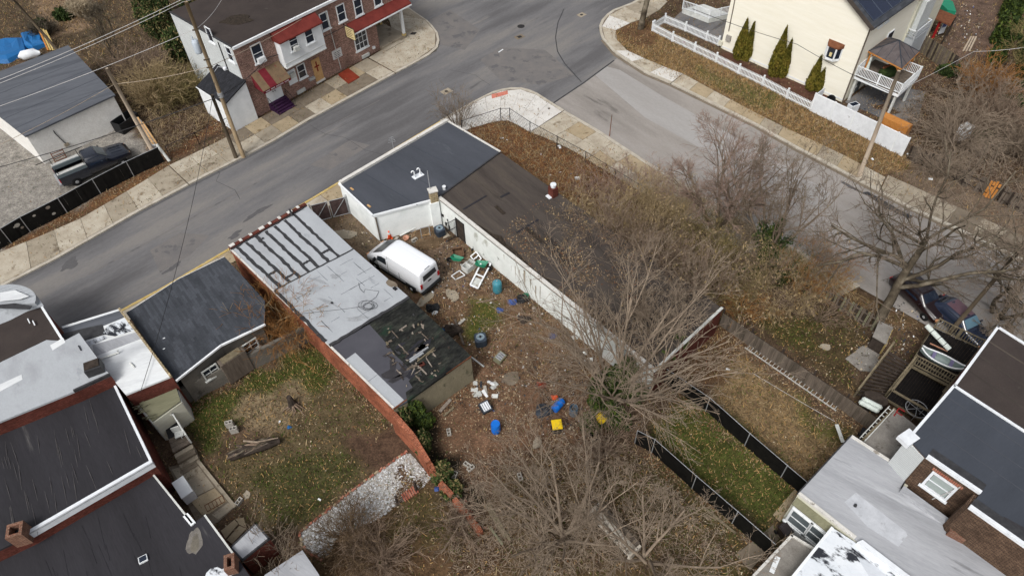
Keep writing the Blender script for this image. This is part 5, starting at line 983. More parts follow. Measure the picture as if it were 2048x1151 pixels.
ze = ZD + 2.0; ev = GS([(1737, 102), (1804, 137), (1839, 103), (1776, 74)], ze); cc = cen(ev); ap_ = Vector((cc.x, cc.y, ze + 1.15)); in_ = [Vector((p.x, p.y, ze)).lerp(Vector((cc.x, cc.y, ze + 1.15)), .62) for p in ev]
for k in range(4):
    a, b = ev[k], ev[(k + 1) % 4]; m = M(); m.add([a, b, ap_, a - Vector((0, 0, .06)), b - Vector((0, 0, .06)), ap_ - Vector((0, 0, .06))], [(0, 1, 2), (5, 4, 3), (0, 3, 4, 1)]); hpn = obj('roof_panel', m, 'canopy_grey', gz_)
    m = M(); m.bar(a, ap_, .07, .07); obj('hip_rib', m, 'plastic_dark', gz_)
    for t in (.25, .5, .75): e_ = a.lerp(b, t); t2 = 1 - abs(t - .5) * 2; m = M(); m.bar(e_ + Vector((0, 0, .01)), e_.lerp(ap_, 0) + (ap_ - a.lerp(b, .5)) * (t2 * .98) + Vector((0, 0, .01)), .03, .03); obj('seam', m, 'plastic_dark', hpn)
    m = M(); m.bar(a - Vector((0, 0, .08)), b - Vector((0, 0, .08)), .06, .12); obj('eave_beam', m, 'wood_orange', gz_)
    p = Vector((cc.x, cc.y, 0)).lerp(Vector((a.x, a.y, 0)), .86); m = M(); m.box((p.x, p.y, ZD + .95), (.16, .16, 1.9), .5); ps = obj('post', m, 'wood_orange', gz_)
    for q in (ev[k - 1], b): m = M(); d = (Vector((q.x, q.y, 0)) - Vector((a.x, a.y, 0))).normalized() * .55; m.bar(Vector((p.x, p.y, ZD + 1.4)), Vector((p.x + d.x, p.y + d.y, ZD + 1.92)), .09, .09); obj('brace', m, 'wood_orange', ps)
p = ev[0].lerp(cc, .2); m = M(); m.tube([(p.x, p.y, ZD + .1), (p.x + .02, p.y, ZD + 1.0), (p.x, p.y, ZD + 1.8)], [.22, .12, .2], 8); obj('curtain', m, 'carpet', gz_)
c = cen(dk); m = M(); m.box((c.x, c.y, ZD + .36), (1.6, .8, .72), .4); obj('patio_table', m, 'leaf_deep', label='dark green covered table under the gazebo', cat='table'); m = M(); c2 = G(1775, 143, ZD + .5); m.box((c2.x, c2.y, ZD + .26), (.8, .6, .5), .5); m.box((c2.x - .1, c2.y + .32, ZD + .7), (.8, .12, .5), .5); obj('patio_chair', m, 'rust', label='reddish patio chair beside the gazebo post', cat='chair')
# grey deck beyond
g2 = [G(1793, 70, 2.8), G(1826, 82, 2.8), G(1856, 58, 2.8)]; g2.append(g2[0] + (g2[2] - g2[1])); d2 = thing('grey_deck', 'grey painted timber landing with plain rails beyond the gazebo', 'deck', cen(g2))
for k in range(8): t0, t1 = k / 8, (k + .92) / 8; m = M(); m.prism([g2[0].lerp(g2[3], t0), g2[1].lerp(g2[2], t0), g2[1].lerp(g2[2], t1), g2[0].lerp(g2[3], t1)], 2.74, 2.8); obj('deck_board', m, 'roof_silver', d2)
for a, b in ((0, 1), (1, 2), (2, 3)):
    for hh in (.35, .65, 1.0): m = M(); m.bar(g2[a] + Vector((0, 0, hh)), g2[b] + Vector((0, 0, hh)), .06, .1); obj('rail', m, 'metal_white' if hh == 1 else 'roof_silver', d2)
    for hh in range(5): m = M(); m.bar(g2[a] - Vector((0, 0, .2 + hh * .5)), g2[b] - Vector((0, 0, .2 + hh * .5)), .05, .48); obj('skirt_board', m, 'roof_silver', d2)
for p in g2[:3]: m = M(); m.box((p.x, p.y, 1.9), (.14, .14, 3.9), .4); obj('post', m, 'roof_silver', d2)

# ---- houses at the lower right
e_, er, ep = flat_house('silver_roof_house', 'house with long pale silver roof and white sunroom windows', [(1595, 989), (1702, 873), (1819, 949), (1801, 979), (1905, 1055), (2120, 1220), (2000, 1320), (1708, 1078)], 3.4, 'pale_siding', 'roof_silver_r', trim=(1, 7), trimmat='coping', tw=.16)
edge_trim(e_, 'tar_edge', ep, [0, 1, 2], 3.4, 3.56, .07, 'tar', .0)
edge_trim(e_, 'parapet', ep, [3], 3.5, 3.85, .35, 'roof_silver_r', .3)
m = M(); m.prism([Vector((p.x, p.y, 0)) for p in GS([(1689, 1003), (1712, 984), (1812, 1062), (1815, 1070), (1797, 1092), (1735, 1052)], 3.55)], 3.53, 3.548); obj('pale_patch', m, 'roof_pale', er)
c = G(1710, 1011, 3.55); m = M(); m.lathe((c.x, c.y, 3.53), [(.09, 0), (.07, .18)], 8); obj('roof_vent', m, 'tar', e_)
for k in range(5): t = .12 + k * .17; a, b = ep[0].lerp(ep[1], t), ep[0].lerp(ep[1], t) + (ep[7] - ep[0]) * 1.6; m = M(); m.bar((a.x, a.y, 3.541), (b.x, b.y, 3.541), .05, .012); obj('felt_lap', m, 'roof_silver_r', er)
SE = Wall(ep[0], ep[7]); su = thing('sunroom', 'white sunroom with two double windows below the silver roof edge', 'sunroom', SE.pt(1.5, 0, .6)); sL = min(SE.L * .74, SE.L)
m = M(); SE.box(m, .15, sL, -.1, 2.9, .01, .3); obj('wall', m, 'white_paint', su); m = M(); m.prism([SE.pt(.05, 0, .005), SE.pt(sL + .1, 0, .005), SE.pt(sL + .1, 0, .4), SE.pt(.05, 0, .4)], 2.9, [3.2, 3.2, 2.98, 2.98]); obj('pent_roof', m, 'roof_green', su)
SW2 = Wall(SE.pt(0, 0, .3), SE.pt(1, 0, .3))
for k in range(2): window(SW2, su, .15 + sL * (.27 + .46 * k), 1.75, 1.3, 1.6, 'white_paint', 'glass_mid', 1, 2, .1)
k1, k1r, k1p = flat_house('blue_roof_house', 'tall brick house with blue black flat roof and one white window', [(1815, 877), (1905, 773), (2200, 965), (2160, 1175), (1935, 1016), (1958, 989), (1851, 916)], 6.2, 'brick_tan', 'roof_blue', trim=(5, 3), trimmat='metal_white', tw=.2)
edge_trim(k1, 'coping', k1p, [0, 1], 6.2, 6.42, .14, 'metal_white', .1); edge_trim(k1, 'tar_edge', k1p, [3, 5], 6.3, 6.36, .5, 'tar', .7)
KW = Wall(k1p[6], k1p[5]); x, z = KW.px(1879, 971); window(KW, k1, x, z, 1.35, 1.5, 'metal_white', 'curtain', 1, 2, .13)
for k in range(15): m = M(); xx = x - .75 + k * .105; KW.box(m, xx, xx + .08, z + .8, z + 1.02, 0, .02); obj('lintel_brick', m, 'edging_brick', k1)
m = M(); m.tube([KW.pt(KW.L - .8, 5.9, .04), KW.pt(KW.L - 1.3, 3.7, .04)], .03, 5); obj('cable', m, 'wire_pale', k1)
KS = Wall(k1p[0], k1p[6]); m = M(); KS.box(m, 0, KS.L - .05, 0, 6.15, 0, .04); obj('side_cladding', m, 'siding_white', k1); m = M(); c = k1p[0]; m.box((c.x, c.y, 6.25), (.9, .7, .3), .5); obj('roof_corner_box', m, 'metal_white', k1)
brick_chimney(e_, 1918, 1062, 3.4, .8, .55, .6, -.65)
for k in range(3): t = .3 + .25 * k; a, b = k1p[0].lerp(k1p[1], t), k1p[6] ; b = a + (k1p[2] - k1p[1]) * .9; m = M(); m.bar((a.x, a.y, 6.343), (b.x, b.y, 6.343), .06, .012); obj('felt_lap', m, 'roof_slate', k1r)
m = M(); m.prism([Vector((p.x, p.y, 0)) for p in GS([(1985, 1035), (2010, 1033), (2060, 1060), (2100, 1100), (2060, 1090), (2000, 1050)], 6.35)], 6.33, 6.347); obj('wet_patch', m, 'wet_tar', k1r)
h1, h1r, h1p = flat_house('brown_roof_house', 'house with dark brown flat roof beside the timber deck stairs', [(1907, 770), (1992, 655), (2300, 850), (2205, 962)], 6.2, 'brick_maroon', 'roof_tar_old', trim=(0, 1), trimmat='metal_white', tw=.14)
for k in range(3): t = .25 + .25 * k; a = h1p[0].lerp(h1p[1], t); b = a + (h1p[2] - h1p[1]) * .95; m = M(); m.bar((a.x, a.y, 6.343), (b.x, b.y, 6.343), .12, .012); obj('felt_lap', m, 'roof_brown', h1r)
fl, flr, flp = flat_house('flaking_roof_house', 'house with white painted roof flaking to black', [(1560, 1180), (1661, 1055), (1705, 1083), (1850, 1195), (1800, 1260)], 3.3, 'pale_siding', 'roof_flaking', trim=(0,), trimmat='white_paint')
m = M(); m.prism([Vector((p.x, p.y, 0)) for p in GS([(1712, 1086), (1722, 1082), (1890, 1210), (1850, 1195)], 3.5)], 3.3, 3.75); obj('parapet', m, 'metal_white', fl)
m = M(); m.prism(GS([(1700, 1090), (1712, 1100), (1810, 1180), (1750, 1170)], 3.45), 3.43, 3.448); obj('flaked_patch', m, 'roof_flaking_b', flr)
m = M(); m.prism(GS([(1955, 1035), (2000, 1060), (2060, 1110), (2060, 1140), (1990, 1120), (1940, 1070)], 3.55), 3.53, 3.552); obj('flaked_patch', m, 'roof_flaking_b', er)
sr_, srr, srp = flat_house('stone_roof_porch', 'low porch with grey weathered stone flat roof and loose white board', [(1504, 1151), (1581, 1070), (1627, 1098), (1560, 1180), (1520, 1190)], 2.2, 'pale_siding', 'roof_stone', trim=(0, 1), trimmat='coping', cat='porch')
a, b = G(1543, 1144, 2.4), G(1556, 1112, 2.4); m = M(); m.bar((a.x, a.y, 2.4), (b.x, b.y, 2.4), .25, .05); obj('loose_board', m, 'white_paint', label='loose white board lying on the stone grey porch roof', cat='board')
lo, lor, lop = flat_house('low_flat_roof', 'low grey felt roof between the silver roof house and the tall brick house', [(1722, 880), (1786, 818), (1850, 870), (1815, 925), (1780, 925)], 2.6, 'pale_siding', 'roof_stone', trim=(0,), trimmat='wood_deck', cat='extension')
for (u, v) in ((1795, 830), (1800, 822)): c = G(u, v, 2.8); m = M(); m.tube([(c.x - .2, c.y, 2.76), (c.x, c.y + .2, 2.85), (c.x + .3, c.y, 2.76)], .04, 5); obj('roof_junk', m, 'red_paint', lor)

# ================================================================== FENCES, POLES, WIRES
def up(p, z): return Vector((p.x, p.y, z))
# black screen fence along the gravel lot
tp_ = [(-60, 488), (0, 457), (39, 434), (115, 396), (184, 358), (252, 323), (315, 294)]; bf = thing('screen_fence', 'black fabric screen fence with holes along the gravel lot', 'fence', G(130, 440)); FH = 1.72
pp = [up(G(u, v, FH), 0) for u, v in tp_]; rr = random.Random(5)
for i in range(len(pp) - 1):
    a, b = pp[i], pp[i + 1]; n = 8; m = M(); d = (b - a).normalized(); nn = Vector((-d.y, d.x, 0))
    for k in range(n):
        p, q = a.lerp(b, k / n), a.lerp(b, (k + 1) / n); w1, w2 = rr.uniform(-.03, .03), rr.uniform(-.03, .03); m.prism([p + nn * w1, q + nn * w2, q + nn * (w2 + .015), p + nn * (w1 + .015)], .02 + rr.uniform(0, .05), FH - rr.uniform(0, .03))
    fo_ = obj('fabric_panel', m, 'fence_fabric', bf)
    m = M(); m.tube([up(a, FH), up(b, FH)], .025, 6); obj('top_rail', m, 'steel', bf); m = M(); m.tube([up(a, 0), up(a, FH + .05)], .035, 6); obj('post', m, 'steel', bf)
    if i < 3:
        for k in range(3): t, z = rr.uniform(.2, .85), rr.uniform(.5, 1.4); c = a.lerp(b, t); W_ = Wall(a, b); x = (c - a).length; s_ = rr.uniform(.06, .2); m = M(); m.add([W_.pt(x + s_ * 1.3 * math.cos(q), z + s_ * math.sin(q), .035) for q in np.linspace(0, 6.28, 10)[:-1]], [tuple(range(9))]); obj('torn_hole', m, 'cinder' if k else 'shredded', fo_)
# wire netting fences
def netting(name, label, pts, h, cell=.3, mat='iron', wire=.012, posts=True, group=None):
    root = thing(name, label, 'fence', pts[0], group=group); nm = M()
    for i in range(len(pts) - 1):
        a, b = pts[i], pts[i + 1]; L = (b - a).length; d = (b - a) / L; n = int(L / cell) + 1
        for k in range(-int(h / cell), n):
            for sg_ in (1, -1):
                t0 = k * cell; x0_, z0_, x1_, z1_ = t0, 0, t0 + h, h
                if sg_ < 0: z0_, z1_ = h, 0
                lo_, hi_ = max(0, x0_), min(L, x1_)
                if hi_ - lo_ < .05: continue
                za = lerp(z0_, z1_, (lo_ - x0_) / h); zb_ = lerp(z0_, z1_, (hi_ - x0_) / h); nm.bar(up(a + d * lo_, za + .03), up(a + d * hi_, zb_ + .03), wire, wire)
        m = M(); m.tube([up(a, h + .03), up(b, h + .03)], .025, 6); obj('top_rail', m, mat, root)
        for k in range(2 if L < 4 else int(L / 2.6) + 1): p = a.lerp(b, k / (1 if L < 4 else int(L / 2.6))); m = M(); m.tube([up(p, -.05), up(p, h + .1)], .035, 6); obj('post', m, mat, root)
    obj('wire_netting', nm, mat, root); return root
netting('netting_fence', 'bent wire netting fence round the overgrown corner lot', [up(p, 0) for p in (G(925, 268), G(1002, 243), G(1020, 243), G(1060, 270), G(1170, 330), G(1290, 405))], 1.45, .4, 'iron', .01)
netting('netting_fence', 'wire fence tangled with brush between the white post and brick house annex', [up(p, 0) for p in (G(342, 318), G(400, 290), G(470, 258))], 1.4, .4, 'iron', .01)
# dark mesh fences between the lower lawns
def mesh_fence(label, tops, h):
    root = thing('mesh_fence', label, 'fence', up(G(*tops[0], h), 0)); P = [up(G(u, v, h), 0) for u, v in tops]; rr = random.Random(len(tops))
    for i in range(len(P) - 1):
        a, b = P[i], P[i + 1]; n = 8; m = M(); d = (b - a).normalized(); nn = Vector((-d.y, d.x, 0)) * .02
        for k in range(n): p, q = a.lerp(b, k / n), a.lerp(b, (k + 1) / n); m.prism([p, q, q + nn, p + nn], -.02, h - rr.uniform(0, .04))
        obj('mesh_panel', m, 'mesh_black', root); m = M(); m.tube([up(a, h), up(b, h)], .022, 6); obj('top_rail', m, 'steel', root); m = M(); m.tube([up(a, 0) , up(a, h + .04)], .03, 6); obj('post', m, 'steel', root)
    return root
mesh_fence('black mesh fence with thin steel rail between the two lower lawns', [(1275, 860), (1310, 878), (1393, 951), (1476, 1022), (1552, 1088)], 1.7)
mesh_fence('black mesh fence running up to the silver roof house', [(1330, 735), (1420, 795), (1500, 866), (1575, 930), (1640, 985)], 1.6)
for k, (u, v) in enumerate(((1461, 861), (1470, 868), (1502, 886), (1511, 893), (1520, 900), (1529, 907), (1538, 913))):
    c = G(u, v); m = M(); m.box((c.x, c.y, .1), (.42, .2, .2), -.75); obj('edging_block', m, 'cinder', label='grey edging block in the row along the black mesh fence', cat='block', group='edging blocks by the mesh fence')
# leaning timber fence of boards
wf = thing('board_fence', 'weathered grey board fence above the ladder', 'fence', G(1560, 745)); fh = 1.42
a, b = up(G(1446, 625, fh), 0), up(G(1765, 843, fh), 0); L = (b - a).length; nb_ = int(L / .2); d = (b - a) / L; an = math.atan2(d.y, d.x); nn = Vector((d.y, -d.x, 0)); nn = nn if nn.y < 0 else -nn; rr = random.Random(8)
for k in range(nb_):
    p = a + d * (k + .5) * L / nb_ + nn * rr.uniform(0, .03); m = M(); m.box((p.x, p.y, fh / 2 - rr.uniform(0, .04)), (.19, .025, fh), an, rx=0); obj('fence_board', m, rr.choice(['wood_grey', 'wood_grey', 'wood_grey', 'wood_grey2']), wf)
for z in (.4, 1.3): m = M(); m.bar(up(a - nn * .05, z), up(b - nn * .05, z), .06, .1); obj('fence_rail', m, 'wood_dark', wf)
for k in range(6): p = a.lerp(b, k / 5) - nn * .1; m = M(); m.box((p.x, p.y, .85), (.12, .12, 1.75), an); obj('post', m, 'wood_dark', wf)
a, b = up(G(1445, 618, 1.6), 0), up(G(1441, 632, 1.7), 0)
# aluminium ladder lying along it
a, b = G(1489, 697), G(1671, 823); c, d_ = G(1492, 691 - 2), G(1668 + 12, 818); d = (b - a).normalized(); n = Vector((-d.y, d.x, 0)) * .42; ld = thing('ladder', 'long aluminium ladder lying along the weathered board fence', 'ladder', a)
for o_ in (Vector(), n): m = M(); m.bar(up(a + o_, .14), up(b + o_, .14), .04, .09); obj('stile', m, 'aluminium', ld)
for k in range(24): p = a.lerp(b, (k + .5) / 24); m = M(); m.bar(up(p, .14), up(p + n, .14), .04, .04); obj('rung', m, 'aluminium', ld)
# white picket fence of the cream house
pf_ = [up(G(u, v), 0) for u, v in ((1304, 63), (1344, 84), (1388, 105), (1431, 126), (1476, 149), (1524, 172), (1572, 198), (1620, 222))]
pk = thing('picket_fence', 'white picket fence along the dry verge of the cream house', 'fence', pf_[3])
def pickets(root, pts, h=.95, step=.16, z0=.05):
    for i in range(len(pts) - 1):
        a, b = pts[i], pts[i + 1]; L = (b - a).length; n = int(L / step); an = math.atan2(b.y - a.y, b.x - a.x); m0 = None
        for hh in (.2, .75): m = M(); m.bar(up(a, z0 + hh), up(b, z0 + hh), .05, .08); obj('rail', m, 'white_paint', root)
        for p in (a, b) if i == 0 else (b,): m = M(); m.box((p.x, p.y, z0 + .55), (.13, .13, 1.1), an); m.box((p.x, p.y, z0 + 1.13), (.17, .17, .05), an); obj('post', m, 'white_paint', root)
        for k in range(1, n):
            p = a.lerp(b, k / n)
            if m0 is None: m = M(); m.box((p.x, p.y, z0 + h / 2), (.075, .025, h), an); m0 = obj('picket', m, 'white_paint', root); p_ = p
            else: c = m0.copy(); COL.objects.link(c); c.location = m0.location + (p - p_)
pickets(pk, pf_)
inn = [up(G(u, v), 0) for u, v in ((1304, 63), (1329, 47), (1370, 64), (1412, 83), (1436, 93))]; pk2 = thing('picket_fence', 'shorter inner white picket fence beside the dark paved yard', 'fence', inn[2]); pickets(pk2, [inn[0] + Vector((.2, .2, 0))] + inn[1:])
m = M(); m.prism([up(p, 0) for p in GS([(1340, 46), (1440, 92), (1465, 40), (1390, 10), (1365, 22)])], -.05, .1); obj('paved_yard', m, 'asphalt', kind='structure', label='dark paved yard behind the inner picket fence')
pr_ = [up(G(u, v, .6), 0) for u, v in ((1365, 18), (1390, 26), (1418, 38), (1461, 28))]; pd = thing('porch_railing', 'white balustrade of the side porch above the dark paved yard', 'railing', pr_[1]); railing(pd, pr_, .6, .95, .17); m = M(); m.prism([pr_[0], pr_[2], pr_[3], pr_[3] + (pr_[0] - pr_[2])], 0, .6); obj('porch_floor', m, 'white_dirty', pd)
for k in range(12):
    t = k / 11; p = inn[0].lerp(pf_[4], .12 + t * .85) + en * rr.uniform(.3, .8); 
    if k % 2: m = M(); m.lathe((p.x, p.y, .05), [(.1, 0), (.16, .25), (.14, .25), (.1, .1)], 8); obj('plant_pot', m, rr.choice(['plastic_dark', 'red_metal', 'clay']), label='small plant pot in the bed behind the white picket fence', cat='pot', group='pots behind the picket fence')
# vinyl panel fence
vf = thing('vinyl_fence', 'tall white vinyl panel fence below the raised deck', 'fence', G(1700, 262)); vp = [up(G(u, v), 0) for u, v in ((1620, 223), (1658, 241), (1697, 260), (1739, 281), (1781, 302), (1802, 313))]; VH = 1.95
for i in range(5):
    a, b = vp[i], vp[i + 1]; d = (b - a).normalized(); m = M(); m.bar(up(a + d * .07, VH / 2), up(b - d * .07, VH / 2), .05, VH - .1); pn = obj('fence_panel', m, 'metal_white', vf); m = M(); m.bar(up(a + d * .07, VH), up(b - d * .07, VH), .09, .1); obj('top_rail', m, 'white_paint', pn)
    for p in (a, b) if i == 4 else (a,): m = M(); m.box((p.x, p.y, VH / 2 + .05), (.13, .13, VH + .1), math.atan2(d.y, d.x)); obj('post', m, 'white_paint', vf)
a = vp[0]; b = a + en * 1.6; m = M(); m.bar(up(a, VH / 2), up(b, VH / 2), .05, VH - .1); obj('fence_panel', m, 'metal_white', vf)
# broken timber fence at the far right
rf2 = thing('broken_fence', 'grey broken timber fence with orange new boards', 'fence', G(1900, 370)); a, b = up(G(1810, 318), 0), up(G(2080, 445), 0); L = (b - a).length; an = math.atan2((b - a).y, (b - a).x); rr = random.Random(13)
for k in range(int(L / .2)):
    t = (k + .5) / int(L / .2); p = a.lerp(b, t)
    if .3 < t < .36 or .47 < t < .52: continue
    mt = 'wood_orange' if (.52 <= t < .53 or .6 < t < .67) else rr.choice(['wood_grey', 'wood_dark', 'wood_grey']); h = rr.uniform(1.5, 1.8); m = M(); m.box((p.x + rr.uniform(-.05, .05), p.y, h / 2), (.17, .03, h), an, rx=rr.uniform(-.12, .3)); obj('fence_board', m, mt, rf2)
for z in (.4, 1.2): m = M(); m.bar(up(a, z), up(b, z), .06, .1); obj('fence_rail', m, 'wood_dark', rf2)
gf = thing('tall_board_fence', 'old brown board fence beyond the gazebo', 'fence', G(1870, 110)); a, b = up(G(1838, 105), 0), up(G(1905, 150), 0); L = (b - a).length
for k in range(int(L / .22)): p = a.lerp(b, (k + .5) / int(L / .22)); m = M(); m.box((p.x, p.y, .95), (.19, .03, 1.9), math.atan2((b - a).y, (b - a).x)); obj('fence_board', m, rr.choice(['wood_grey', 'wood_dark', 'wood_deck']), gf)
# driveway gate between garage and white building
ga, gb = up(G(632, 445), 0), up(G(699, 428), 0); gtp = thing('driveway_gate', 'brown slatted double driveway gate with galvanised frame', 'gate', (ga + gb) / 2)
gm_ = (ga + gb) / 2; d = (gb - ga).normalized()
for a, b in ((ga, gm_ - d * .08), (gm_ + d * .08, gb)):
    for p, q in ((up(a, .1), up(a, 1.9)), (up(b, .1), up(b, 1.9)), (up(a, 1.9), up(b, 1.9)), (up(a, .12), up(b, .12)), (up(a, .12), up(b, 1.9))): m = M(); m.tube([p, q], .03, 6); obj('gate_frame', m, 'steel', gtp)
    n = 14
    for k in range(n): z = .15 + 1.72 * (k + .5) / n; m = M(); m.bar(up(a + d * .04, z) + Vector((d.y, -d.x, 0)) * -.05, up(b - d * .04, z) + Vector((d.y, -d.x, 0)) * -.05, .02, .105); obj('gate_slat', m, 'boards_brown', gtp)
for p in (ga - d * .1, gb + d * .1): m = M(); m.tube([up(p, -.05), up(p, 2.1)], .06, 8); obj('post', m, 'steel', gtp)

# utility poles
def pole(label, base, top_px, h, mat, r=.17, name='utility_pole'):
    b = G(*base); t = G(*top_px, h); root = thing(name, label, 'pole', b); m = M(); m.tube([up(b, -.2), b.lerp(t, .5), t], [r, r * .85, r * .7], 10); obj('shaft', m, mat, root, smooth=True); return root, b, t
P1, p1b, p1t = pole('tall utility pole with grey transformer beside the brick house annex', (487, 314), (372, 4), 14.8, 'pole_wood', .2)
def at1(z): return p1b.lerp(p1t, z / 14.8)
c = at1(11.0) + Vector((-.5, .1, 0)); m = M(); m.lathe(c, [(.12, -.55), (.28, -.5), (.3, -.4), (.3, .45), (.22, .6), (.08, .65)], 14); tr = obj('transformer', m, 'transformer_grey', P1, smooth=True); m = M(); m.lathe(c + Vector((-.1, 0, .62)), [(.05, 0), (.07, .12), (.05, .25), (.02, .35)], 8); obj('bushing', m, 'transformer_grey', tr); m = M(); m.bar(c + Vector((.25, -.05, .2)), at1(11.2), .06, .12); obj('bracket', m, 'steel', tr)
c = at1(8.6); m = M(); m.tube([c, c + Vector((.5, .35, .45)), c + Vector((.9, .3, .4))], .035, 6); la = obj('lamp_arm', m, 'steel', P1); m = M(); m.lathe(c + Vector((1.05, .28, .3)), [(.05, .18), (.17, .08), (.15, -.1), (.05, -.14)], 10); obj('lamp_head', m, 'metal_white', la)
for z in (9.3, 10.0, 12.6): m = M(); q = at1(z); m.box(q + Vector((0, -.12, 0)), (.5, .1, .1), .4); obj('crossarm', m, 'pole_dark', P1)
m = M(); q = at1(6.6); m.lathe(q, [(.23, -.2), (.23, .25)], 10); obj('cable_band', m, 'steel', P1)
P2, p2b, p2t = pole('short dark stub pole strapped beside the tall transformer pole', (473, 317), (424, 190), 6.8, 'pole_dark', .19)
P3, p3b, p3t = pole('weathered pale leaning pole in the brush behind the screen fence', (306, 303), (213, 137), 8.7, 'pole_pale', .2)
P4, p4b, p4t = pole('pale grey utility pole on the pavement by the white vinyl fence', (1718, 353), (1798, 142), 10.2, 'pole_pale', .19)
P5, p5b, p5t = pole('dark pole leaning over the parked navy car', (1893, 672), (2035, 505), 7.5, 'pole_dark', .16)
P6, p6b, p6t = pole('old leaning timber pole at the photograph end of the tarp covered yard', (122, 108), (20, -8), 6, 'pole_dark', .18); P6['label'] = 'old mossy leaning pole beside the blue tarps'
P7, p7b, p7t = pole('thin pale leaning post among the brush beyond the gazebo', (1913, 168), (1948, 103), 3.6, 'pole_pale', .1, 'old_post')
P8, p8b, p8t = pole('rusty thin sign post without a sign on the corner lot pavement', (1219, 272), (1224, 229), 2.3, 'rust', .04, 'sign_post')
wp = thing('white_post', 'white painted timber brace at the end of the black screen fence', 'post', G(339, 322)); a, b = G(339, 322, .05), G(315, 293, 1.5); m = M(); m.bar(a, up(b, 1.75), .25, .12); obj('plank', m, 'white_dirty', wp)
rr = random.Random(33)
def wire(label, pts3, r=.018, sag=.3, mat='wire_black'):
    out = []
    for i in range(len(pts3) - 1):
        a, b = Vector(pts3[i]), Vector(pts3[i + 1]); n = 14
        for k in range(n + (i == len(pts3) - 2)): t = k / n; out.append(a.lerp(b, t) - Vector((0, 0, 4 * sag * t * (1 - t))))
    m = M(); m.tube(out, r, 4); obj('overhead_wire', m, mat, label=label, cat='wire', group='overhead wires')
wire('upper pale power line of the pair crossing above the grey garage roof', [G(-80, 190, 13), G(362, 0, 14), G(500, -62, 14)], .022, .2, 'wire_pale')
wire('lower pale power line of the pair crossing above the grey garage roof', [G(-80, 197, 12.8), G(366, 4, 13.8), G(510, -56, 13.8)], .02, .25, 'wire_pale')
wire('single pale power line from the transformer pole over the garage eaves', [G(-80, 240, 11.5), at1(12.6), G(443, 0, 12), G(700, -100, 12)], .02, .2, 'wire_pale')
wire('brownish telephone line passing the weathered leaning pole', [G(-80, 326, 8.5), up(p3t, 7.2) * 1.0, at1(9.3), FW.pt(8, 7.2, .1)], .022, .2, 'pole_pale')
wire('thick black cable strung low past the annex', [G(-60, 350, 6), at1(6.6) + Vector((0, -.2, 0)), FW.pt(3, 5.2, .1), FW.pt(FW.px(690, 66)[0], 4.6, .3)], .035, .3)
wire('thin black service wire crossing the street to the patched white roof', [at1(8.0), G(281, 783, 3.9)], .02, .9)
wire('black service wire drooping across the cream gable', [G(1385, 18, 7), EW.pt(EW.px(1600, 85)[0], EW.px(1600, 85)[1], .5), up(p4b.lerp(p4t, .82), 8.3)], .025, .15)
wire('thin pale wire from the grey pole towards the leaning post', [up(p4b.lerp(p4t, .8), 8.1), p7t, G(2048, 95, 4)], .02, .1, 'wire_pale')
wire('thin guy wire in the lower right yards', [G(1505, 745, .35), G(1670, 842, .4)], .012, .05, 'wire_pale')

# ================================================================== VEHICLES
def interp_station(st, x):
    for i in range(len(st) - 1):
        if st[i][0] <= x <= st[i + 1][0]:
            t = (x - st[i][0]) / (st[i + 1][0] - st[i][0]); return [lerp(a, b, t) for a, b in zip(st[i][1:], st[i + 1][1:])]
    return list(st[0][1:] if x < st[0][0] else st[-1][1:])
def half(p):      # z0 bottom, zb belt, zt top, wb half width at belt, wt half width of roof
    z0, zb, zt, wb, wt = p
    return [(0, z0), (wb * .9, z0), (wb * .985, z0 + .12), (wb, lerp(z0, zb, .6)), (wb * .99, zb), (lerp(wb * .99, wt, .55), lerp(zb, zt, .6)), (wt, zt - .09), (wt - .07, zt - .02), (wt - .2, zt + .005), (0, zt + .03)]
def loft(root, name, st, mat):
    m = M(); rings = []
    for s in st:
        h = half(s[1:]); ring = [(s[0], y, z) for y, z in h] + [(s[0], -y, z) for y, z in h[-2:0:-1]]; rings.append(ring)
    n = len(rings[0]); vs = [p for r_ in rings for p in r_]; fs = []
    for i in range(len(rings) - 1):
        for k in range(n): fs.append((i * n + k, (i + 1) * n + k, (i + 1) * n + (k + 1) % n, i * n + (k + 1) % n))
    fs.append(tuple(range(n))); fs.append(tuple(range((len(rings) - 1) * n, len(rings) * n))[::-1])
    m.add(vs, fs); o = obj(name, m, mat, root, local=True, smooth=True)
    md = o.modifiers.new('edge', 'EDGE_SPLIT'); md.split_angle = math.radians(38); return o
def side_panel(root, name, st, x0, x1, t0, t1, side, mat, off=.012, parent=None, nx_=6, slant=0):
    m = M(); vs = []
    for i in range(nx_ + 1):
        for t in (t0, t1):
            x = lerp(x0, x1, i / nx_) + (slant * (1 - i / nx_) if t == t1 else 0); z0, zb, zt, wb, wt = interp_station(st, x); h = half((z0, zb, zt, wb, wt)); y4, z4 = h[4]; y6, z6 = h[6]; y5, z5 = h[5]
            y, z = (lerp(y4, y5, t / .6), lerp(z4, z5, t / .6)) if t < .6 else (lerp(y5, y6, (t - .6) / .4), lerp(z5, z6, (t - .6) / .4)); vs.append((x, side * (y + off), z))
    fs = [(2 * i, 2 * i + 2, 2 * i + 3, 2 * i + 1) if side < 0 else (2 * i, 2 * i + 1, 2 * i + 3, 2 * i + 2) for i in range(nx_)]; m.add(vs, fs); return obj(name, m, mat, parent or root, local=True)
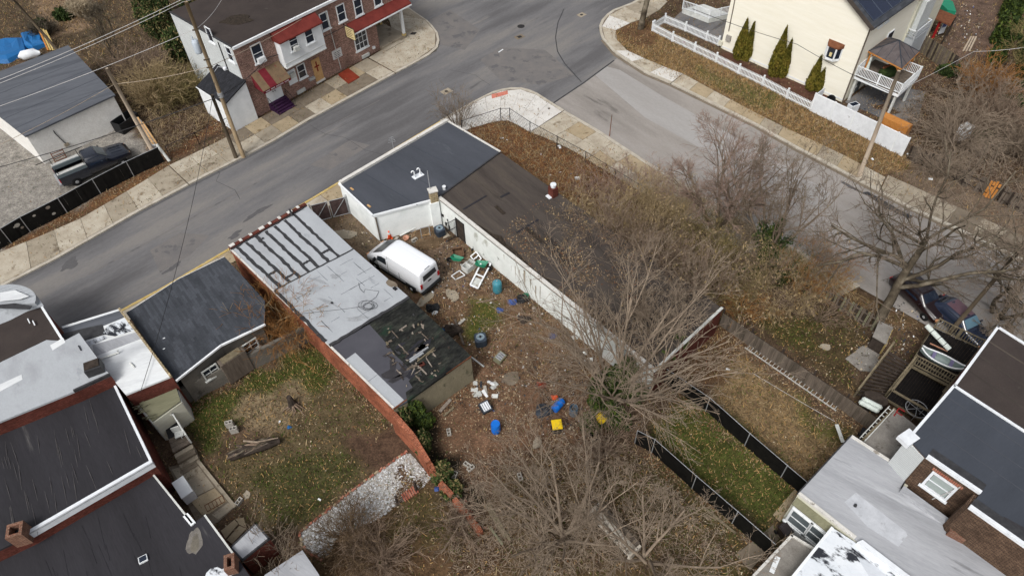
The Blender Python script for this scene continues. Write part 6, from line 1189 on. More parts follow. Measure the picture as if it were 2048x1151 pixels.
def top_panel(root, name, st, x0, x1, inset_, mat, off=.012, parent=None, nx_=5):
    m = M(); vs = []
    for i in range(nx_ + 1):
        x = lerp(x0, x1, i / nx_); z0, zb, zt, wb, wt = interp_station(st, x); w = wt - inset_
        for y, dz in ((-w, -.0), (-w * .5, .022), (w * .5, .022), (w, -.0)): vs.append((x, y, zt + off + dz))
    fs = [(4 * i + k, 4 * i + 4 + k, 4 * i + 5 + k, 4 * i + 1 + k) for i in range(nx_) for k in range(3)]; m.add(vs, fs); return obj(name, m, mat, parent or root, local=True, smooth=True)
def wheel(root, x, y, r=.36, w=.24, rim='steel'):
    R = Matrix.Rotation(math.pi / 2, 3, 'X'); m = M(); m.lathe((x, y, r), [(r * .6, -w / 2), (r * .95, -w / 2), (r, -w * .35), (r, w * .35), (r * .95, w / 2), (r * .6, w / 2)], 20, rot=R); o = obj('wheel', m, 'rubber', root, local=True, smooth=True); m = M(); s_ = 1 if y > 0 else -1
    m.lathe((x, y, r), [(r * .62, -w * .42), (r * .3, -w * .52), (r * .1, -w * .54), (.01, -w * .54)] if s_ < 0 or True else 0, 14, rot=Matrix.Rotation(math.pi / 2 * (1 if y < 0 else -1), 3, 'X') @ Matrix.Rotation(math.pi, 3, 'X')); obj('rim', m, rim, o, local=True)
def bx(root, name, c, s, mat, rz=0, parent=None, **k):
    m = M(); m.box(c, s, rz, **k); return obj(name, m, mat, parent or root, local=True)
# van: nose towards the gate
vr, vf_ = G(868, 577), G(752, 505); vc = (vr + vf_) / 2; va = math.atan2(vf_.y - vr.y, vf_.x - vr.x); VL = 5.55
v0 = vc - Vector((math.cos(va), math.sin(va), 0)) * VL / 2
van = thing('van', 'white panel van parked nose first beside the silver roof garage', 'van', (v0.x + .12, v0.y - .42, .03), va); van.scale = (1.08, 1.06, 1.03)
vst = [(-.02, .5, 1.2, 2.22, .95, .82), (.06, .42, 1.25, 2.34, .99, .88), (.3, .4, 1.3, 2.4, 1.0, .91), (3.2, .4, 1.3, 2.42, 1.0, .91), (3.5, .4, 1.3, 2.38, 1.0, .89), (3.75, .4, 1.3, 2.26, 1.0, .82), (4.8, .4, 1.22, 1.52, .99, .86), (4.95, .4, 1.15, 1.38, .98, .86), (5.35, .4, 1.0, 1.12, .95, .76), (5.5, .42, .85, .92, .86, .62), (5.58, .5, .7, .76, .7, .5)]
vb = loft(van, 'body', vst, 'van_white')
top_panel(van, 'windscreen', vst, 3.72, 4.78, .05, 'glass_van', .03)
for s_ in (-1, 1):
    side_panel(van, 'side_window', vst, 3.25, 4.2, .05, .62, s_, 'glass_van', .012, slant=-.0)
    side_panel(van, 'panel_crease', vst, .5, 3.2, -.02, .0, s_, 'coping', .01)
    bx(van, 'side_skirt', (2.6, s_ * .985, .5), (2.6, .05, .24), 'plastic_black'); [bx(van, 'door_gap', (xg, s_ * 1.0, .98), (.02, .02, .85), 'plastic_dark') for xg in (2.0, 3.12, 4.22)]; side_panel(van, 'door_seam', vst, 3.1, 3.125, .0, .95, s_, 'plastic_dark', .006, nx_=1); side_panel(van, 'roof_gutter', vst, .35, 3.6, .97, 1.0, s_, 'coping', .008); bx(van, 'side_strip', (2.2, s_ * 1.005, .82), (3.6, .02, .06), 'seam_grey')
    bx(van, 'tail_light', (-.0, s_ * .86, 1.15), (.12, .17, .42), 'light_red'); bx(van, 'mirror', (4.35, s_ * 1.12, 1.35), (.12, .26, .26), 'plastic_black'); bx(van, 'headlight', (5.36, s_ * .72, .86), (.32, .26, .2), 'light_amber'); bx(van, 'wiper_vent', (5.05, s_ * .4, 1.295), (.12, .55, .04), 'plastic_black', ry=.45)
    for x in (.95, 4.6): wheel(van, x, s_ * .88, .36, .26, 'metal_white'); bx(van, 'wheel_arch', (x, s_ * .99, .62), (.95, .04, .36), 'plastic_black')
m = M(); m.add([(-.1, -.66, 1.58), (-.1, .66, 1.58), (-.04, .6, 2.02), (-.04, -.6, 2.02)], [(0, 3, 2, 1)]); obj('rear_window', m, 'glass_van', van, local=True); bx(van, 'window_backing', (.0, 0, 1.76), (.1, 1.42, .76), 'van_white', ry=.1)
bx(van, 'rear_bumper', (-.08, 0, .5), (.2, 1.9, .2), 'plastic_black'); bx(van, 'front_bumper', (5.5, 0, .5), (.16, 1.5, .22), 'plastic_black'); bx(van, 'door_handle', (-.06, .05, 1.22), (.05, .3, .06), 'plastic_black'); bx(van, 'roof_lamp', (.08, 0, 2.36), (.04, .5, .06), 'plastic_dark')
for k in range(5): bx(van, 'roof_rib', (1.8, -.5 + .25 * k, 2.425), (2.8, .03, .02), 'van_white')
# pickup
pr0, pf0 = G(122, 383), G(266, 322); tv = math.atan2(pf0.y - pr0.y, pf0.x - pr0.x); tc = (pr0 + pf0) / 2 + Vector((-.1, .75, 0)); TL = 5.7; t0 = tc - Vector((math.cos(tv), math.sin(tv), 0)) * TL / 2
tk = thing('pickup_truck', 'dark navy pickup truck with grey tool boxes behind the screen fence', 'truck', (t0.x - .35, t0.y - .1, .03), tv); tk.scale = (1.1, 1.1, 1.1)
cst = [(2.25, .5, 1.15, 1.75, .98, .74), (2.35, .45, 1.15, 1.88, .98, .76), (3.3, .45, 1.15, 1.88, .98, .74), (4.0, .45, 1.12, 1.3, .98, .82), (4.15, .45, 1.1, 1.22, .97, .84), (5.3, .45, 1.0, 1.1, .95, .82), (5.6, .5, .9, .96, .88, .7), (5.68, .55, .8, .84, .8, .6)]
loft(tk, 'cab', cst, 'truck_navy'); top_panel(tk, 'windscreen', cst, 3.36, 3.95, .06, 'glass_mid')
for s_ in (-1, 1):
    side_panel(tk, 'side_window', cst, 2.5, 3.45, .08, .85, s_, 'glass_dark'); bx(tk, 'bed_side', (1.12, s_ * .95, .82), (2.24, .08, .75), 'truck_navy'); bx(tk, 'tool_box', (1.12, s_ * .72, 1.33), (2.2, .42, .3), 'box_grey'); bx(tk, 'tool_box_lid', (1.12, s_ * .76, 1.5), (2.2, .3, .04), 'aluminium')
    bx(tk, 'headlight', (5.52, s_ * .7, .82), (.2, .28, .16), 'light_amber'); bx(tk, 'tail_light', (-.02, s_ * .87, .95), (.08, .16, .34), 'light_red'); bx(tk, 'mirror', (3.75, s_ * 1.1, 1.3), (.1, .2, .18), 'plastic_black')
    for x in (1.0, 4.75): wheel(tk, x, s_ * .87, .38, .26)
    for x in (.15, 2.15): bx(tk, 'rack_post', (x, s_ * .8, 1.75), (.05, .05, .55), 'iron')
bx(tk, 'bed_floor', (1.12, 0, .7), (2.2, 1.8, .08), 'plastic_black'); bx(tk, 'tailgate', (-.01, 0, .85), (.07, 1.8, .6), 'truck_navy'); bx(tk, 'rear_bumper', (-.12, 0, .55), (.18, 1.8, .16), 'steel'); bx(tk, 'grille', (5.68, 0, .75), (.06, 1.1, .3), 'plastic_black')
for y in (-.2, .02, .25): bx(tk, 'lumber', (1.2, y, .95), (2.0, .12, .14), 'wood_grey' if y else 'iron')
bx(tk, 'rack_rail', (.9, .8, 2.02), (3.6, .05, .05), 'iron'); bx(tk, 'rack_rail', (2.15, 0, 2.02), (.05, 1.6, .05), 'iron')
for k in range(3): bx(tk, 'hood_ridge', (4.75, -.4 + .4 * k, 1.2), (.9, .04, .03), 'truck_navy', ry=.1)
rk = thing('ladder_rack', 'small rusty rung rack leaning on the white garage wall by the pickup', 'rack', G(118, 330))
a, b = G(112, 327), G(135, 318); 
for s_, p in ((0, a), (1, b)): m = M(); m.bar(up(p, .05), up(p, 1.1) + Vector((-.05, .2, 0)), .05, .05); obj('upright', m, 'rust', rk)
for k in range(4): z = .2 + .25 * k; m = M(); m.bar(up(a, z) + Vector((-.01 * k, .05 * k, 0)), up(b, z) + Vector((-.01 * k, .05 * k, 0)), .04, .06); obj('rung', m, 'rust', rk)
# parked cars by the decks
def car(label, rear_px, front_px, st, body, roofmat, glass='glass_dark', L=4.6, hoodmat=None):
    a, b = G(*rear_px), G(*front_px); an = math.atan2(b.y - a.y, b.x - a.x); c = (a + b) / 2 - Vector((math.cos(an), math.sin(an), 0)) * L / 2; root = thing('parked_car', label, 'car', (c.x, c.y, .0), an)
    loft(root, 'body', st, body); top_panel(root, 'roof_panel', st, 1.0, 2.5, .1, roofmat, .015); top_panel(root, 'windscreen', st, 2.62, 3.15, .08, glass); top_panel(root, 'rear_window', st, .32, .75, .1, 'glass_dark'); top_panel(root, 'bonnet', st, 3.35, 4.3, .1, hoodmat or body, .012)
    for s_ in (-1, 1):
        side_panel(root, 'side_window', st, 1.0, 2.6, .1, .85, s_, 'glass_dark'); bx(root, 'headlight', (4.42, s_ * .62, .68), (.16, .3, .13), 'light_amber'); bx(root, 'tail_light', (.03, s_ * .65, .8), (.08, .3, .14), 'light_red'); bx(root, 'mirror', (2.95, s_ * .98, 1.0), (.1, .18, .14), body)
        for x in (.85, 3.65): wheel(root, x, s_ * .78, .32, .21)
    bx(root, 'front_bumper', (4.55, 0, .45), (.12, 1.4, .16), 'metal_white'); return root
cs = [(0, .45, .8, .9, .78, .6), (.1, .3, .85, 1.0, .86, .68), (.3, .28, .9, 1.05, .88, .68), (.8, .28, .92, 1.5, .89, .62), (1.1, .28, .92, 1.58, .89, .62), (2.45, .28, .92, 1.56, .89, .62), (2.6, .28, .92, 1.5, .89, .64), (3.2, .28, .9, 1.06, .88, .74), (3.35, .28, .88, 1.0, .88, .76), (4.3, .3, .72, .86, .84, .7), (4.5, .36, .62, .7, .74, .56), (4.6, .45, .55, .58, .6, .42)]
car('navy car nosing up to the timber deck, sky reflection painted plum on its roof', (1868, 615), (1962, 698), cs, 'car_navy', 'car_sky_sheen', 'glass_sky')
car('maroon car with charcoal roof parked under the dark tree', (1798, 572), (1872, 640), cs, 'car_maroon', 'car_charcoal', hoodmat='car_maroon')
# shopping of bicycle frames by the garage corner
m = M(); c = G(22, 262)
bk = thing('bicycle', 'old dark bicycle leaning at the corner of the white garage', 'bicycle', (c.x, c.y, .05), -.9)
for x in (-.5, .5): m = M(); m.lathe((x, 0, .33), [(.33, -.02), (.33, .02), (.29, .02), (.29, -.02)], 16, rot=Matrix.Rotation(math.pi / 2, 3, 'X')); obj('wheel', m, 'rubber', bk, local=True)
m = M(); m.tube([(-.5, 0, .33), (-.15, 0, .75), (.4, 0, .8), (.5, 0, .33)], .025, 6); m.tube([(-.5, 0, .33), (0, 0, .33), (.4, 0, .8)], .025, 6); m.tube([(-.15, 0, .8), (0, 0, .33)], .025, 6); obj('frame', m, 'iron', bk, local=True); m = M(); m.box((-.17, 0, .85), (.25, .12, .06)); obj('saddle', m, 'plastic_black', bk, local=True); m = M(); m.tube([(.4, -.25, 1.0), (.38, 0, .9), (.4, .25, 1.0)], .018, 5); obj('handlebar', m, 'steel', bk, local=True)

# ================================================================== TREES AND SHRUBS
def unit(a): return a / (np.linalg.norm(a, axis=-1, keepdims=True) + 1e-9)
def sweep(r, base, dirs, lens, r0, r1, K, wig, lift):
    """polylines (N,K,3) that bend by `wig` and turn by `lift` (up if positive, down if negative)"""
    n = len(base); P = np.zeros((n, K, 3)); P[:, 0] = base; d = unit(dirs); st = (lens / (K - 1))[:, None]
    for k in range(1, K):
        d = unit(d + r.normal(0, wig, (n, 3)) + np.array([0, 0, lift])); P[:, k] = P[:, k - 1] + d * st
    t = np.linspace(0, 1, K)[None]; return P, r0[:, None] * (1 - t) + r1[:, None] * t
def tubes_mesh(name, groups, mat, parent, off, kind=None):
    V = []; Fq = []; base = 0
    for P, Rr, ns in groups:
        n, K, _ = P.shape
        if n == 0: continue
        d = unit(P[:, -1] - P[:, 0]); ref = np.where((np.abs(d[:, 2]) > .9)[:, None], np.array([0., 1, 0]), np.array([0., 0, 1])); a = unit(np.cross(d, ref)); b = np.cross(d, a)
        ang = np.arange(ns) * 2 * np.pi / ns
        ring = P[:, :, None] + Rr[:, :, None, None] * (np.cos(ang)[None, None, :, None] * a[:, None, None] + np.sin(ang)[None, None, :, None] * b[:, None, None])
        V.append(ring.reshape(-1, 3)); i = (np.arange(n) * K * ns)[:, None, None]; k = (np.arange(K - 1) * ns)[None, :, None]; j = np.arange(ns)[None, None, :]; j2 = (np.arange(ns) + 1) % ns
        q = np.stack([i + k + j, i + k + j2[None, None, :], i + k + ns + j2[None, None, :], i + k + ns + j], -1).reshape(-1, 4) + base; Fq.append(q); base += n * K * ns
    V = np.concatenate(V) - np.array(off); Fq = np.concatenate(Fq); me = bpy.data.meshes.new(name); me.vertices.add(len(V)); me.vertices.foreach_set('co', V.ravel()); me.loops.add(Fq.size); me.loops.foreach_set('vertex_index', Fq.ravel().astype(np.int32)); me.polygons.add(len(Fq)); me.polygons.foreach_set('loop_start', np.arange(len(Fq)) * 4)
    me.materials.append(MAT[mat]); me.polygons.foreach_set('use_smooth', np.ones(len(Fq), bool)); me.update(calc_edges=True)
    o = bpy.data.objects.new(name, me); COL.objects.link(o); o.parent = parent; OFF[o] = Vector(off)
    if parent is None: o.location = off
    return tag(o, kind=kind) if kind else o
def branch(r, P, Rr, per, lr, rr_, ang, t0=.25, t1=1.0, wig=.12, lift=.03, K=5, minr=.011, droop=0):
    n, Kp, _ = P.shape; N_ = n * per; idx = np.repeat(np.arange(n), per); t = r.uniform(t0, t1, N_); f = t * (Kp - 1); k = np.minimum(f.astype(int), Kp - 2); w = (f - k)[:, None]
    base = P[idx, k] * (1 - w) + P[idx, k + 1] * w; d = unit(P[idx, k + 1] - P[idx, k]); L = np.linalg.norm(P[:, -1] - P[:, 0], axis=1)[idx]; rb = Rr[idx, k] * (1 - w[:, 0]) + Rr[idx, k + 1] * w[:, 0]
    rnd = unit(r.normal(0, 1, (N_, 3))); perp = unit(rnd - d * (rnd * d).sum(1, keepdims=True)); a = np.radians(r.uniform(ang * .55, ang * 1.3, N_))[:, None]
    dirs = d * np.cos(a) + perp * np.sin(a) + np.array([0, 0, droop]); lens = L * lr * r.uniform(.55, 1.25, N_) * (1.15 - .45 * t)
    r0 = np.maximum(rb * rr_, minr); return sweep(r, base, dirs, lens, r0, np.maximum(r0 * .45, minr * .8), K, wig, lift)
def tree(label, base_px, h, mat, seed, stems=1, spread=.25, trunk_r=.22, split=.3, levels=((6, .75, .6, 38), (6, .6, .55, 42), (6, .55, .6, 45), (4, .5, .7, 45)), lift=.05, lean=(0, 0), wig=.1, twigmat=None, ivy=0, ivymat='leaf_ivy', group='bare trees', minr=.012, name='bare_tree', twig_lift=.02, droop=0, ivyh=.5):
    r = np.random.default_rng(seed); b = G(*base_px); b = Vector((b.x, b.y, ground_z(b.x, b.y) - .1)); root = thing(name, label, 'tree', b, group=group)
    base = np.tile(np.array(b), (stems, 1)) + r.normal(0, .12, (stems, 3)) * np.array([1, 1, 0]) * (stems > 1); an = np.arange(stems) * 6.283 / stems + r.uniform(0, 6.28)
    dirs = np.stack([np.cos(an) * spread * (stems > 1) + lean[0], np.sin(an) * spread * (stems > 1) + lean[1], np.ones(stems)], 1)
    P, R_ = sweep(r, base, dirs, h * .62 * r.uniform(.85, 1.1, stems), np.full(stems, trunk_r), np.full(stems, trunk_r * .45), 7, wig * .5, .03)
    groups = [(P, R_, 8)]; cur = (P, R_); thin = []
    for i, (n, lr, rr_, ang) in enumerate(levels):
        cur = branch(r, cur[0], cur[1], n, lr, rr_, ang, split if i == 0 else .2, 1.0, wig, lift if i == 0 else twig_lift, 6 if i == 0 else 5 if i < 3 else 4, minr, droop)
        (groups if i < 2 else thin).append((cur[0], cur[1], 5 if i == 0 else 4 if i == 1 else 3))
    tubes_mesh('trunk', groups, mat, root, b); tubes_mesh('crown', thin, twigmat or mat, root, b)
    if ivy:
        k = r.integers(0, stems, ivy); f = r.uniform(0, ivyh, ivy) * 6; kk = np.minimum(f.astype(int), 5); w = (f - kk)[:, None]; c = P[k, kk] * (1 - w) + P[k, kk + 1] * w + unit(r.normal(0, 1, (ivy, 3))) * (r.uniform(.1, .55, ivy) * (1 - .3 * f / 6))[:, None]; c[:, 2] = np.maximum(c[:, 2], b.z + .05)
        X = leaf_quads(c, .09, r, .8) - np.array(b); quads_obj('ivy', X, [ivymat, 'leaf_deep'], r.choice(2, ivy), None, root)
    return root
def shrub(label, base_px, n, L, mat, seed, spread=.8, r0=.02, per=(5, 4), lift=-.04, wig=.14, group='leafless shrubs', radius=.4, cat='shrub', name='shrub', z=None, leaves=0, leafmat='leaf_straw', up_=1.0, lr=.55, minr=.01, lsize=.07):
    r = np.random.default_rng(seed); b = G(*base_px, z or 0); zz = z if z is not None else ground_z(b.x, b.y); b = Vector((b.x, b.y, zz - .05)); a = r.uniform(0, 6.283, n); q = radius * np.sqrt(r.random(n))
    base = np.array(b) + np.stack([np.cos(a) * q, np.sin(a) * q, np.zeros(n)], 1); a2 = a + r.normal(0, .5, n); s_ = spread * r.uniform(.2, 1.3, n); dirs = np.stack([np.cos(a2) * s_, np.sin(a2) * s_, np.full(n, up_)], 1)
    P, R_ = sweep(r, base, dirs, L * r.uniform(.6, 1.2, n), np.full(n, r0), np.full(n, r0 * .5), 7, wig, lift); groups = [(P, R_, 4)]; cur = (P, R_)
    for i, k in enumerate(per): cur = branch(r, cur[0], cur[1], k, lr, .7, 42, .2, 1, wig, lift * .5, 5 if i == 0 else 4, minr); groups.append((cur[0], cur[1], 3))
    P_ = np.concatenate([g[0].reshape(-1, 3) for g in groups]); P_[:, 2] = np.maximum(P_[:, 2], .02)
    for g in groups: g[0][:, :, 2] = np.maximum(g[0][:, :, 2], .05)
    root = thing(name, label, cat, b, group=group); tubes_mesh('stems', groups[:1], mat, root, b); tubes_mesh('twigs', groups[1:], mat, root, b)
    if leaves:
        c = P_[r.integers(0, len(P_), leaves)] + r.normal(0, .08, (leaves, 3)); c[:, 2] = np.maximum(c[:, 2], .05); quads_obj('leaves', leaf_quads(c, lsize, r, .8) - np.array(b), [leafmat, 'leaf_tan', 'bark_straw'] if leafmat == 'leaf_straw' else [leafmat], r.choice(3, leaves) if leafmat == 'leaf_straw' else np.zeros(leaves), None, root)
    return root
# large trees
tree('big many stemmed bare tree with ivy at its foot beside the white wall', (1232, 800), 12.5, 'bark_pale', 101, 10, .62, .12, .12, ((5, .74, .7, 30), (5, .66, .66, 34), (4, .6, .7, 38), (3, .5, .85, 40)), .03, wig=.07, twigmat='bark_pale', ivy=0, minr=.0095)
tree('spreading pale bare tree in the lower yard over a patterned settee', (1125, 1075), 8.5, 'bark_pale', 102, 8, .8, .11, .12, ((6, .72, .58, 40), (5, .62, .58, 44), (5, .6, .7, 46), (3, .5, .85, 48)), .02, wig=.08, twigmat='bark_pale', minr=.0095)
tree('low branched bare tree at the bottom beyond the mesh fence', (1290, 1120), 7.5, 'bark_pale', 103, 6, .95, .1, .12, ((6, .72, .58, 40), (5, .62, .58, 44), (5, .6, .7, 46), (3, .5, .85, 48)), .0, wig=.08, twigmat='bark_pale', minr=.0095)
tree('rosy twigged street tree with forked trunk by the side street', (1428, 462), 10.5, 'bark_grey', 104, 4, .5, .17, .3, ((6, .75, .58, 34), (6, .62, .58, 38), (7, .56, .65, 42), (6, .5, .8, 44)), .06, wig=.08, twigmat='bark_rosy', minr=.0095)
tree('slender bare tree with ivy green trunk by the side street', (1532, 512), 10, 'bark_grey', 105, 5, .5, .13, .3, ((5, .72, .58, 36), (5, .62, .58, 40), (6, .56, .65, 42), (5, .5, .8, 45)), .05, wig=.09, twigmat='bark_grey', ivy=2600, minr=.0095)
tree('dark lichen spotted tree with crooked boughs over the parked cars', (1752, 652), 12.5, 'bark_dark', 106, 1, .2, .38, .45, ((11, 1.3, .62, 62), (7, .62, .6, 48), (6, .55, .65, 52), (5, .5, .75, 52)), -.03, lean=(.42, .25), wig=.2, twigmat='bark_grey2', minr=.015)
tree('pale crooked bare tree behind the brown roof house', (1992, 628), 8.5, 'bark_dark', 107, 3, .6, .16, .3, ((8, .9, .6, 55), (7, .6, .6, 48), (6, .55, .65, 50), (4, .5, .75, 50)), .0, wig=.2, twigmat='bark_pale', minr=.014)
tree('street tree trunk rising by the white picket fence corner', (1281, 58), 13, 'bark_dark', 108, 1, .2, .38, .62, ((7, .7, .55, 50), (6, .6, .6, 48), (5, .5, .7, 48), (3, .5, .8, 48)), .0, wig=.12, minr=.013)
tree('thin bare tree behind the grey garage roof', (238, 128), 8, 'bark_dark', 109, 3, .25, .1, .3, ((5, .6, .55, 35), (5, .6, .6, 40), (5, .5, .7, 45), (3, .5, .8, 45)), .05, minr=.012)
tree('tall ivy wrapped leaning tree at the upper right', (2035, 170), 9, 'bark_olive', 110, 3, .3, .16, .3, ((6, .7, .55, 45), (6, .6, .6, 45), (5, .55, .7, 45), (3, .5, .8, 45)), .0, ivy=5000, ivyh=.9, lean=(.1, .3), minr=.013)
tree('small pale bare tree by the fallen branches beyond the gazebo', (1935, 215), 4.5, 'bark_pale', 111, 5, 1.2, .08, .1, ((6, .8, .6, 45), (6, .6, .6, 45), (5, .55, .7, 45), (3, .5, .8, 45)), -.08, minr=.012)
tree('fine sapling pushing up through the white building roof edge', (1290, 700), 7.5, 'bark_pale', 112, 5, .3, .07, .2, ((6, .65, .6, 32), (6, .6, .6, 36), (5, .55, .7, 40), (3, .5, .8, 45)), .08, minr=.012)
# small trees and shrubs
for k, (u, v, lb) in enumerate(((1215, 492, 'tall thin sapling leaning over the brown roof near the flue'), (1262, 520, 'tall thin sapling over the middle of the brown roof'), (1312, 566, 'tall thin sapling where leaves lie on the roof'), (1362, 590, 'tall thin sapling before the dark end of the roof'), (1410, 612, 'tall thin sapling at the far end of the roof edge'))):
    tree(lb, (u, v), 6.5, 'bark_brown', 700 + k, 6, .5, .05, .1, ((5, .65, .62, 34), (5, .6, .65, 38), (3, .5, .8, 42)), .02, lean=(-.35, -.1), wig=.1, twigmat='bark_brown' if k % 2 else 'bark_pale', minr=.012, name='sapling', group='saplings along the roof')
shrub('low twiggy bush growing at the corner of the slate grey roof', (918, 256), 26, 3.4, 'bark_grey', 201, .55, .022, (5, 4), 0.0, .08)
BR = [(1180, 470, 'bark_straw', 'straw coloured scrub beside the brown roof edge', 60, 3.2), (1270, 470, 'bark_straw', 'yellowish thicket in front of the forked street tree', 70, 3.4), (1330, 440, 'bark_straw', 'golden dry thicket beneath the rosy street tree', 70, 3.0), (1230, 540, 'bark_brown', 'brown scrub leaning over the brown felt roof', 60, 3.6), (1310, 540, 'bark_brown', 'dense brown thicket in the middle of the scrub lot', 70, 3.6), (1380, 510, 'bark_olive', 'olive tinged thicket between the two street trees', 60, 3.2), (1420, 590, 'bark_olive', 'olive brush at the end of the white building', 60, 3.4), (1490, 560, 'bark_brown', 'tangled brown brush below the ivy green trunk', 60, 3.4), (1200, 400, 'bark_rosy', 'reddish brambles by the brick flue chimney', 55, 2.6), (1270, 390, 'bark_rosy', 'rosy twig thicket reaching over the beige pavement', 60, 2.8), (1560, 600, 'bark_straw', 'weeping straw coloured brush above the board fence', 60, 3.2), (1610, 560, 'bark_orange', 'arching orange brown brush by the side street', 60, 3.0), (1370, 590, 'bark_brown', 'brown saplings over the black end of the roof', 50, 3.6), (1150, 540, 'bark_brown', 'thin brown saplings rising over the roof grit', 34, 4.0), (1460, 470, 'bark_grey', 'grey brush at the foot of the rosy street tree', 50, 2.8), (1320, 620, 'bark_pale', 'pale saplings crowding the long white wall end', 44, 4.2)]
for k, (u, v, mt, lb, n, L) in enumerate(BR): shrub(lb, (u, v), int(n * .8), L, mt, 300 + k, .7, .018, (5, 4), -.02, .14, radius=1.5, leaves=700 if 'straw' in mt or 'olive' in mt else 250)
OT = [(322, 205, 'bark_straw', 'felled looking pile of pale branches behind the screen fence', 70, 3.6, .9, -.06), (290, 160, 'bark_brown', 'brown tangled brush behind the leaning pale pole', 55, 3.2, .7, -.03), (372, 200, 'bark_olive', 'olive tangled brush against the annex wall', 50, 3.0, .7, -.03), (1905, 290, 'bark_pale', 'arching pale brush fountain by the white vinyl fence end', 80, 4.2, 1.2, -.1), (1975, 250, 'bark_brown', 'brown arching brush at the edge of the far yard', 80, 4.0, 1.1, -.09), (1960, 190, 'bark_orange', 'orange stemmed brush beyond the gazebo fence', 50, 3.2, .7, -.03), (2030, 310, 'bark_grey', 'grey tangled brush over the broken timber fence', 60, 3.4, .9, -.06), (1870, 350, 'bark_pale', 'pale twiggy brush hanging on the broken fence', 60, 2.6, .9, -.05), (578, 668, 'bark_orange', 'orange brown dry bush squeezed between garage wall and shingled house', 150, 3.4, .8, -.04), (590, 660, 'bark_straw', 'thin arching dry canes along the orange garage wall', 26, 4.0, 1.0, -.1), (700, 1090, 'leaf_brown', 'dark brown brush heap beside the white gravel', 90, 2.6, 1.0, -.08), (770, 1120, 'bark_brown', 'brown brush heap at the bottom of the fenced bed', 80, 2.4, 1.0, -.08), (920, 1060, 'bark_brown', 'withered brush at the end of the ruined orange wall', 50, 1.8, .9, -.05), (560, 1130, 'bark_grey', 'grey saplings over the plain pale shed roof', 16, 3.6, .4, .02), (170, 30, 'leaf_pale', 'stand of pale reeds behind the blue tarps', 120, 1.7, .2, .0), (1560, 560, 'leaf_ivy', 'green tinged climber mass at the slender tree', 40, 2.6, .6, -.04), (1660, 590, 'bark_straw', 'straw brush on the strip beside the side street', 40, 2.2, .8, -.05), (1210, 900, 'bark_brown', 'brown brush beneath the big many stemmed tree', 50, 2.8, .9, -.06), (1080, 760, 'bark_brown', 'fallen brown branches on the leaf strewn yard', 30, 3.2, 1.6, -.12), (1480, 20 + 600, 'bark_orange', 'orange grass tuft brush behind the timber fence', 40, 2.0, 1.0, -.08), (1640, 640, 'bark_brown', 'sparse brown brush on the mossy yard', 24, 1.8, 1.0, -.06), (90, 70, 'bark_dark', 'dark bush beside the mossy leaning pole', 50, 1.6, .6, 0)]
for k, (u, v, mt, lb, n, L, sp, li) in enumerate(OT): shrub(lb, (u, v), int(n * (1.3 if v < 350 and u > 1000 else 2 if v < 350 else 1)), L, mt, 400 + k, sp, .034 if v < 350 else .02, (4, 3), li, .12, radius=.35 if sp > .8 else .8, minr=.018 if v < 350 else .011)
# evergreen masses
def ivy_mass(label, spots, n, seed, mats=('leaf_ivy', 'leaf_deep'), cat='ivy', name='ivy', size=.1):
    r = np.random.default_rng(seed); C = []
    for (u, v, z, rx, ry, rz) in spots:
        b = np.array(G(u, v)); k = int(n * rx * ry * max(rz, .6) / sum(q[3] * q[4] * max(q[5], .6) for q in spots)); d = unit(r.normal(0, 1, (k, 3))); rad = (1 - .35 * r.random(k) ** 2)[:, None] * (1 + .25 * np.sin(d[:, :1] * 9 + u) * np.cos(d[:, 1:2] * 7 + v)); C.append(b + np.array([0, 0, z]) + d * rad * np.array([rx, ry, rz]))
    C = np.concatenate(C); C[:, 2] = np.abs(C[:, 2] - .02) + .02; o = quads_obj(name, leaf_quads(C, size, r, .8), list(mats), r.choice(len(mats), len(C)), label, None, cat); del o['kind']; return o
ivy_mass('deep green ivy swathing the foot of the big many stemmed tree', [(1205, 815, .6, .9, .9, 1.0), (1230, 845, .4, 1.0, .8, .8), (1265, 800, .8, .9, .6, .7), (1180, 850, .3, .7, .7, .5), (1222, 790, 1.6, .9, .8, 1.1), (1250, 770, 2.0, .6, .6, .9), (1195, 800, 1.4, .6, .6, .9)], 15000, 501, ('leaf_ivy', 'leaf_deep', 'blade_green'))
ivy_mass('moss green ivy hanging over the end corner of the white building', [(1310, 752, 2.3, .9, .5, .5), (1345, 725, 2.5, .6, .5, .35)], 3000, 502, ('leaf_ivy', 'blade_green'))
ivy_mass('dark ivy hanging on the grey back wall of the garage', [(825, 842, 1.2, .9, .5, 1.3), (850, 850, .5, .6, .5, .6)], 5000, 503, ('leaf_deep', 'leaf_ivy', 'blade_green'))
ivy_mass('ivy spilling over the top of the orange garden wall', [(815, 860, 1.6, .45, .6, .8), (850, 905, 1.2, .5, .8, .7), (885, 955, .7, .6, .7, .5), (905, 985, .4, .6, .6, .4)], 6500, 504, ('leaf_deep', 'leaf_ivy', 'bark_olive'))
ivy_mass('tall evergreen clad tree mass between the garage and brick house', [(345, 95, 3.2, 1.6, 1.6, 3.0), (370, 120, 1.8, 1.5, 1.5, 1.9), (310, 60, 2.2, 1.3, 1.3, 2.2), (395, 60, 2.5, 1.0, 1.2, 2.0), (330, 30, 3.0, 1.2, 1.2, 2.6)], 13000, 505, ('leaf_deep', 'leaf_ivy', 'bark_olive', 'leaf_deep'), 'tree', 'evergreen_tree', .12)
ivy_mass('bright green ivy column at the upper right of the yard', [(1998, 90, 1.6, .9, 1.3, 2.2), (2010, 40, 2.2, .9, 1.2, 2.4), (1985, 130, 1.0, .8, .9, 1.2)], 12000, 506, ('leaf_ivy', 'blade_green', 'leaf_deep'), size=.12)
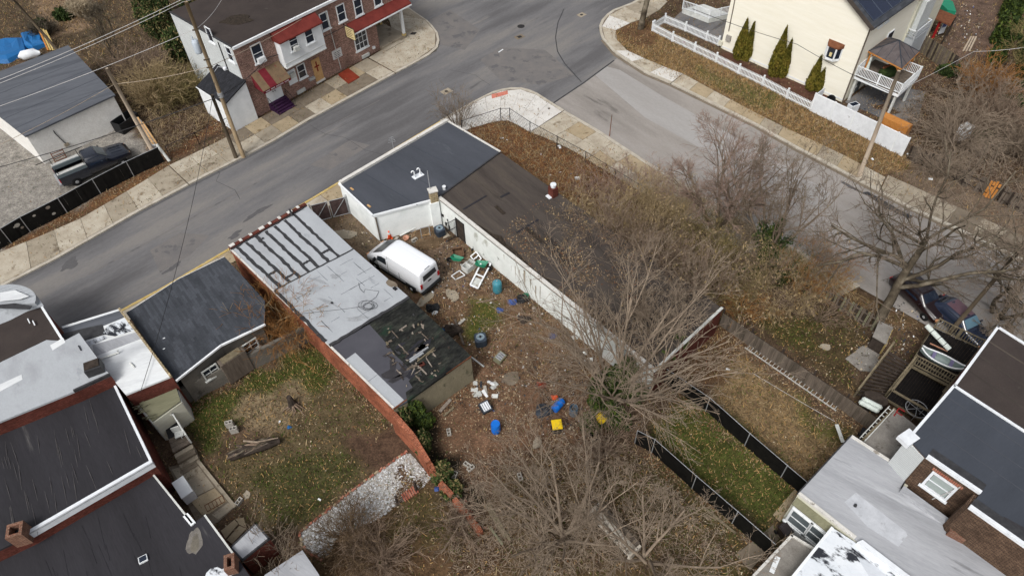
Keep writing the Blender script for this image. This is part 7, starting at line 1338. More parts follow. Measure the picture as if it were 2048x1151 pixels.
ivy_mass('low dark evergreen growth beyond the tall board fence', [(1895, 150, .5, 1.2, .8, .6), (2010, 210, .5, 1.5, .9, .6), (1960, 280, .4, 1.3, .8, .5)], 5000, 507, ('leaf_deep', 'leaf_ivy'), 'bush', 'evergreen_bush')
ivy_mass('dark evergreen bush behind the pale reeds', [(130, 38, .5, 1.0, .8, .8), (90, 62, .6, .8, .7, .9)], 4000, 508, ('leaf_deep', 'leaf_ivy'), 'bush', 'evergreen_bush')
ivy_mass('green climber on the lower trunk of the slender street tree', [(1520, 540, 1.2, .5, .5, 1.2), (1555, 560, .7, .7, .5, .7), (1530, 520, 2.4, .5, .5, 1.3), (1500, 560, .6, .9, .6, .6)], 6500, 509, ('leaf_ivy', 'leaf_deep', 'blade_green'))
# arborvitae along the cream gable
def arbor(label, base_px, h, w, seed):
    r = np.random.default_rng(seed); b = G(*base_px); root = thing('arborvitae', label, 'evergreen', b, group='evergreens along the cream wall'); n = 6500; t = r.random(n) ** .8; a = r.uniform(0, 6.283, n)
    prof = w * (np.minimum(1, .55 + t * 2.2) * (1 - t ** 1.6)) * (1 + .12 * np.sin(a * 5 + t * 14 + seed)); q = prof * (.75 + .3 * r.random(n)); C = np.stack([np.cos(a) * q, np.sin(a) * q, .05 + t * h], 1)
    quads_obj('foliage', leaf_quads(C, .085, r, 1.2), ['leaf_arbor', 'leaf_olive' if 'leaf_olive' in MAT else 'leaf_arbor'], r.choice(2, n), None, root); m = M(); m.tube([(b.x, b.y, -.1), (b.x, b.y, h * .9)], [.12, .03], 6); obj('trunk', m, 'bark_brown', root)
for (u, v, h, w, lb) in ((1476, 118, 4.3, .72, 'tall olive arborvitae beside the meter boxes'), (1490, 121, 4.1, .55, 'twin tipped olive arborvitae partner beside the meter boxes'), (1546, 152, 5.2, .75, 'tallest olive arborvitae in the middle of the cream wall'), (1562, 154, 3.9, .55, 'shorter olive arborvitae leaning on the tallest one'), (1620, 180, 3.6, .62, 'olive arborvitae below the oriel window'), (1636, 182, 3.0, .5, 'smallest olive arborvitae near the vinyl fence')): arbor(lb, (u, v), h, w, int(u))

# ================================================================== THINGS IN THE YARDS
def put(u, v, dz=0.0): p = G(u, v); return Vector((p.x, p.y, max(0, ground_z(p.x, p.y)) + dz))
def solo(name, label, cat, m, mat, group=None, smooth=False): return obj(name, m, mat, label=label, cat=cat, group=group, smooth=smooth)
def ac_unit(label, u, v, s_=.78, rz=.5):
    p = put(u, v); root = thing('air_conditioner', label, 'air conditioner', p, rz, 'outdoor air conditioners')
    m = M(); n = 24; prof = [(.5 * s_, .05), (.52 * s_, .08), (.52 * s_, .85 * s_), (.47 * s_, .92 * s_)]
    vs = []
    for r_, z in prof: vs += [(math.copysign(abs(math.cos(t)) ** .45, math.cos(t)) * r_, math.copysign(abs(math.sin(t)) ** .45, math.sin(t)) * r_, z) for t in np.linspace(0, 6.2832, n, endpoint=False)]
    m.add(vs, [(i * n + k, i * n + (k + 1) % n, (i + 1) * n + (k + 1) % n, (i + 1) * n + k) for i in range(3) for k in range(n)] + [tuple(range(3 * n, 4 * n))]); obj('casing', m, 'ac_blue', root, local=True)
    m = M(); m.lathe((0, 0, .92 * s_), [(.36 * s_, 0), (.36 * s_, .03), (.3 * s_, .035), (.06, .01)], 18); gr_ = obj('fan_grille', m, 'ac_top', root, local=True); m = M(); m.lathe((0, 0, .95 * s_), [(.09, 0), (.09, .03)], 10); obj('fan_hub', m, 'plastic_black', gr_, local=True)
    for k in range(4): m = M(); m.box((math.cos(k * 1.571) * .17 * s_, math.sin(k * 1.571) * .17 * s_, .945 * s_), (.3 * s_, .02, .02), k * 1.571); obj('grille_bar', m, 'plastic_black', gr_, local=True)
    for k in range(5):
        m = M(); z = .2 * s_ + k * .14 * s_; vs = []
        for zz in (z, z + .05 * s_): vs += [(math.copysign(abs(math.cos(t)) ** .45, math.cos(t)) * .535 * s_, math.copysign(abs(math.sin(t)) ** .45, math.sin(t)) * .535 * s_, zz) for t in np.linspace(0, 6.2832, n, endpoint=False)]
        m.add(vs, [(q, (q + 1) % n, n + (q + 1) % n, n + q) for q in range(n)]); obj('louvre', m, 'plastic_dark', root, local=True)
    return root, p
o, p = ac_unit('blue grey air conditioner on a concrete pad in the inner corner of the white building', 881, 471); m = M(); m.box((p.x, p.y, p.z + .0), (1.2, 1.1, .16), .5); solo('concrete_pad', 'square concrete pad under the corner air conditioner', 'pad', m, 'concrete'); o.location.z += .08
m = M(); q = WL.pt(.9, 1.0, .06); m.tube([p + Vector((.5, .1, .4)), p + Vector((.8, 0, .5)), WL.pt(1.2, .6, .1), WL.pt(1.0, 1.3, .06)], .05, 6); obj('insulated_pipe', m, 'plastic_black', o, local=False); 
bpy.data.objects['insulated_pipe'].parent = None; tag(bpy.data.objects['insulated_pipe'], 'black insulated pipe from the air conditioner to the white wall', 'pipe')
ip = bpy.data.objects['insulated_pipe']; ip.location = OFF[ip]
ac_unit('discarded blue grey air conditioner standing alone on the leaf strewn yard', 962, 687, .82, .2)
def barrel(label, u, v, mat, r_=.29, h=.88, opened=False, name='barrel', lie=None, lid=None):
    p = put(u, v); root = thing(name, label, 'barrel', p, 0, 'barrels in the yard'); prof = [(r_ * .93, 0), (r_, .06), (r_, h * .3), (r_ * 1.04, h * .33), (r_, h * .36), (r_, h * .63), (r_ * 1.04, h * .66), (r_, h * .69), (r_, h - .05), (r_ * .95, h)]
    if opened: prof += [(r_ * .88, h), (r_ * .86, h * .25), (.02, h * .24)]
    else: prof += [(r_ * .9, h - .02), (.02, h - .02)]
    m = M(); m.lathe((0, 0, 0), prof, 20); b_ = obj('drum', m, mat, root, local=True, smooth=True); md = b_.modifiers.new('edge', 'EDGE_SPLIT'); md.split_angle = math.radians(40)
    if lid: m = M(); m.lathe((0, 0, h - .02), [(r_ * .97, -.03), (r_ * .99, .02), (r_ * .2, .04)], 18); obj('lid', m, lid, root, local=True)
    if opened: m = M(); m.lathe((0, 0, h * .25), [(r_ * .84, 0), (.02, .02)], 14); obj('contents', m, 'ink', root, local=True)
    else:
        for q in (-1, 1): m = M(); m.lathe((q * r_ * .55, 0, h - .015), [(.035, -.01), (.035, .02)], 8); obj('bung', m, mat, root, local=True)
    if lie is not None: root.rotation_euler = (0, math.pi / 2, lie); root.location.z = p.z + r_
    return root
barrel('bright blue plastic barrel standing upright on brown leaves', 992, 862, 'barrel_blue', .3, .92)
d = G(1127, 804) - G(1108, 826); barrel('blue plastic barrel lying on its side under bare branches', 1108, 824, 'barrel_blue', .27, .9, lie=math.atan2(d.y, d.x))
barrel('slate blue open barrel beside the lying blue barrel', 1147, 828, 'barrel_slate', .28, .85, True)
p = put(995, 583); tk_ = thing('pressure_tank', 'teal domed water tank standing by the mouldy white wall', 'tank', p); m = M(); m.lathe((0, 0, 0), [(.3, 0), (.34, .05), (.36, .15), (.36, .85), (.33, 1.0), (.24, 1.1), (.08, 1.14), (.01, 1.145)], 22); obj('shell', m, 'barrel_teal', tk_, local=True, smooth=True); m = M(); m.lathe((0, 0, 1.13), [(.05, 0), (.05, .07), (.02, .09)], 8); obj('valve', m, 'steel', tk_, local=True); m = M(); m.lathe((0, 0, .0), [(.32, -.02), (.32, .06)], 18); obj('base_ring', m, 'plastic_dark', tk_, local=True)
def cart(label, u, v, mat, rz, s_=1.0, tip=0, bodymat='plastic_black'):
    p = put(u, v); root = thing('wheeled_bin', label, 'bin', p, rz, 'yellow lidded bins'); m = M(); w0, w1, h = .25 * s_, .31 * s_, .85 * s_
    m.add([(-w0, -w0, .08), (w0, -w0, .08), (w0, w0, .08), (-w0, w0, .08), (-w1, -w1, h), (w1, -w1, h), (w1, w1, h), (-w1, w1, h)], [(3, 2, 1, 0), (4, 5, 6, 7), (0, 1, 5, 4), (1, 2, 6, 5), (2, 3, 7, 6), (3, 0, 4, 7)]); obj('body', m, bodymat, root, local=True)
    m = M(); m.box((0, -.02, h + .05), (w1 * 2.2, w1 * 2.3, .1)); m.box((0, -.02, h + .125), (w1 * 1.7, w1 * 1.8, .05)); obj('lid', m, mat, root, local=True); m = M(); m.tube([(-w1, w1 + .08, h), (w1, w1 + .08, h)], .025, 6); obj('handle', m, bodymat, root, local=True)
    for q in (-1, 1): m = M(); m.lathe((q * w1, w0 + .03, .12), [(.12, -.03), (.12, .03)], 12, rot=Matrix.Rotation(math.pi / 2, 3, 'Y')); obj('wheel', m, 'rubber', root, local=True)
    root.rotation_euler = (tip, 0, rz); return root
cart('black bin with bright yellow lid below the blue barrels', 1113, 862, 'bin_yellow', .1, .95); o = cart('tipped bin with yellow lid half hidden at the foot of the big tree', 1198, 845, 'bin_yellow', .7, .8, .25, 'bin_yellow'); o.location.z += .1
cart('black grill sized bin behind the silver roof house', 1722, 880, 'plastic_black', -.6, .9)
# wheelbarrows
def barrow(label, u, v, rz, roll):
    p = put(u, v); root = thing('wheelbarrow', label, 'wheelbarrow', p, rz, 'green wheelbarrows'); m = M(); t_ = .02
    o4 = [(-.45, -.3, .55), (.5, -.36, .62), (.5, .36, .62), (-.45, .3, .55)]; i4 = [(-.25, -.18, .3), (.3, -.2, .3), (.3, .2, .3), (-.25, .18, .3)]; vs = o4 + i4; vs += [(x, y, z - t_ * 1.5) for x, y, z in vs]
    m.add(vs, [(0, 4, 5, 1), (1, 5, 6, 2), (2, 6, 7, 3), (3, 7, 4, 0), (4, 7, 6, 5), (8, 9, 13, 12), (9, 10, 14, 13), (10, 11, 15, 14), (11, 8, 12, 15), (12, 13, 14, 15), (0, 1, 9, 8), (1, 2, 10, 9), (2, 3, 11, 10), (3, 0, 8, 11)]); obj('tray', m, 'green_plastic', root, local=True)
    for q in (-1, 1): m = M(); m.tube([(.65, q * .05, .2), (-.2, q * .25, .3), (-1.0, q * .28, .6)], .022, 6); obj('handle', m, 'wood_deck', root, local=True); m = M(); m.tube([(-.2, q * .24, .3), (-.35, q * .24, .0)], .018, 5); obj('leg', m, 'iron', root, local=True)
    m = M(); m.lathe((.68, 0, .2), [(.2, -.05), (.2, .05), (.12, .05), (.12, -.05)], 14, rot=Matrix.Rotation(math.pi / 2, 3, 'X')); obj('wheel', m, 'rubber', root, local=True); root.rotation_euler = (roll, 0, rz); root.location.z += .1 if roll else 0
barrow('green wheelbarrow tipped beside the brown tub', 914, 530, 2.8, .5); barrow('green wheelbarrow behind the white door frame', 962, 540, -.3, -.3)
def tray(label, name, cat, u, v, size, mat, rz, wall=.05, tilt=0, group=None):
    p = put(u, v, .02); root = thing(name, label, cat, p, rz, group); lx, ly, h = size
    m = M(); m.box((0, 0, .03), (lx, ly, .05)); obj('bottom', m, mat, root, local=True)
    for c, s_ in (((0, ly / 2, h / 2), (lx, wall, h)), ((0, -ly / 2, h / 2), (lx, wall, h)), ((lx / 2, 0, h / 2), (wall, ly - wall, h)), ((-lx / 2, 0, h / 2), (wall, ly - wall, h))): m = M(); m.box(c, s_); obj('side', m, mat, root, local=True)
    root.rotation_euler = (tilt, 0, rz); return root
tray('rust rimmed brown tub lying open behind the green wheelbarrow', 'tub', 'tub', 916, 510, (.85, .75, .45), 'clay', .2, .09, .3)
o = tray('white gutted cabinet lying between the wheelbarrows', 'cabinet', 'cabinet', 938, 538, (.95, .65, .5), 'white_dirty', .8); m = M(); m.box((0, 0, .3), (.05, .6, .45)); obj('divider', m, 'white_dirty', o, local=True)
def frame(label, corners, w, mat, mids=(), z=.12, name='frame', cat='frame', tilt=0):
    P = [put(u, v, z) for u, v in corners]; root = thing(name, label, cat, P[0]); P[1].z += tilt; P[0].z += tilt
    for k in range(4): m = M(); m.bar(P[k], P[(k + 1) % 4], w, .05); obj('frame_bar', m, mat, root)
    for t in mids: m = M(); m.bar(P[1].lerp(P[2], t), P[0].lerp(P[3], t), w, .05); obj('cross_bar', m, mat, root)
    return root, P
o, P = frame('long white storm door frame lying aslant on the dirt', [(965, 529), (982, 534), (956, 580), (941, 573)], .12, 'white_paint', (.55,), .15, 'door_frame', 'door frame', .25); m = M(); m.prism([up(p, 0) for p in (P[1].lerp(P[2], .62), P[2], P[3], P[0].lerp(P[3], .62))], .13, .15); obj('torn_screen', m, 'white_dirty', o)
frame('small bent white window frame on the bare dirt near the van', [(903, 553), (919, 543), (930, 552), (911, 561)], .06, 'white_paint', (), .06, 'window_frame', 'window frame')
frame('white square sash frame propped beside the green wheelbarrow', [(942, 522), (953, 513), (963, 521), (952, 530)], .08, 'white_paint', (.5,), .2, 'window_frame', 'window frame', .3)
# by the white wall
p = put(780, 476); cn = thing('traffic_cone', 'orange traffic cone by the stucco wall', 'cone', p); m = M(); m.lathe((0, 0, .03), [(.17, 0), (.1, .4), (.04, .75), (.01, .76)], 14); obj('cone', m, 'cone_orange', cn, local=True, smooth=True); m = M(); m.box((0, 0, .02), (.42, .42, .04), .3); obj('foot', m, 'cone_orange', cn, local=True); m = M(); m.lathe((0, 0, .42), [(.105, 0), (.075, .2)], 14); obj('band', m, 'white_paint', cn, local=True)
def cblock(label, u, v, rz, z=0, stand=False, tilt=0, group='loose cinder blocks'):
    p = put(u, v, z); root = thing('cinder_block', label, 'block', p, rz, group); L_, W_, H_ = .42, .22, .22
    for c, s_ in (((0, W_ / 2 - .02, H_ / 2), (L_, .04, H_)), ((0, -W_ / 2 + .02, H_ / 2), (L_, .04, H_)), ((-L_ / 2 + .02, 0, H_ / 2), (.04, W_ - .08, H_)), ((0, 0, H_ / 2), (.04, W_ - .08, H_)), ((L_ / 2 - .02, 0, H_ / 2), (.04, W_ - .08, H_))): m = M(); m.box(c, s_); obj('web', m, 'cinder', root, local=True)
    if tilt: root.rotation_euler = (tilt, 0, rz)
    root.scale = (1.15, 1.15, 1.15); return root
cblock('grey cinder block on the leaves below the copper bucket', 828, 482, .7, .12, tilt=1.2); cblock('cinder block standing beside the orange cone', 771, 474, .2); cblock('cinder block by the gate side of the rubbish heap', 791, 481, 1.2, .1, tilt=1.4)
m = M(); a, b = put(800, 474, .12), put(833, 460, .3); m.bar(a, b, .2, .04); solo('white_board', 'white board propped across the rubbish by the stucco wall', 'board', m, 'white_dirty')
fr_ = thing('pipe_frame', 'grey bent pipe frame standing in the leaf heap', 'frame', put(848, 472)); a, b = put(845, 482), put(862, 478)
for q in (a, b): m = M(); m.tube([q, q + Vector((-.05, .25, 1.15))], .03, 6); obj('upright', m, 'steel', fr_)
m = M(); m.tube([a + Vector((-.05, .25, 1.15)), b + Vector((-.05, .25, 1.15))], .03, 6); obj('top_pipe', m, 'steel', fr_); m = M(); m.tube([a + Vector((0, .1, .45)), b + Vector((0, .1, .45))], .025, 6); obj('lower_pipe', m, 'plywood', fr_)
for k, (u, v, r_) in enumerate(((806, 466, .5), (814, 464, .62))): p = put(u, v); m = M(); m.tube([p + Vector((math.cos(t) * r_, 0.12, max(.02, math.sin(t) * r_))) for t in np.linspace(0, math.pi, 12)], .018, 5); solo('wire_hoop', 'thin wire hoop leaning on the stucco wall, %s' % ('the smaller one' if k == 0 else 'the larger one'), 'hoop', m, 'iron', 'wire hoops')
m = M(); r_ = np.random.default_rng(3); p = put(858, 476); m.lathe(p, [(1.5, -.02), (1.2, .1), (.7, .22), (.2, .3), (.01, .3)], 18); lp = solo('leaf_heap', 'mound of raked brown leaves beside the corner air conditioner', 'leaf heap', m, 'leaf_brown', smooth=True)
n = 900; a = r_.uniform(0, 6.28, n); q = 1.45 * np.sqrt(r_.random(n)); C = np.stack([np.cos(a) * q, np.sin(a) * q, .32 * (1 - q / 1.45) + .04], 1); o = quads_obj('leaf_cover', leaf_quads(C, .08, r_, .5), ['leaf_brown', 'leaf_rust', 'leaf_tan'], r_.choice(3, n), None, lp)
p = put(813, 480); m = M(); m.lathe(p, [(.2, 0), (.27, .3), (.25, .3), (.18, .06), (.02, .05)], 14); solo('copper_bucket', 'copper coloured bucket in the rubbish by the stucco wall', 'bucket', m, 'copper', smooth=True)
m = M(); a = put(946, 502); m.tube([a, a + Vector((.15, .2, 1.35))], .022, 6); sv = solo('shovel', 'long handled shovel leaning on the white wall', 'shovel', m, 'plastic_dark')
m = M(); m.box(a + Vector((-.02, -.02, .1)), (.2, .04, .26), .4, rx=-.3); obj('blade', m, 'iron', sv)
for k, (u, v, mt, s_, lb) in enumerate([(1025, 606, 'bag_blue', .34, 'blue crumpled bag by the mouldy wall'), (1000, 622, 'bag_blue', .28, 'small blue package on the leaves near the teal tank'), (1045, 600, 'plastic_black', .5, 'black rubbish sack beside the green pail'), (866, 618, 'plastic_black', .52, 'torn black rubbish sack beside the mossy garage roof'), (869, 626, 'white_paint', .24, 'white plastic bag spilling from the torn sack'), (1088, 822, 'plastic_dark', .6, 'grey brown refuse sack beside the lying barrel'), (1083, 771, 'red_metal', .34, 'faded red sack under the bare branches'), (1106, 673, 'bag_blue', .3, 'slate blue bag near the fallen branches'), (1148, 677, 'white_dirty', .25, 'white carton litter by the foot of the white wall'), (890, 661, 'tarp_blue', .26, 'bright blue scrap beside the mossy garage roof'), (1048, 640, 'wood_dark', .45, 'dark heap of rags on the leaf litter'), (905, 664, 'wood_dark', .7, 'dark heap of rotting wood by the discarded air conditioner'), (1068, 617, 'shredded', .16, 'pale stained ball by the white wall'), (1108, 795, 'cone_orange', .22, 'orange scrap of netting near the blue barrels'), (579, 855, 'tarp_blue', .16, 'pale blue litter beside the rotten log'), (875, 978, 'bag_blue', .2, 'violet rag at the broken end of the orange wall')]):
    r_ = random.Random(k); p = put(u, v); m = M(); n1, n2 = 8, 12; vs = []
    for i in range(n1 + 1):
        th = math.pi * i / n1 * .5 + 0; 
        for j in range(n2): ph = 2 * math.pi * j / n2; q = s_ * (1 + .28 * math.sin(3 * ph + k) * math.sin(2 * th + k) + r_.uniform(-.12, .12)); vs.append((p.x + q * math.cos(th) * math.cos(ph), p.y + q * math.cos(th) * math.sin(ph) * .8, p.z + q * math.sin(th) * .75))
    m.add(vs, [(i * n2 + j, i * n2 + (j + 1) % n2, (i + 1) * n2 + (j + 1) % n2, (i + 1) * n2 + j) for i in range(n1) for j in range(n2)]); solo('refuse_bag' if s_ > .3 else 'litter', lb, 'rubbish', m, mt, 'rubbish in the yards')
p = put(1052, 597); m = M(); m.lathe(p, [(.18, 0), (.24, .35), (.22, .35), (.16, .05), (.02, .04)], 14); solo('green_pail', 'dark green pail beside the black rubbish sack', 'pail', m, 'green_plastic')
for k, (u, v) in enumerate(((1169, 709), (1179, 722))): p = put(u, v); m = M(); m.lathe(p + Vector((0, 0, .16)), [(.12, -.2), (.16, .2), (.14, .2), (.1, -.15), (.01, -.15)], 14, rot=Matrix.Rotation(1.3 + .3 * k, 3, 'Y')); solo('white_bucket', 'white bucket lying under the branches by the white wall, %s' % ('end towards its neighbour' if k else 'nearer the wall corner'), 'bucket', m, 'white_dirty', 'fallen white buckets')
def mbox(label, name, cat, u, v, size, mat, rz, topmat=None, tilt=0):
    p = put(u, v); root = thing(name, label, cat, p, rz); m = M(); m.box((0, 0, size[2] / 2), size); obj('case', m, mat, root, local=True); m = M(); m.box((0, 0, size[2] + .01), (size[0] * .8, size[1] * .75, .02)); tp = obj('panel', m, topmat or mat, root, local=True)
    for k in range(3): m = M(); m.box(((k - 1) * size[0] * .25, 0, size[2] + .03), (.03, size[1] * .7, .02)); obj('slot', m, 'plastic_dark', tp, local=True)
    root.rotation_euler = (tilt, 0, rz); return root
mbox('grey metal machine case on the leaves past the discarded air conditioner', 'machine_case', 'machine', 999, 719, (.75, .6, .45), 'roof_green', .9, 'steel', .2)
mbox('grey window unit with white rim lying face up below the garage', 'window_unit', 'machine', 970, 817, (.65, .75, .5), 'plastic_dark', .5, 'metal_white', .3)
rr = random.Random(17)
for k in range(13):
    u, v = 968 + rr.uniform(-20, 22), 778 + rr.uniform(-12, 16); p = put(u, v, .05); m = M(); m.box(p, (rr.uniform(.15, .6), rr.uniform(.1, .3), rr.uniform(.05, .25)), rr.uniform(0, 3), rx=rr.uniform(-.5, .5), ry=rr.uniform(-.4, .4))
    mt = rr.choice(['white_paint', 'white_dirty', 'white_dirty', 'cinder', 'plastic_dark']); solo('rubble_piece', {'white_paint': 'clean white', 'white_dirty': 'stained white', 'cinder': 'grey concrete', 'plastic_dark': 'dark plastic'}[mt] + ' broken piece in the rubble heap behind the garage', 'rubble', m, mt, 'rubble heap behind the garage')
for k, (a, b, w, mt, lb) in enumerate([((880, 825), (902, 801), .22, 'shredded', 'pale splintered plank at the foot of the grey garage wall'), ((888, 834), (908, 817), .12, 'wood_deck', 'narrow plank below the splintered one'), ((910, 640), (928, 692), .14, 'wood_grey', 'long weathered post beside the mossy roof edge'), ((943, 716), (968, 736), .1, 'white_dirty', 'white stained lath by the garage back corner'), ((918, 650), (930, 640), .2, 'cinder', 'short pale plank near the rotting wood'), ((900, 670), (905, 650), .16, 'white_dirty', 'white slat standing in the rotting wood heap'), ((952, 608), (995, 600), .07, 'bark_brown', 'bare stick on the dry grass'), ((1404, 1013), (1470, 1068), .12, 'wood_deck', 'long thin batten along the black mesh fence'), ((971, 1010), (1010, 1075), .14, 'wood_deck', 'mossy timber beam beyond the ruined orange wall'), ((977, 1008), (1020, 1082), .14, 'wood_deck', 'second mossy timber beam lying alongside the first'), ((980, 1055), (1005, 1090), .12, 'roof_green', 'greenish timber end by the mossy beams')]):
    m = M(); m.bar(put(*a, .1), put(*b, .14), w, .06); solo('plank', lb, 'plank', m, mt)
for k, (u, v) in enumerate(((898, 866), (935, 931), (942, 938), (910, 952), (1040, 955))): cblock('weathered cinder block half sunk in the dark leaf litter', u, v, rr.uniform(0, 3), -.06, group='sunken cinder blocks')
for k, (u, v, rx_, ry_, lb) in enumerate(((1022, 757, .65, .5, 'flat round stone slab on the leaf litter'), (1074, 888, .35, .28, 'pale boulder on the brown leaves'), (905, 591, .7, .4, 'flat slab of broken concrete behind the van'), (690, 470, .9, .6, 'cracked concrete patch near the driveway gate'), (850, 600, .8, .4, 'broken concrete apron beside the garage'), (494, 990, .3, .2, 'pale stepping stone by the patio kerb'), (1650, 695, .4, .25, 'pale stone on the mossy yard'))):
    p = put(u, v); m = M(); m.prism([Vector((q.x, q.y, 0)) for q in blob(p, rx_, ry_, k, 14, .25, k)], p.z - .1, p.z + (.05 if k != 1 else .2)); solo('stone_slab', lb, 'stone', m, 'concrete_b' if k else 'concrete_dark')
p = put(1188, 874); m = M(); m.lathe(p + Vector((0, 0, .05)), [(.34, -.05), (.38, .02), (.34, .12), (.22, .12), (.2, .02), (.22, -.05)], 18); solo('old_tyre', 'old tyre half hidden below the big bare tree', 'tyre', m, 'rubber')  # plain discarded tyre, nothing planted in it
p = G(1655, 212); m = M(); m.lathe(up(p, .62) + en * .3, [(.36, -.12), (.42, -.06), (.42, .06), (.36, .12), (.26, .1), (.26, -.1)], 20, rot=Matrix.Rotation(math.radians(cA), 3, 'Z') @ Matrix.Rotation(math.pi / 2 - .3, 3, 'X')); solo('old_tyre', 'black tyre propped behind the white vinyl fence', 'tyre', m, 'rubber')  # also just a loose tyre
# patterned settee under the lower trees
p = G(1225, 1068); sa = math.atan2((G(1262, 1100) - G(1190, 1025)).y, (G(1262, 1100) - G(1190, 1025)).x); PM('spotted_cloth', [S(186, 178, 164), S(214, 208, 196)], 3, .9, .1, stains=[(S(44, 38, 34), 6, .53)]); st_ = thing('settee', 'spotted black and white settee under the bare lower trees', 'settee', up(p, .04), sa)
for k in range(3): m = M(); m.box((-1.0 + k * 1.0, 0, .32), (.96, .62, .3)); m.box((-1.0 + k * 1.0, 0, .49), (.86, .52, .06)); obj('cushion', m, 'spotted_cloth', st_, local=True)
m = M(); m.box((0, .42, .45), (3.1, .2, .9)); obj('backrest', m, 'wood_grey', st_, local=True)
for q in (-1, 1): m = M(); m.box((q * 1.62, .05, .35), (.16, .9, .7)); obj('armrest', m, 'spotted_cloth', st_, local=True)
m = M(); m.box((0, 0, .1), (3.1, .7, .14)); obj('base', m, 'wood_dark', st_, local=True)
# left garden: log, stump, blocks, freezer, steps, patio
a, b = put(463, 918), put(562, 886); lg = thing('rotten_log', 'big dark rotten log with a pale bare limb on the lawn', 'log', (a + b) / 2); d = (b - a).normalized(); nn = Vector((-d.y, d.x, 0)); rr = random.Random(6)
m = M(); m.tube([a + Vector((0, 0, .32)), a.lerp(b, .3) + Vector((0, .05, .38)), a.lerp(b, .7) + Vector((0, 0, .34)), b + Vector((0, .05, .25))], [.3, .36, .32, .2], 12); obj('trunk', m, 'wood_dark', lg)
for k in range(30): t = rr.uniform(-.05, .5); q0 = a.lerp(b, t) + nn * rr.uniform(-.4, .5) + Vector((0, 0, rr.uniform(.35, .8))); q1 = a.lerp(b, t + rr.uniform(.3, .5)) + nn * rr.uniform(-.2, .4) + Vector((0, 0, rr.uniform(.35, .7))); m = M(); m.tube([q0, q0.lerp(q1, .5) + Vector((0, 0, .05)), q1], [.03, .075, .025], 6); obj('bark_strip', m, rr.choice(['wood_dark', 'wood_grey', 'bark_brown', 'bark_dark']), lg)
m = M(); m.tube([a.lerp(b, .35) + nn * .4 + Vector((0, 0, .95)), a.lerp(b, .6) + Vector((0, 0, .95)), b + nn * .05 + Vector((0, 0, .6))], [.07, .06, .04], 7); obj('bare_limb', m, 'bark_pale', lg)
p = put(588, 812); sp_ = thing('tree_stump', 'dark splintered stump with roots on the lawn', 'stump', p); m = M(); m.tube([p + Vector((0, 0, -.1)), p + Vector((-.05, 0, .5)), p + Vector((-.1, .1, 1.0))], [.4, .24, .16], 9); obj('stump', m, 'wood_dark', sp_)
for k in range(14): an = rr.uniform(0, 6.3); l_ = rr.uniform(.35, 1.1); q = Vector((math.cos(an), math.sin(an) - .3, 0)); m = M(); m.tube([p + q * .2 + Vector((0, 0, rr.uniform(.1, .5))), p + q * l_ * .6 + Vector((rr.uniform(-.1, .1), 0, .12)), p + q * l_ + Vector((rr.uniform(-.2, .2), -.1, .02))], [.07, .04, .012], 5); obj('root', m, 'bark_brown', sp_)
for k, (u, v, z, lb) in enumerate(((459, 851, .0, 'lower cinder block at the back of the lawn stack'), (459, 846, .26, 'upper cinder block at the back of the lawn stack'), (470, 862, .0, 'lower cinder block at the front of the lawn stack'), (470, 857, .26, 'upper cinder block at the front of the lawn stack'))): cblock(lb, 462 if k < 2 else 471, 852 if k < 2 else 864, .25, z, group='stacked cinder blocks')
cblock('single pale cinder block beside the patio kerb', 480, 1005, 1.1)
pt_ = GS([(338, 935), (394, 921), (470, 1015), (440, 1042), (412, 1060), (395, 1045)], 0); m = M(); m.prism(pt_, -.05, .1); pa_ = obj('patio', m, 'concrete_dark', kind='structure', label='brown concrete patio behind the black roof terrace')
for k, pts in enumerate([[(345, 940), (392, 925), (430, 975), (380, 1000)], [(382, 1002), (431, 977), (455, 1003), (420, 1028), (405, 1030)], [(425, 1030), (458, 1006), (468, 1016), (438, 1040)]]): m = M(); m.prism(GS(pts), .08, .125 + .004 * k); obj('patio_slab', m, 'concrete_tan' if k == 1 else 'concrete_b', pa_)
for k, pts in enumerate([[(443, 1062), (470, 1040), (478, 1048), (452, 1078)], [(472, 1038), (488, 1036), (495, 1055), (480, 1050)], [(455, 1080), (480, 1052), (494, 1058), (466, 1088)]]): m = M(); m.prism(GS(pts), .0, .12 + .01 * k); solo('broken_slab', 'broken beige slab of the crazy paving by the flat shed', 'slab', m, 'concrete_tan', 'crazy paving by the shed')
m = M(); a, b = G(394, 919), G(472, 1016); m.bar(up(a, .08), up(b, .08), .2, .3); solo('patio_kerb', 'low concrete kerb between patio and lawn', 'kerb', m, 'concrete_b')
p = up(G(377, 988), .12); fz = thing('chest_freezer', 'white chest freezer standing on the patio', 'freezer', p, math.atan2((G(395, 985) - G(380, 962)).y, (G(395, 985) - G(380, 962)).x)); m = M(); m.box((0, 0, .42), (1.35, .7, .82)); obj('body', m, 'metal_white', fz, local=True); m = M(); m.box((0, 0, .87), (1.37, .72, .07)); obj('lid', m, 'white_paint', fz, local=True); m = M(); m.box((0, -.37, .8), (.25, .04, .05)); obj('handle', m, 'plastic_dark', fz, local=True)
sd = thing('back_steps', 'weathered back steps and landing with a white rail above the patio', 'steps', G(365, 930)); S0 = [G(329, 852, 1.0), G(356, 842, 1.0), G(382, 884, 1.0), G(346, 905, 1.0)]
for k in range(6): m = M(); t0, t1 = k / 6, (k + .94) / 6; m.prism([S0[0].lerp(S0[3], t0), S0[1].lerp(S0[2], t0), S0[1].lerp(S0[2], t1), S0[0].lerp(S0[3], t1)], .9, 1.0); obj('landing_board', m, 'wood_grey' if k > 2 else 'plastic_black', sd)
d = (S0[3] - S0[0]).normalized(); 
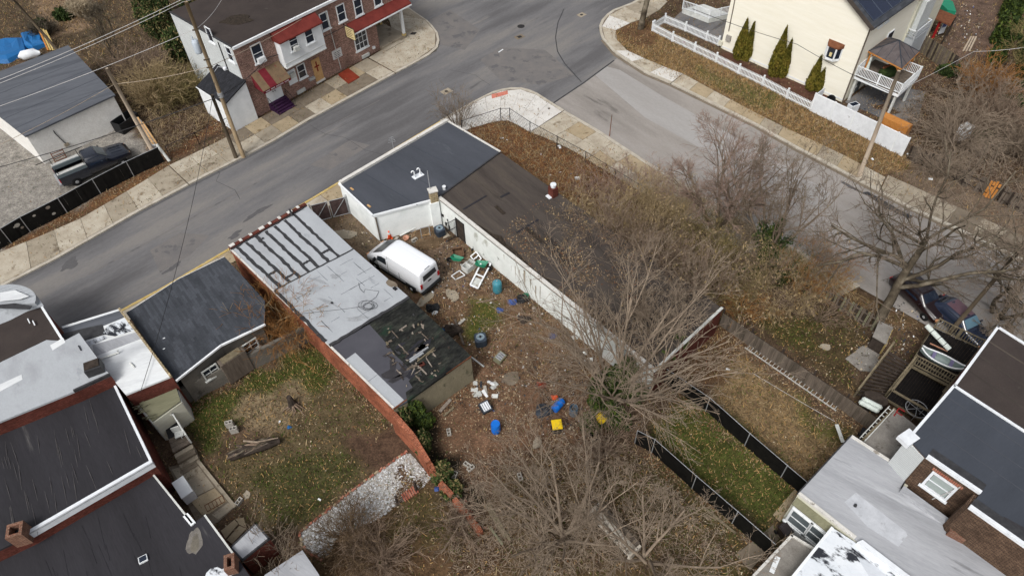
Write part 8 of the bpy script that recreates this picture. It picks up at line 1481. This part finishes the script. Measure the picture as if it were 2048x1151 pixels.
for k in range(4): z = .82 - .21 * k; m = M(); a, b = S0[3] + d * (.3 * k + .01), S0[2] + d * (.3 * k + .01); m.prism([a, b, b + d * .3, a + d * .3], 0, z); obj('step', m, 'concrete_dark' if k % 2 else 'concrete_b', sd)
railing(sd, [up(S0[0], 0), up(S0[1], 0), up(S0[2], 0)], 1.0, .9, .2, 'white_dirty')
p = up(S0[0].lerp(S0[2], .6), 1.0); m = M(); m.box(p + Vector((0, 0, .22)), (.5, .45, .06), .4); m.box(p + Vector((-.15, .2, .5)), (.5, .05, .5), .4)
for q in ((-.2, -.2), (.2, -.2), (.2, .2), (-.2, .2)): m.box(p + Vector((q[0], q[1], .1)), (.04, .04, .2))
solo('garden_chair', 'white plastic chair fallen on the back landing', 'chair', m, 'white_dirty')
rk2 = thing('metal_trellis', 'rusty metal trellis lying across the patio slabs', 'trellis', G(430, 1010)); a, b, c, d_ = G(409, 1010, .15), G(444, 990, .15), G(450, 1002, .15), G(415, 1022, .15)
for p, q in ((a, b), (d_, c)): m = M(); m.bar(p, q, .03, .03); obj('rail', m, 'rust', rk2)
for k in range(6): m = M(); m.bar(a.lerp(b, k / 5), d_.lerp(c, k / 5), .025, .025); obj('cross_bar', m, 'rust', rk2)
# white gravel bed with brick edging
gpx = [(605, 1090), (600, 1066), (625, 1046), (700, 985), (770, 935), (808, 906), (822, 908), (861, 955), (845, 975), (798, 1007), (760, 1035), (700, 1060), (668, 1082), (662, 1112), (640, 1115)]
m = M(); m.prism(GS(gpx), .0, .07); PM('gravel_bed', [S(104, 100, 92), S(176, 176, 174), S(150, 150, 148)], 5, .95, .5, fine=.4, fscale=16, stains=[(S(86, 82, 62), .8, .6)]); gb_ = obj('gravel_bed', m, 'gravel_bed', kind='structure', label='bed of white gravel edged with bricks')
r_ = np.random.default_rng(8); pu = np.stack([r_.uniform(600, 862, 16000), r_.uniform(905, 1116, 16000)], 1); pu = pu[inpoly(pu, gpx)]; keep = (np.sin(pu[:, 0] * .08) * np.cos(pu[:, 1] * .07) + r_.normal(0, .5, len(pu))) > -.55; pu = pu[keep]; C = np.array([G(u, v, .09) for u, v in pu]); quads_obj('white_pebbles', leaf_quads(C, .07, r_, .3, .8), ['pebble', 'cinder', 'stone_block'], r_.choice(3, len(C)), 'white pebbles of the gravel bed')
ed_ = resample([(815, 903), (770, 935), (700, 985), (625, 1046), (600, 1066), (604, 1091), (622, 1108), (645, 1120)], 62); be = thing('brick_edging', 'row of bricks edging the white gravel bed', 'edging', ed_[20]); rr = random.Random(12)
for k in range(62):
    a, b = ed_[k], ed_[k + 1]; c = (a + b) / 2; m = M(); m.box((c.x + rr.uniform(-.04, .04), c.y + rr.uniform(-.04, .04), .08), ((b - a).length * .86, .13, .16 + rr.uniform(0, .05)), math.atan2((b - a).y, (b - a).x) + rr.uniform(-.2, .2)); obj('brick', m, rr.choice(['edging_brick', 'edging_brick', 'concrete_tan', 'chimney_brick']), be, uvang=0)
for k, (u, v, h) in enumerate(((796, 1010, 1.1), (833, 982, 1.1))): p = put(u, v); m = M(); m.tube([p, p + Vector((.02, .05, h))], [.09, .08], 8); solo('garden_post', 'short mossy post standing in the white gravel, %s' % ('beside the loose bricks' if k == 0 else 'towards the orange wall'), 'post', m, 'wood_dark')
for k in range(7): p = put(808 + k * 4.2, 997 - k * 3.0, .05); m = M(); m.box(p, (.1, .55, .1), .5); solo('loose_brick_course', 'brick laid in the short paved patch beside the white gravel', 'brick', m, 'edging_brick', 'paved brick patch')
# tarps, boat cover and planks at the upper left
for k, (pts, h, lb) in enumerate([([(-30, 92), (15, 80), (50, 80), (58, 108), (20, 128), (-30, 132)], .6, 'wrinkled blue tarp heap at the edge of the gravel lot'), ([(44, 74), (70, 66), (92, 72), (94, 94), (70, 104), (52, 98)], .7, 'second blue tarp heap beside the yellow boards')]):
    P = GS(pts); c = cen(P); m = M(); n = len(P); r_ = random.Random(k); rings = []
    for t, z in ((1, .02), (.92, h * .7), (.7, h), (.35, h * .85), (.02, h * .95)): rings.append([up(c.lerp(Vector((p.x, p.y, 0)), t), z * r_.uniform(.8, 1.15)) for p in P for _ in (0,)])
    vs = [p for q in rings for p in q]; m.add(vs, [(i * n + j, i * n + (j + 1) % n, (i + 1) * n + (j + 1) % n, (i + 1) * n + j) for i in range(4) for j in range(n)]); solo('tarp_heap', lb, 'tarp', m, 'tarp_blue', 'blue tarps')
p = put(64, 118); m = M(); m.tube([p + Vector((-1.0, -.5, .45)), p + Vector((-.6, -.3, .5)), p + Vector((.5, .2, .5)), p + Vector((1.0, .4, .4))], [.1, .5, .5, .15], 12); solo('white_tank', 'white rounded tank behind the grey garage roof', 'tank', m, 'metal_white', smooth=True)
for k in range(4): m = M(); a, b = put(88 + 5 * k, 76 + 2 * k), put(98 + 5 * k, 104); m.bar(up(a, 1.3), up(b, .2), .16, .05); solo('yellow_plank', ('yellow ochre' if k else 'bright orange') + ' plank leaning in the stack beside the blue tarp', 'plank', m, 'kerb_yellow' if k else 'wood_orange', 'yellow planks')
for k in range(6): a, b = put(268 + 5 * k, 235 + 5 * k), put(300 + 4 * k, 298); m = M(); m.bar(up(a, .9), up(b, .15), .14, .05); solo('leaning_lumber', ('tan plywood' if k % 2 else 'greyed') + ' lumber length stacked behind the screen fence', 'lumber', m, 'plywood' if k % 2 else 'shredded', 'stacked lumber')
tray('black container box at the end wall of the white garage', 'container', 'container', 258, 255, (1.2, 2.2, 1.1), 'plastic_black', -.5, .08)
for k, (u, v, mt) in enumerate(((303, 296, 'tarp_blue'), (310, 297, 'white_paint'))): p = put(u, v); m = M(); m.lathe(p, [(.14, 0), (.17, .32), (.15, .32), (.1, .05)], 10); solo('paint_bucket', ('blue' if k == 0 else 'white') + ' bucket under the leaning lumber', 'bucket', m, mt)
rr = random.Random(40)
for k, (u, v, s_) in enumerate(((1082, 310, .14), (1004, 278, .25), (1014, 282, .12), (1120, 346, .14), (1100, 352, .2), (1155, 358, .4), (1141, 349, .14), (1119, 296, .35), (1815, 310, .16), (1744, 320, .2), (1860, 360, .25), (560, 845, .15), (640, 1000, .15), (1455, 740, .2))):
    p = put(u, v, .08); m = M(); m.box(p, (s_ * 1.3, s_ * .7, .06), rr.uniform(0, 3), rx=rr.uniform(-.4, .4)); solo('litter_scrap', ['white litter scrap in the brown corner lot', 'white litter scrap on the ground of the far verge', 'pale litter scrap on the lawns'][0 if 1000 < u < 1160 and v < 400 else 1 if u > 1700 else 2], 'litter', m, 'tarp_blue' if k == 6 else 'white_paint', ['litter in the corner lot', 'litter on the verge', 'litter on the lawns'][0 if 1000 < u < 1160 and v < 400 else 1 if u > 1700 else 2])
# ---- yard behind the cream house
m = M(); m.prism(GS([(1690, 205), (1745, 165), (1850, 185), (1835, 245), (1790, 250)]), -.05, .09); obj('dark_patio', m, 'asphalt', kind='structure', label='dark paving below the raised deck')
mbox('white boxed air conditioner behind the vinyl fence', 'air_unit', 'air conditioner', 1703, 222, (.95, .6, .75), 'metal_white', .4, 'glass_dark')
a, b = G(1752, 252), G(1806, 278); ob = thing('orange_box', 'long orange timber box behind the white vinyl fence', 'box', (a + b) / 2); d = (b - a).normalized(); n = Vector((-d.y, d.x, 0)) * .9; m = M(); m.prism([a, b, b + n, a + n], 0, 1.15); obj('case', m, 'wood_orange', ob)
for k in range(4): m = M(); p = a.lerp(b, (k + .5) / 4); m.bar(up(p - n * .01, .6), up(p - n * .01, .61) + Vector((0, 0, .5)), .06, .03); obj('batten', m, 'wood_orange', ob)
p = put(1917, 285); wb_ = thing('white_cabinet', 'white metal cabinet standing in the brush beyond the vinyl fence', 'cabinet', p, .5); m = M(); m.box((0, 0, .85), (1.0, .8, 1.7)); obj('case', m, 'metal_white', wb_, local=True); m = M(); m.box((0, 0, 1.72), (1.05, .85, .06)); obj('top', m, 'aluminium', wb_, local=True); m = M(); m.box((.2, -.42, .9), (.05, .05, .4)); obj('handle', m, 'plastic_dark', wb_, local=True)
lt = thing('lean_to', 'rusty brown lean-to roof heaped with junk behind the pale house', 'shed', G(1880, 70)); P = GS([(1858, 32), (1872, 17), (1912, 33), (1900, 52)], 2.2); m = M(); m.prism(P, 2.15, 2.28); obj('roof', m, 'rust', lt)
for p in P: m = M(); m.box((p.x, p.y, 1.08), (.12, .12, 2.15)); obj('post', m, 'wood_dark', lt)
p = G(1866, 76); m = M(); m.prism([Vector((q.x, q.y, 0)) for q in blob(p, .3, .12, .6, 8, .1)], 0, 1.9); fl_ = solo('red_banner', 'red banner with gold slashes beside the lean-to', 'banner', m, 'red_paint')
for k in range(4): m = M(); m.box((p.x + .1, p.y - .16, .4 + .42 * k), (.3, .03, .08), .6, ry=.5); obj('slash', m, 'sign_cream', fl_)
p = G(1879, 72); m = M(); m.box((p.x, p.y, .9), (.7, .1, 1.2), .4); sn = solo('white_sign', 'white and blue sign panel leaning under the lean-to', 'sign', m, 'metal_white'); m = M(); m.box((p.x, p.y - .07, 1.25), (.55, .03, .4), .4); obj('blue_field', m, 'bag_blue', sn)
P = GS([(1885, -5), (1905, 5), (1912, 25), (1895, 22), (1880, 8)], .8); m = M(); m.prism(P, 0, .9); solo('green_tarp', 'dark green tarp bundle above the lean-to roof', 'tarp', m, 'green_plastic')
for k in range(3): a, b = put(1925 + 6 * k, 105), put(1938 + 5 * k, 82); m = M(); m.bar(up(a, .15), up(b, .5), .16, .08); solo('cut_board', 'pale cut board in the bundle beyond the tall board fence', 'board', m, 'pole_pale', 'bundle of cut boards')
# ---- timber decks and stairs at the right
sz = 1.4
A0, A1p, B0, B1 = G(1778, 700, 1.9), G(1708, 792, .1), G(1823, 727, 1.9), G(1768, 795, .1)
ss = thing('timber_stairs', 'long dark timber stairs strewn with leaves beside the brown roof house', 'stairs', G(1750, 780)); n = 13
for k in range(n):
    t0, t1 = k / n, (k + .86) / n; q = [A0.lerp(A1p, t0), B0.lerp(B1, t0), B0.lerp(B1, t1), A0.lerp(A1p, t1)]; z = lerp(1.9, .15, (k + .5) / n); m = M(); m.prism(q, z - .07, z); obj('tread', m, 'wood_dark', ss)
for a, b in ((A0, A1p), (B0, B1)): m = M(); m.bar(a + Vector((0, 0, -.12)), b + Vector((0, 0, -.12)), .09, .3); obj('stringer', m, 'wood_deck', ss); m = M(); m.bar(a + Vector((0, 0, .9)), b + Vector((0, 0, .9)), .1, .08); obj('handrail', m, 'wood_deck', ss)
for k in range(5):
    for a, b in ((A0, A1p), (B0, B1)): p = a.lerp(b, k / 4); m = M(); m.box((p.x, p.y, p.z + .35), (.09, .09, 1.1 + 0)); obj('rail_post', m, 'wood_deck', ss)
def plank_deck(label, px, z, n, mat, rails, rmat='wood_deck', sides=True):
    P = GS(px, z); root = thing('timber_deck', label, 'deck', cen(P))
    for k in range(n): t0, t1 = k / n, (k + .93) / n; m = M(); m.prism([P[0].lerp(P[3], t0), P[1].lerp(P[2], t0), P[1].lerp(P[2], t1), P[0].lerp(P[3], t1)], z - .05, z); obj('deck_board', m, mat, root)
    for k in range(4): m = M(); a, b = P[k], P[(k + 1) % 4]; m.bar(up(a, z - .15), up(b, z - .15), .1, .2); obj('rim_joist', m, rmat, root); m = M(); m.box((P[k].x, P[k].y, z / 2 - .1), (.14, .14, z)); obj('post', m, rmat, root)
    railing(root, [up(P[k], 0) for k in rails], z, .95, .16, rmat); return root, P
PM('deck_black', [S(22, 20, 20), S(34, 31, 30)], 2, .8, .2)
dA, PA = plank_deck('low black boarded deck with wire table below the blue roof house', [(1774, 795), (1822, 735), (1893, 776), (1851, 840)], 1.0, 14, 'deck_black', [], sides=False)
for k in range(4): m = M(); a, b = PA[k], PA[(k + 1) % 4]; m.bar(up(a, 1.9), up(b, 1.9), .14, .08); obj('top_beam', m, 'wood_deck', dA)
dB_, PB = plank_deck('raised timber deck with balusters carrying the canoe', [(1821, 727), (1868, 655), (1957, 698), (1900, 768)], 1.9, 14, 'deck_black', [1, 2], sides=False); railing(dB_, [up(PB[0], 0), up(PB[3], 0)], 1.9, .95, .16, 'wood_deck')
p = G(1831, 820, 1.5); tw = thing('wire_table', 'round wire table frame on the low black deck', 'table', up(p, 1.0)); m = M(); m.tube([up(p, 1.7) + Vector((math.cos(t) * .65, math.sin(t) * .65, 0)) for t in np.linspace(0, 6.2832, 25)], .025, 5); obj('rim', m, 'steel', tw)
for k in range(6): m = M(); m.bar(up(p, 1.7), up(p, 1.7) + Vector((math.cos(k * 1.047) * .65, math.sin(k * 1.047) * .65, 0)), .025, .02); obj('spoke', m, 'steel', tw)
for k in range(3): m = M(); m.tube([up(p, 1.0) + Vector((math.cos(k * 2.1) * .45, math.sin(k * 2.1) * .45, 0)), up(p, 1.7) + Vector((math.cos(k * 2.1) * .5, math.sin(k * 2.1) * .5, 0))], .02, 5); obj('leg', m, 'steel', tw)
# canoe
a, b = G(1840, 700, 2.3), G(1928, 742, 2.3); ca_ = thing('canoe', 'grey canoe with white gunwale lying on the raised deck', 'canoe', up((a + b) / 2, 1.95)); d = (b - a); n_ = Vector((-d.y, d.x, 0)).normalized(); m = M(); vs = []; K = 12; ns = 8
for i in range(K + 1):
    t = i / K; w = .42 * math.sin(math.pi * min(max(t, .03), .97)) ** .6; c = a.lerp(b, t); lift_ = .25 * (2 * t - 1) ** 4
    for j in range(ns + 1): th = math.pi * j / ns; vs.append(up(c, 0) + n_ * (w * math.cos(th)) + Vector((0, 0, 2.45 + lift_ - .45 * math.sin(th))))
m.add(vs, [(i * (ns + 1) + j, i * (ns + 1) + j + 1, (i + 1) * (ns + 1) + j + 1, (i + 1) * (ns + 1) + j) for i in range(K) for j in range(ns)]); obj('hull', m, 'canoe_grey', ca_, smooth=True)
for s_ in (-1, 1): m = M(); m.tube([up(a.lerp(b, t), 2.46 + .25 * (2 * t - 1) ** 4) + n_ * s_ * .42 * math.sin(math.pi * min(max(t, .03), .97)) ** .6 for t in np.linspace(0, 1, 12)], .05, 6); obj('gunwale', m, 'white_paint', ca_)
for t in (.3, .7): m = M(); c = a.lerp(b, t); m.bar(up(c, 2.42) + n_ * .36, up(c, 2.42) - n_ * .36, .2, .03); obj('thwart', m, 'fabric_purple', ca_)
a, b = G(1853, 650, 2.9), G(1899, 698, 2.4); m = M(); m.tube([a, a.lerp(b, .5), b], .17, 12); cr = solo('rolled_carpet', 'pale rolled carpet lying across the raised deck', 'carpet roll', m, 'carpet', smooth=False)
for t in (.25, .55, .8): m = M(); c = a.lerp(b, t); dd_ = (b - a).normalized() * .02; m.tube([c - dd_, c + dd_], .18, 12); obj('strap', m, 'plastic_black', cr)
m = M(); a, b = G(1860, 686, 2.1), G(1895, 702, 2.1); m.bar(a, b, .06, .06); solo('red_bar', 'thin pale red bar beside the rolled carpet', 'bar', m, 'copper')
for k, (u, v) in enumerate(((1744, 806), (1738, 812))): p = G(u, v, 1.2); m = M(); m.tube([p + Vector((-.5, .4, 0)), p + Vector((-.42, .34, 0)), p + Vector((.42, -.34, 0)), p + Vector((.5, -.4, 0))], [.06, .17, .17, .06], 12); solo('gas_cylinder', ('pale gas cylinder lying by the stair foot' if k else 'pale gas cylinder lying closer to the stair handrail'), 'gas cylinder', m, 'carpet', 'pair of gas cylinders')
m = M(); p = G(1741, 812); m.prism([Vector((q.x, q.y, 0)) for q in blob(p, .8, .5, -.7, 8, .1)], 0, 1.02); solo('cylinder_stand', 'dark timber stand beneath the pale gas cylinders', 'stand', m, 'wood_dark')
tf = thing('picket_trellis', 'old grey paling fence behind the mossy yard', 'fence', G(1680, 620)); a, b = up(G(1622, 585), 0), up(G(1744, 662), 0); L = (b - a).length
for k in range(int(L / .2)):
    if k % 9 == 4: continue
    p = a.lerp(b, (k + .5) / int(L / .2)); m = M(); m.box((p.x, p.y, .75), (.15, .03, 1.5), math.atan2((b - a).y, (b - a).x)); obj('fence_board', m, ['wood_grey', 'wood_dark', 'roof_green'][k % 3], tf)
for z in (.35, 1.2): m = M(); m.bar(up(a, z), up(b, z), .06, .1); obj('fence_rail', m, 'wood_grey', tf)
P = GS([(1745, 672), (1758, 642), (1786, 655), (1772, 688)], 1.4); hut = thing('grey_hutch', 'small hutch with flat grey lid and ochre front below the dark tree', 'hutch', cen(P)); m = M(); m.prism(P, 1.35, 1.45); obj('lid', m, 'roof_stone', hut); m = M(); m.prism(inset(P, -.12), 0, 1.349); obj('body', m, 'wood_dark', hut)
for k in range(5): p = P[2].lerp(P[3], (k + .5) / 5); m = M(); m.box((p.x, p.y, .75), (.1, .1, 1.1)); obj('slat', m, 'kerb_yellow', hut)
m = M(); m.prism(GS([(1690, 718), (1725, 692), (1762, 700), (1745, 745), (1720, 742)]), .05, .11); solo('ground_sheet', 'dark grey sheet spread on the mossy yard', 'sheet', m, 'roof_stone')
m = M(); a, b = G(1673, 848, .6), G(1686, 884, .5); m.bar(a, b, .22, .05); solo('white_downpipe', 'white board leaning by the corner of the silver roof house', 'board', m, 'white_dirty')
ld2 = thing('roof_ladder', 'pale ladder lying on the edge of the low felt roof', 'ladder', G(1760, 850, 2.7)); a, b = G(1729, 882, 2.8), G(1788, 818, 2.8); d = (b - a).normalized(); n = Vector((-d.y, d.x, 0)) * .3
for o_ in (Vector(), n): m = M(); m.bar(a + o_, b + o_, .05, .06); obj('stile', m, 'white_dirty', ld2)
for k in range(9): p = a.lerp(b, (k + .5) / 9); m = M(); m.bar(p, p + n, .035, .035); obj('rung', m, 'white_dirty', ld2)
for k, (pts, mt, lb) in enumerate([([(1545, 1030), (1600, 965), (1612, 972), (1590, 1000), (1560, 1045)], 'concrete_tan', 'tan concrete path by the silver roof house'), ([(1470, 1110), (1545, 1050), (1560, 1075), (1500, 1140)], 'concrete_dark', 'worn slab path by the stone porch')]): m = M(); m.prism(GS(pts), -.02, .1); obj('path', m, mt, kind='structure', label=lb)
p = put(1563, 1062); cart('dark maroon bin behind the sunroom', 1563, 1070, 'car_maroon', .4, .9, 0, 'car_maroon')
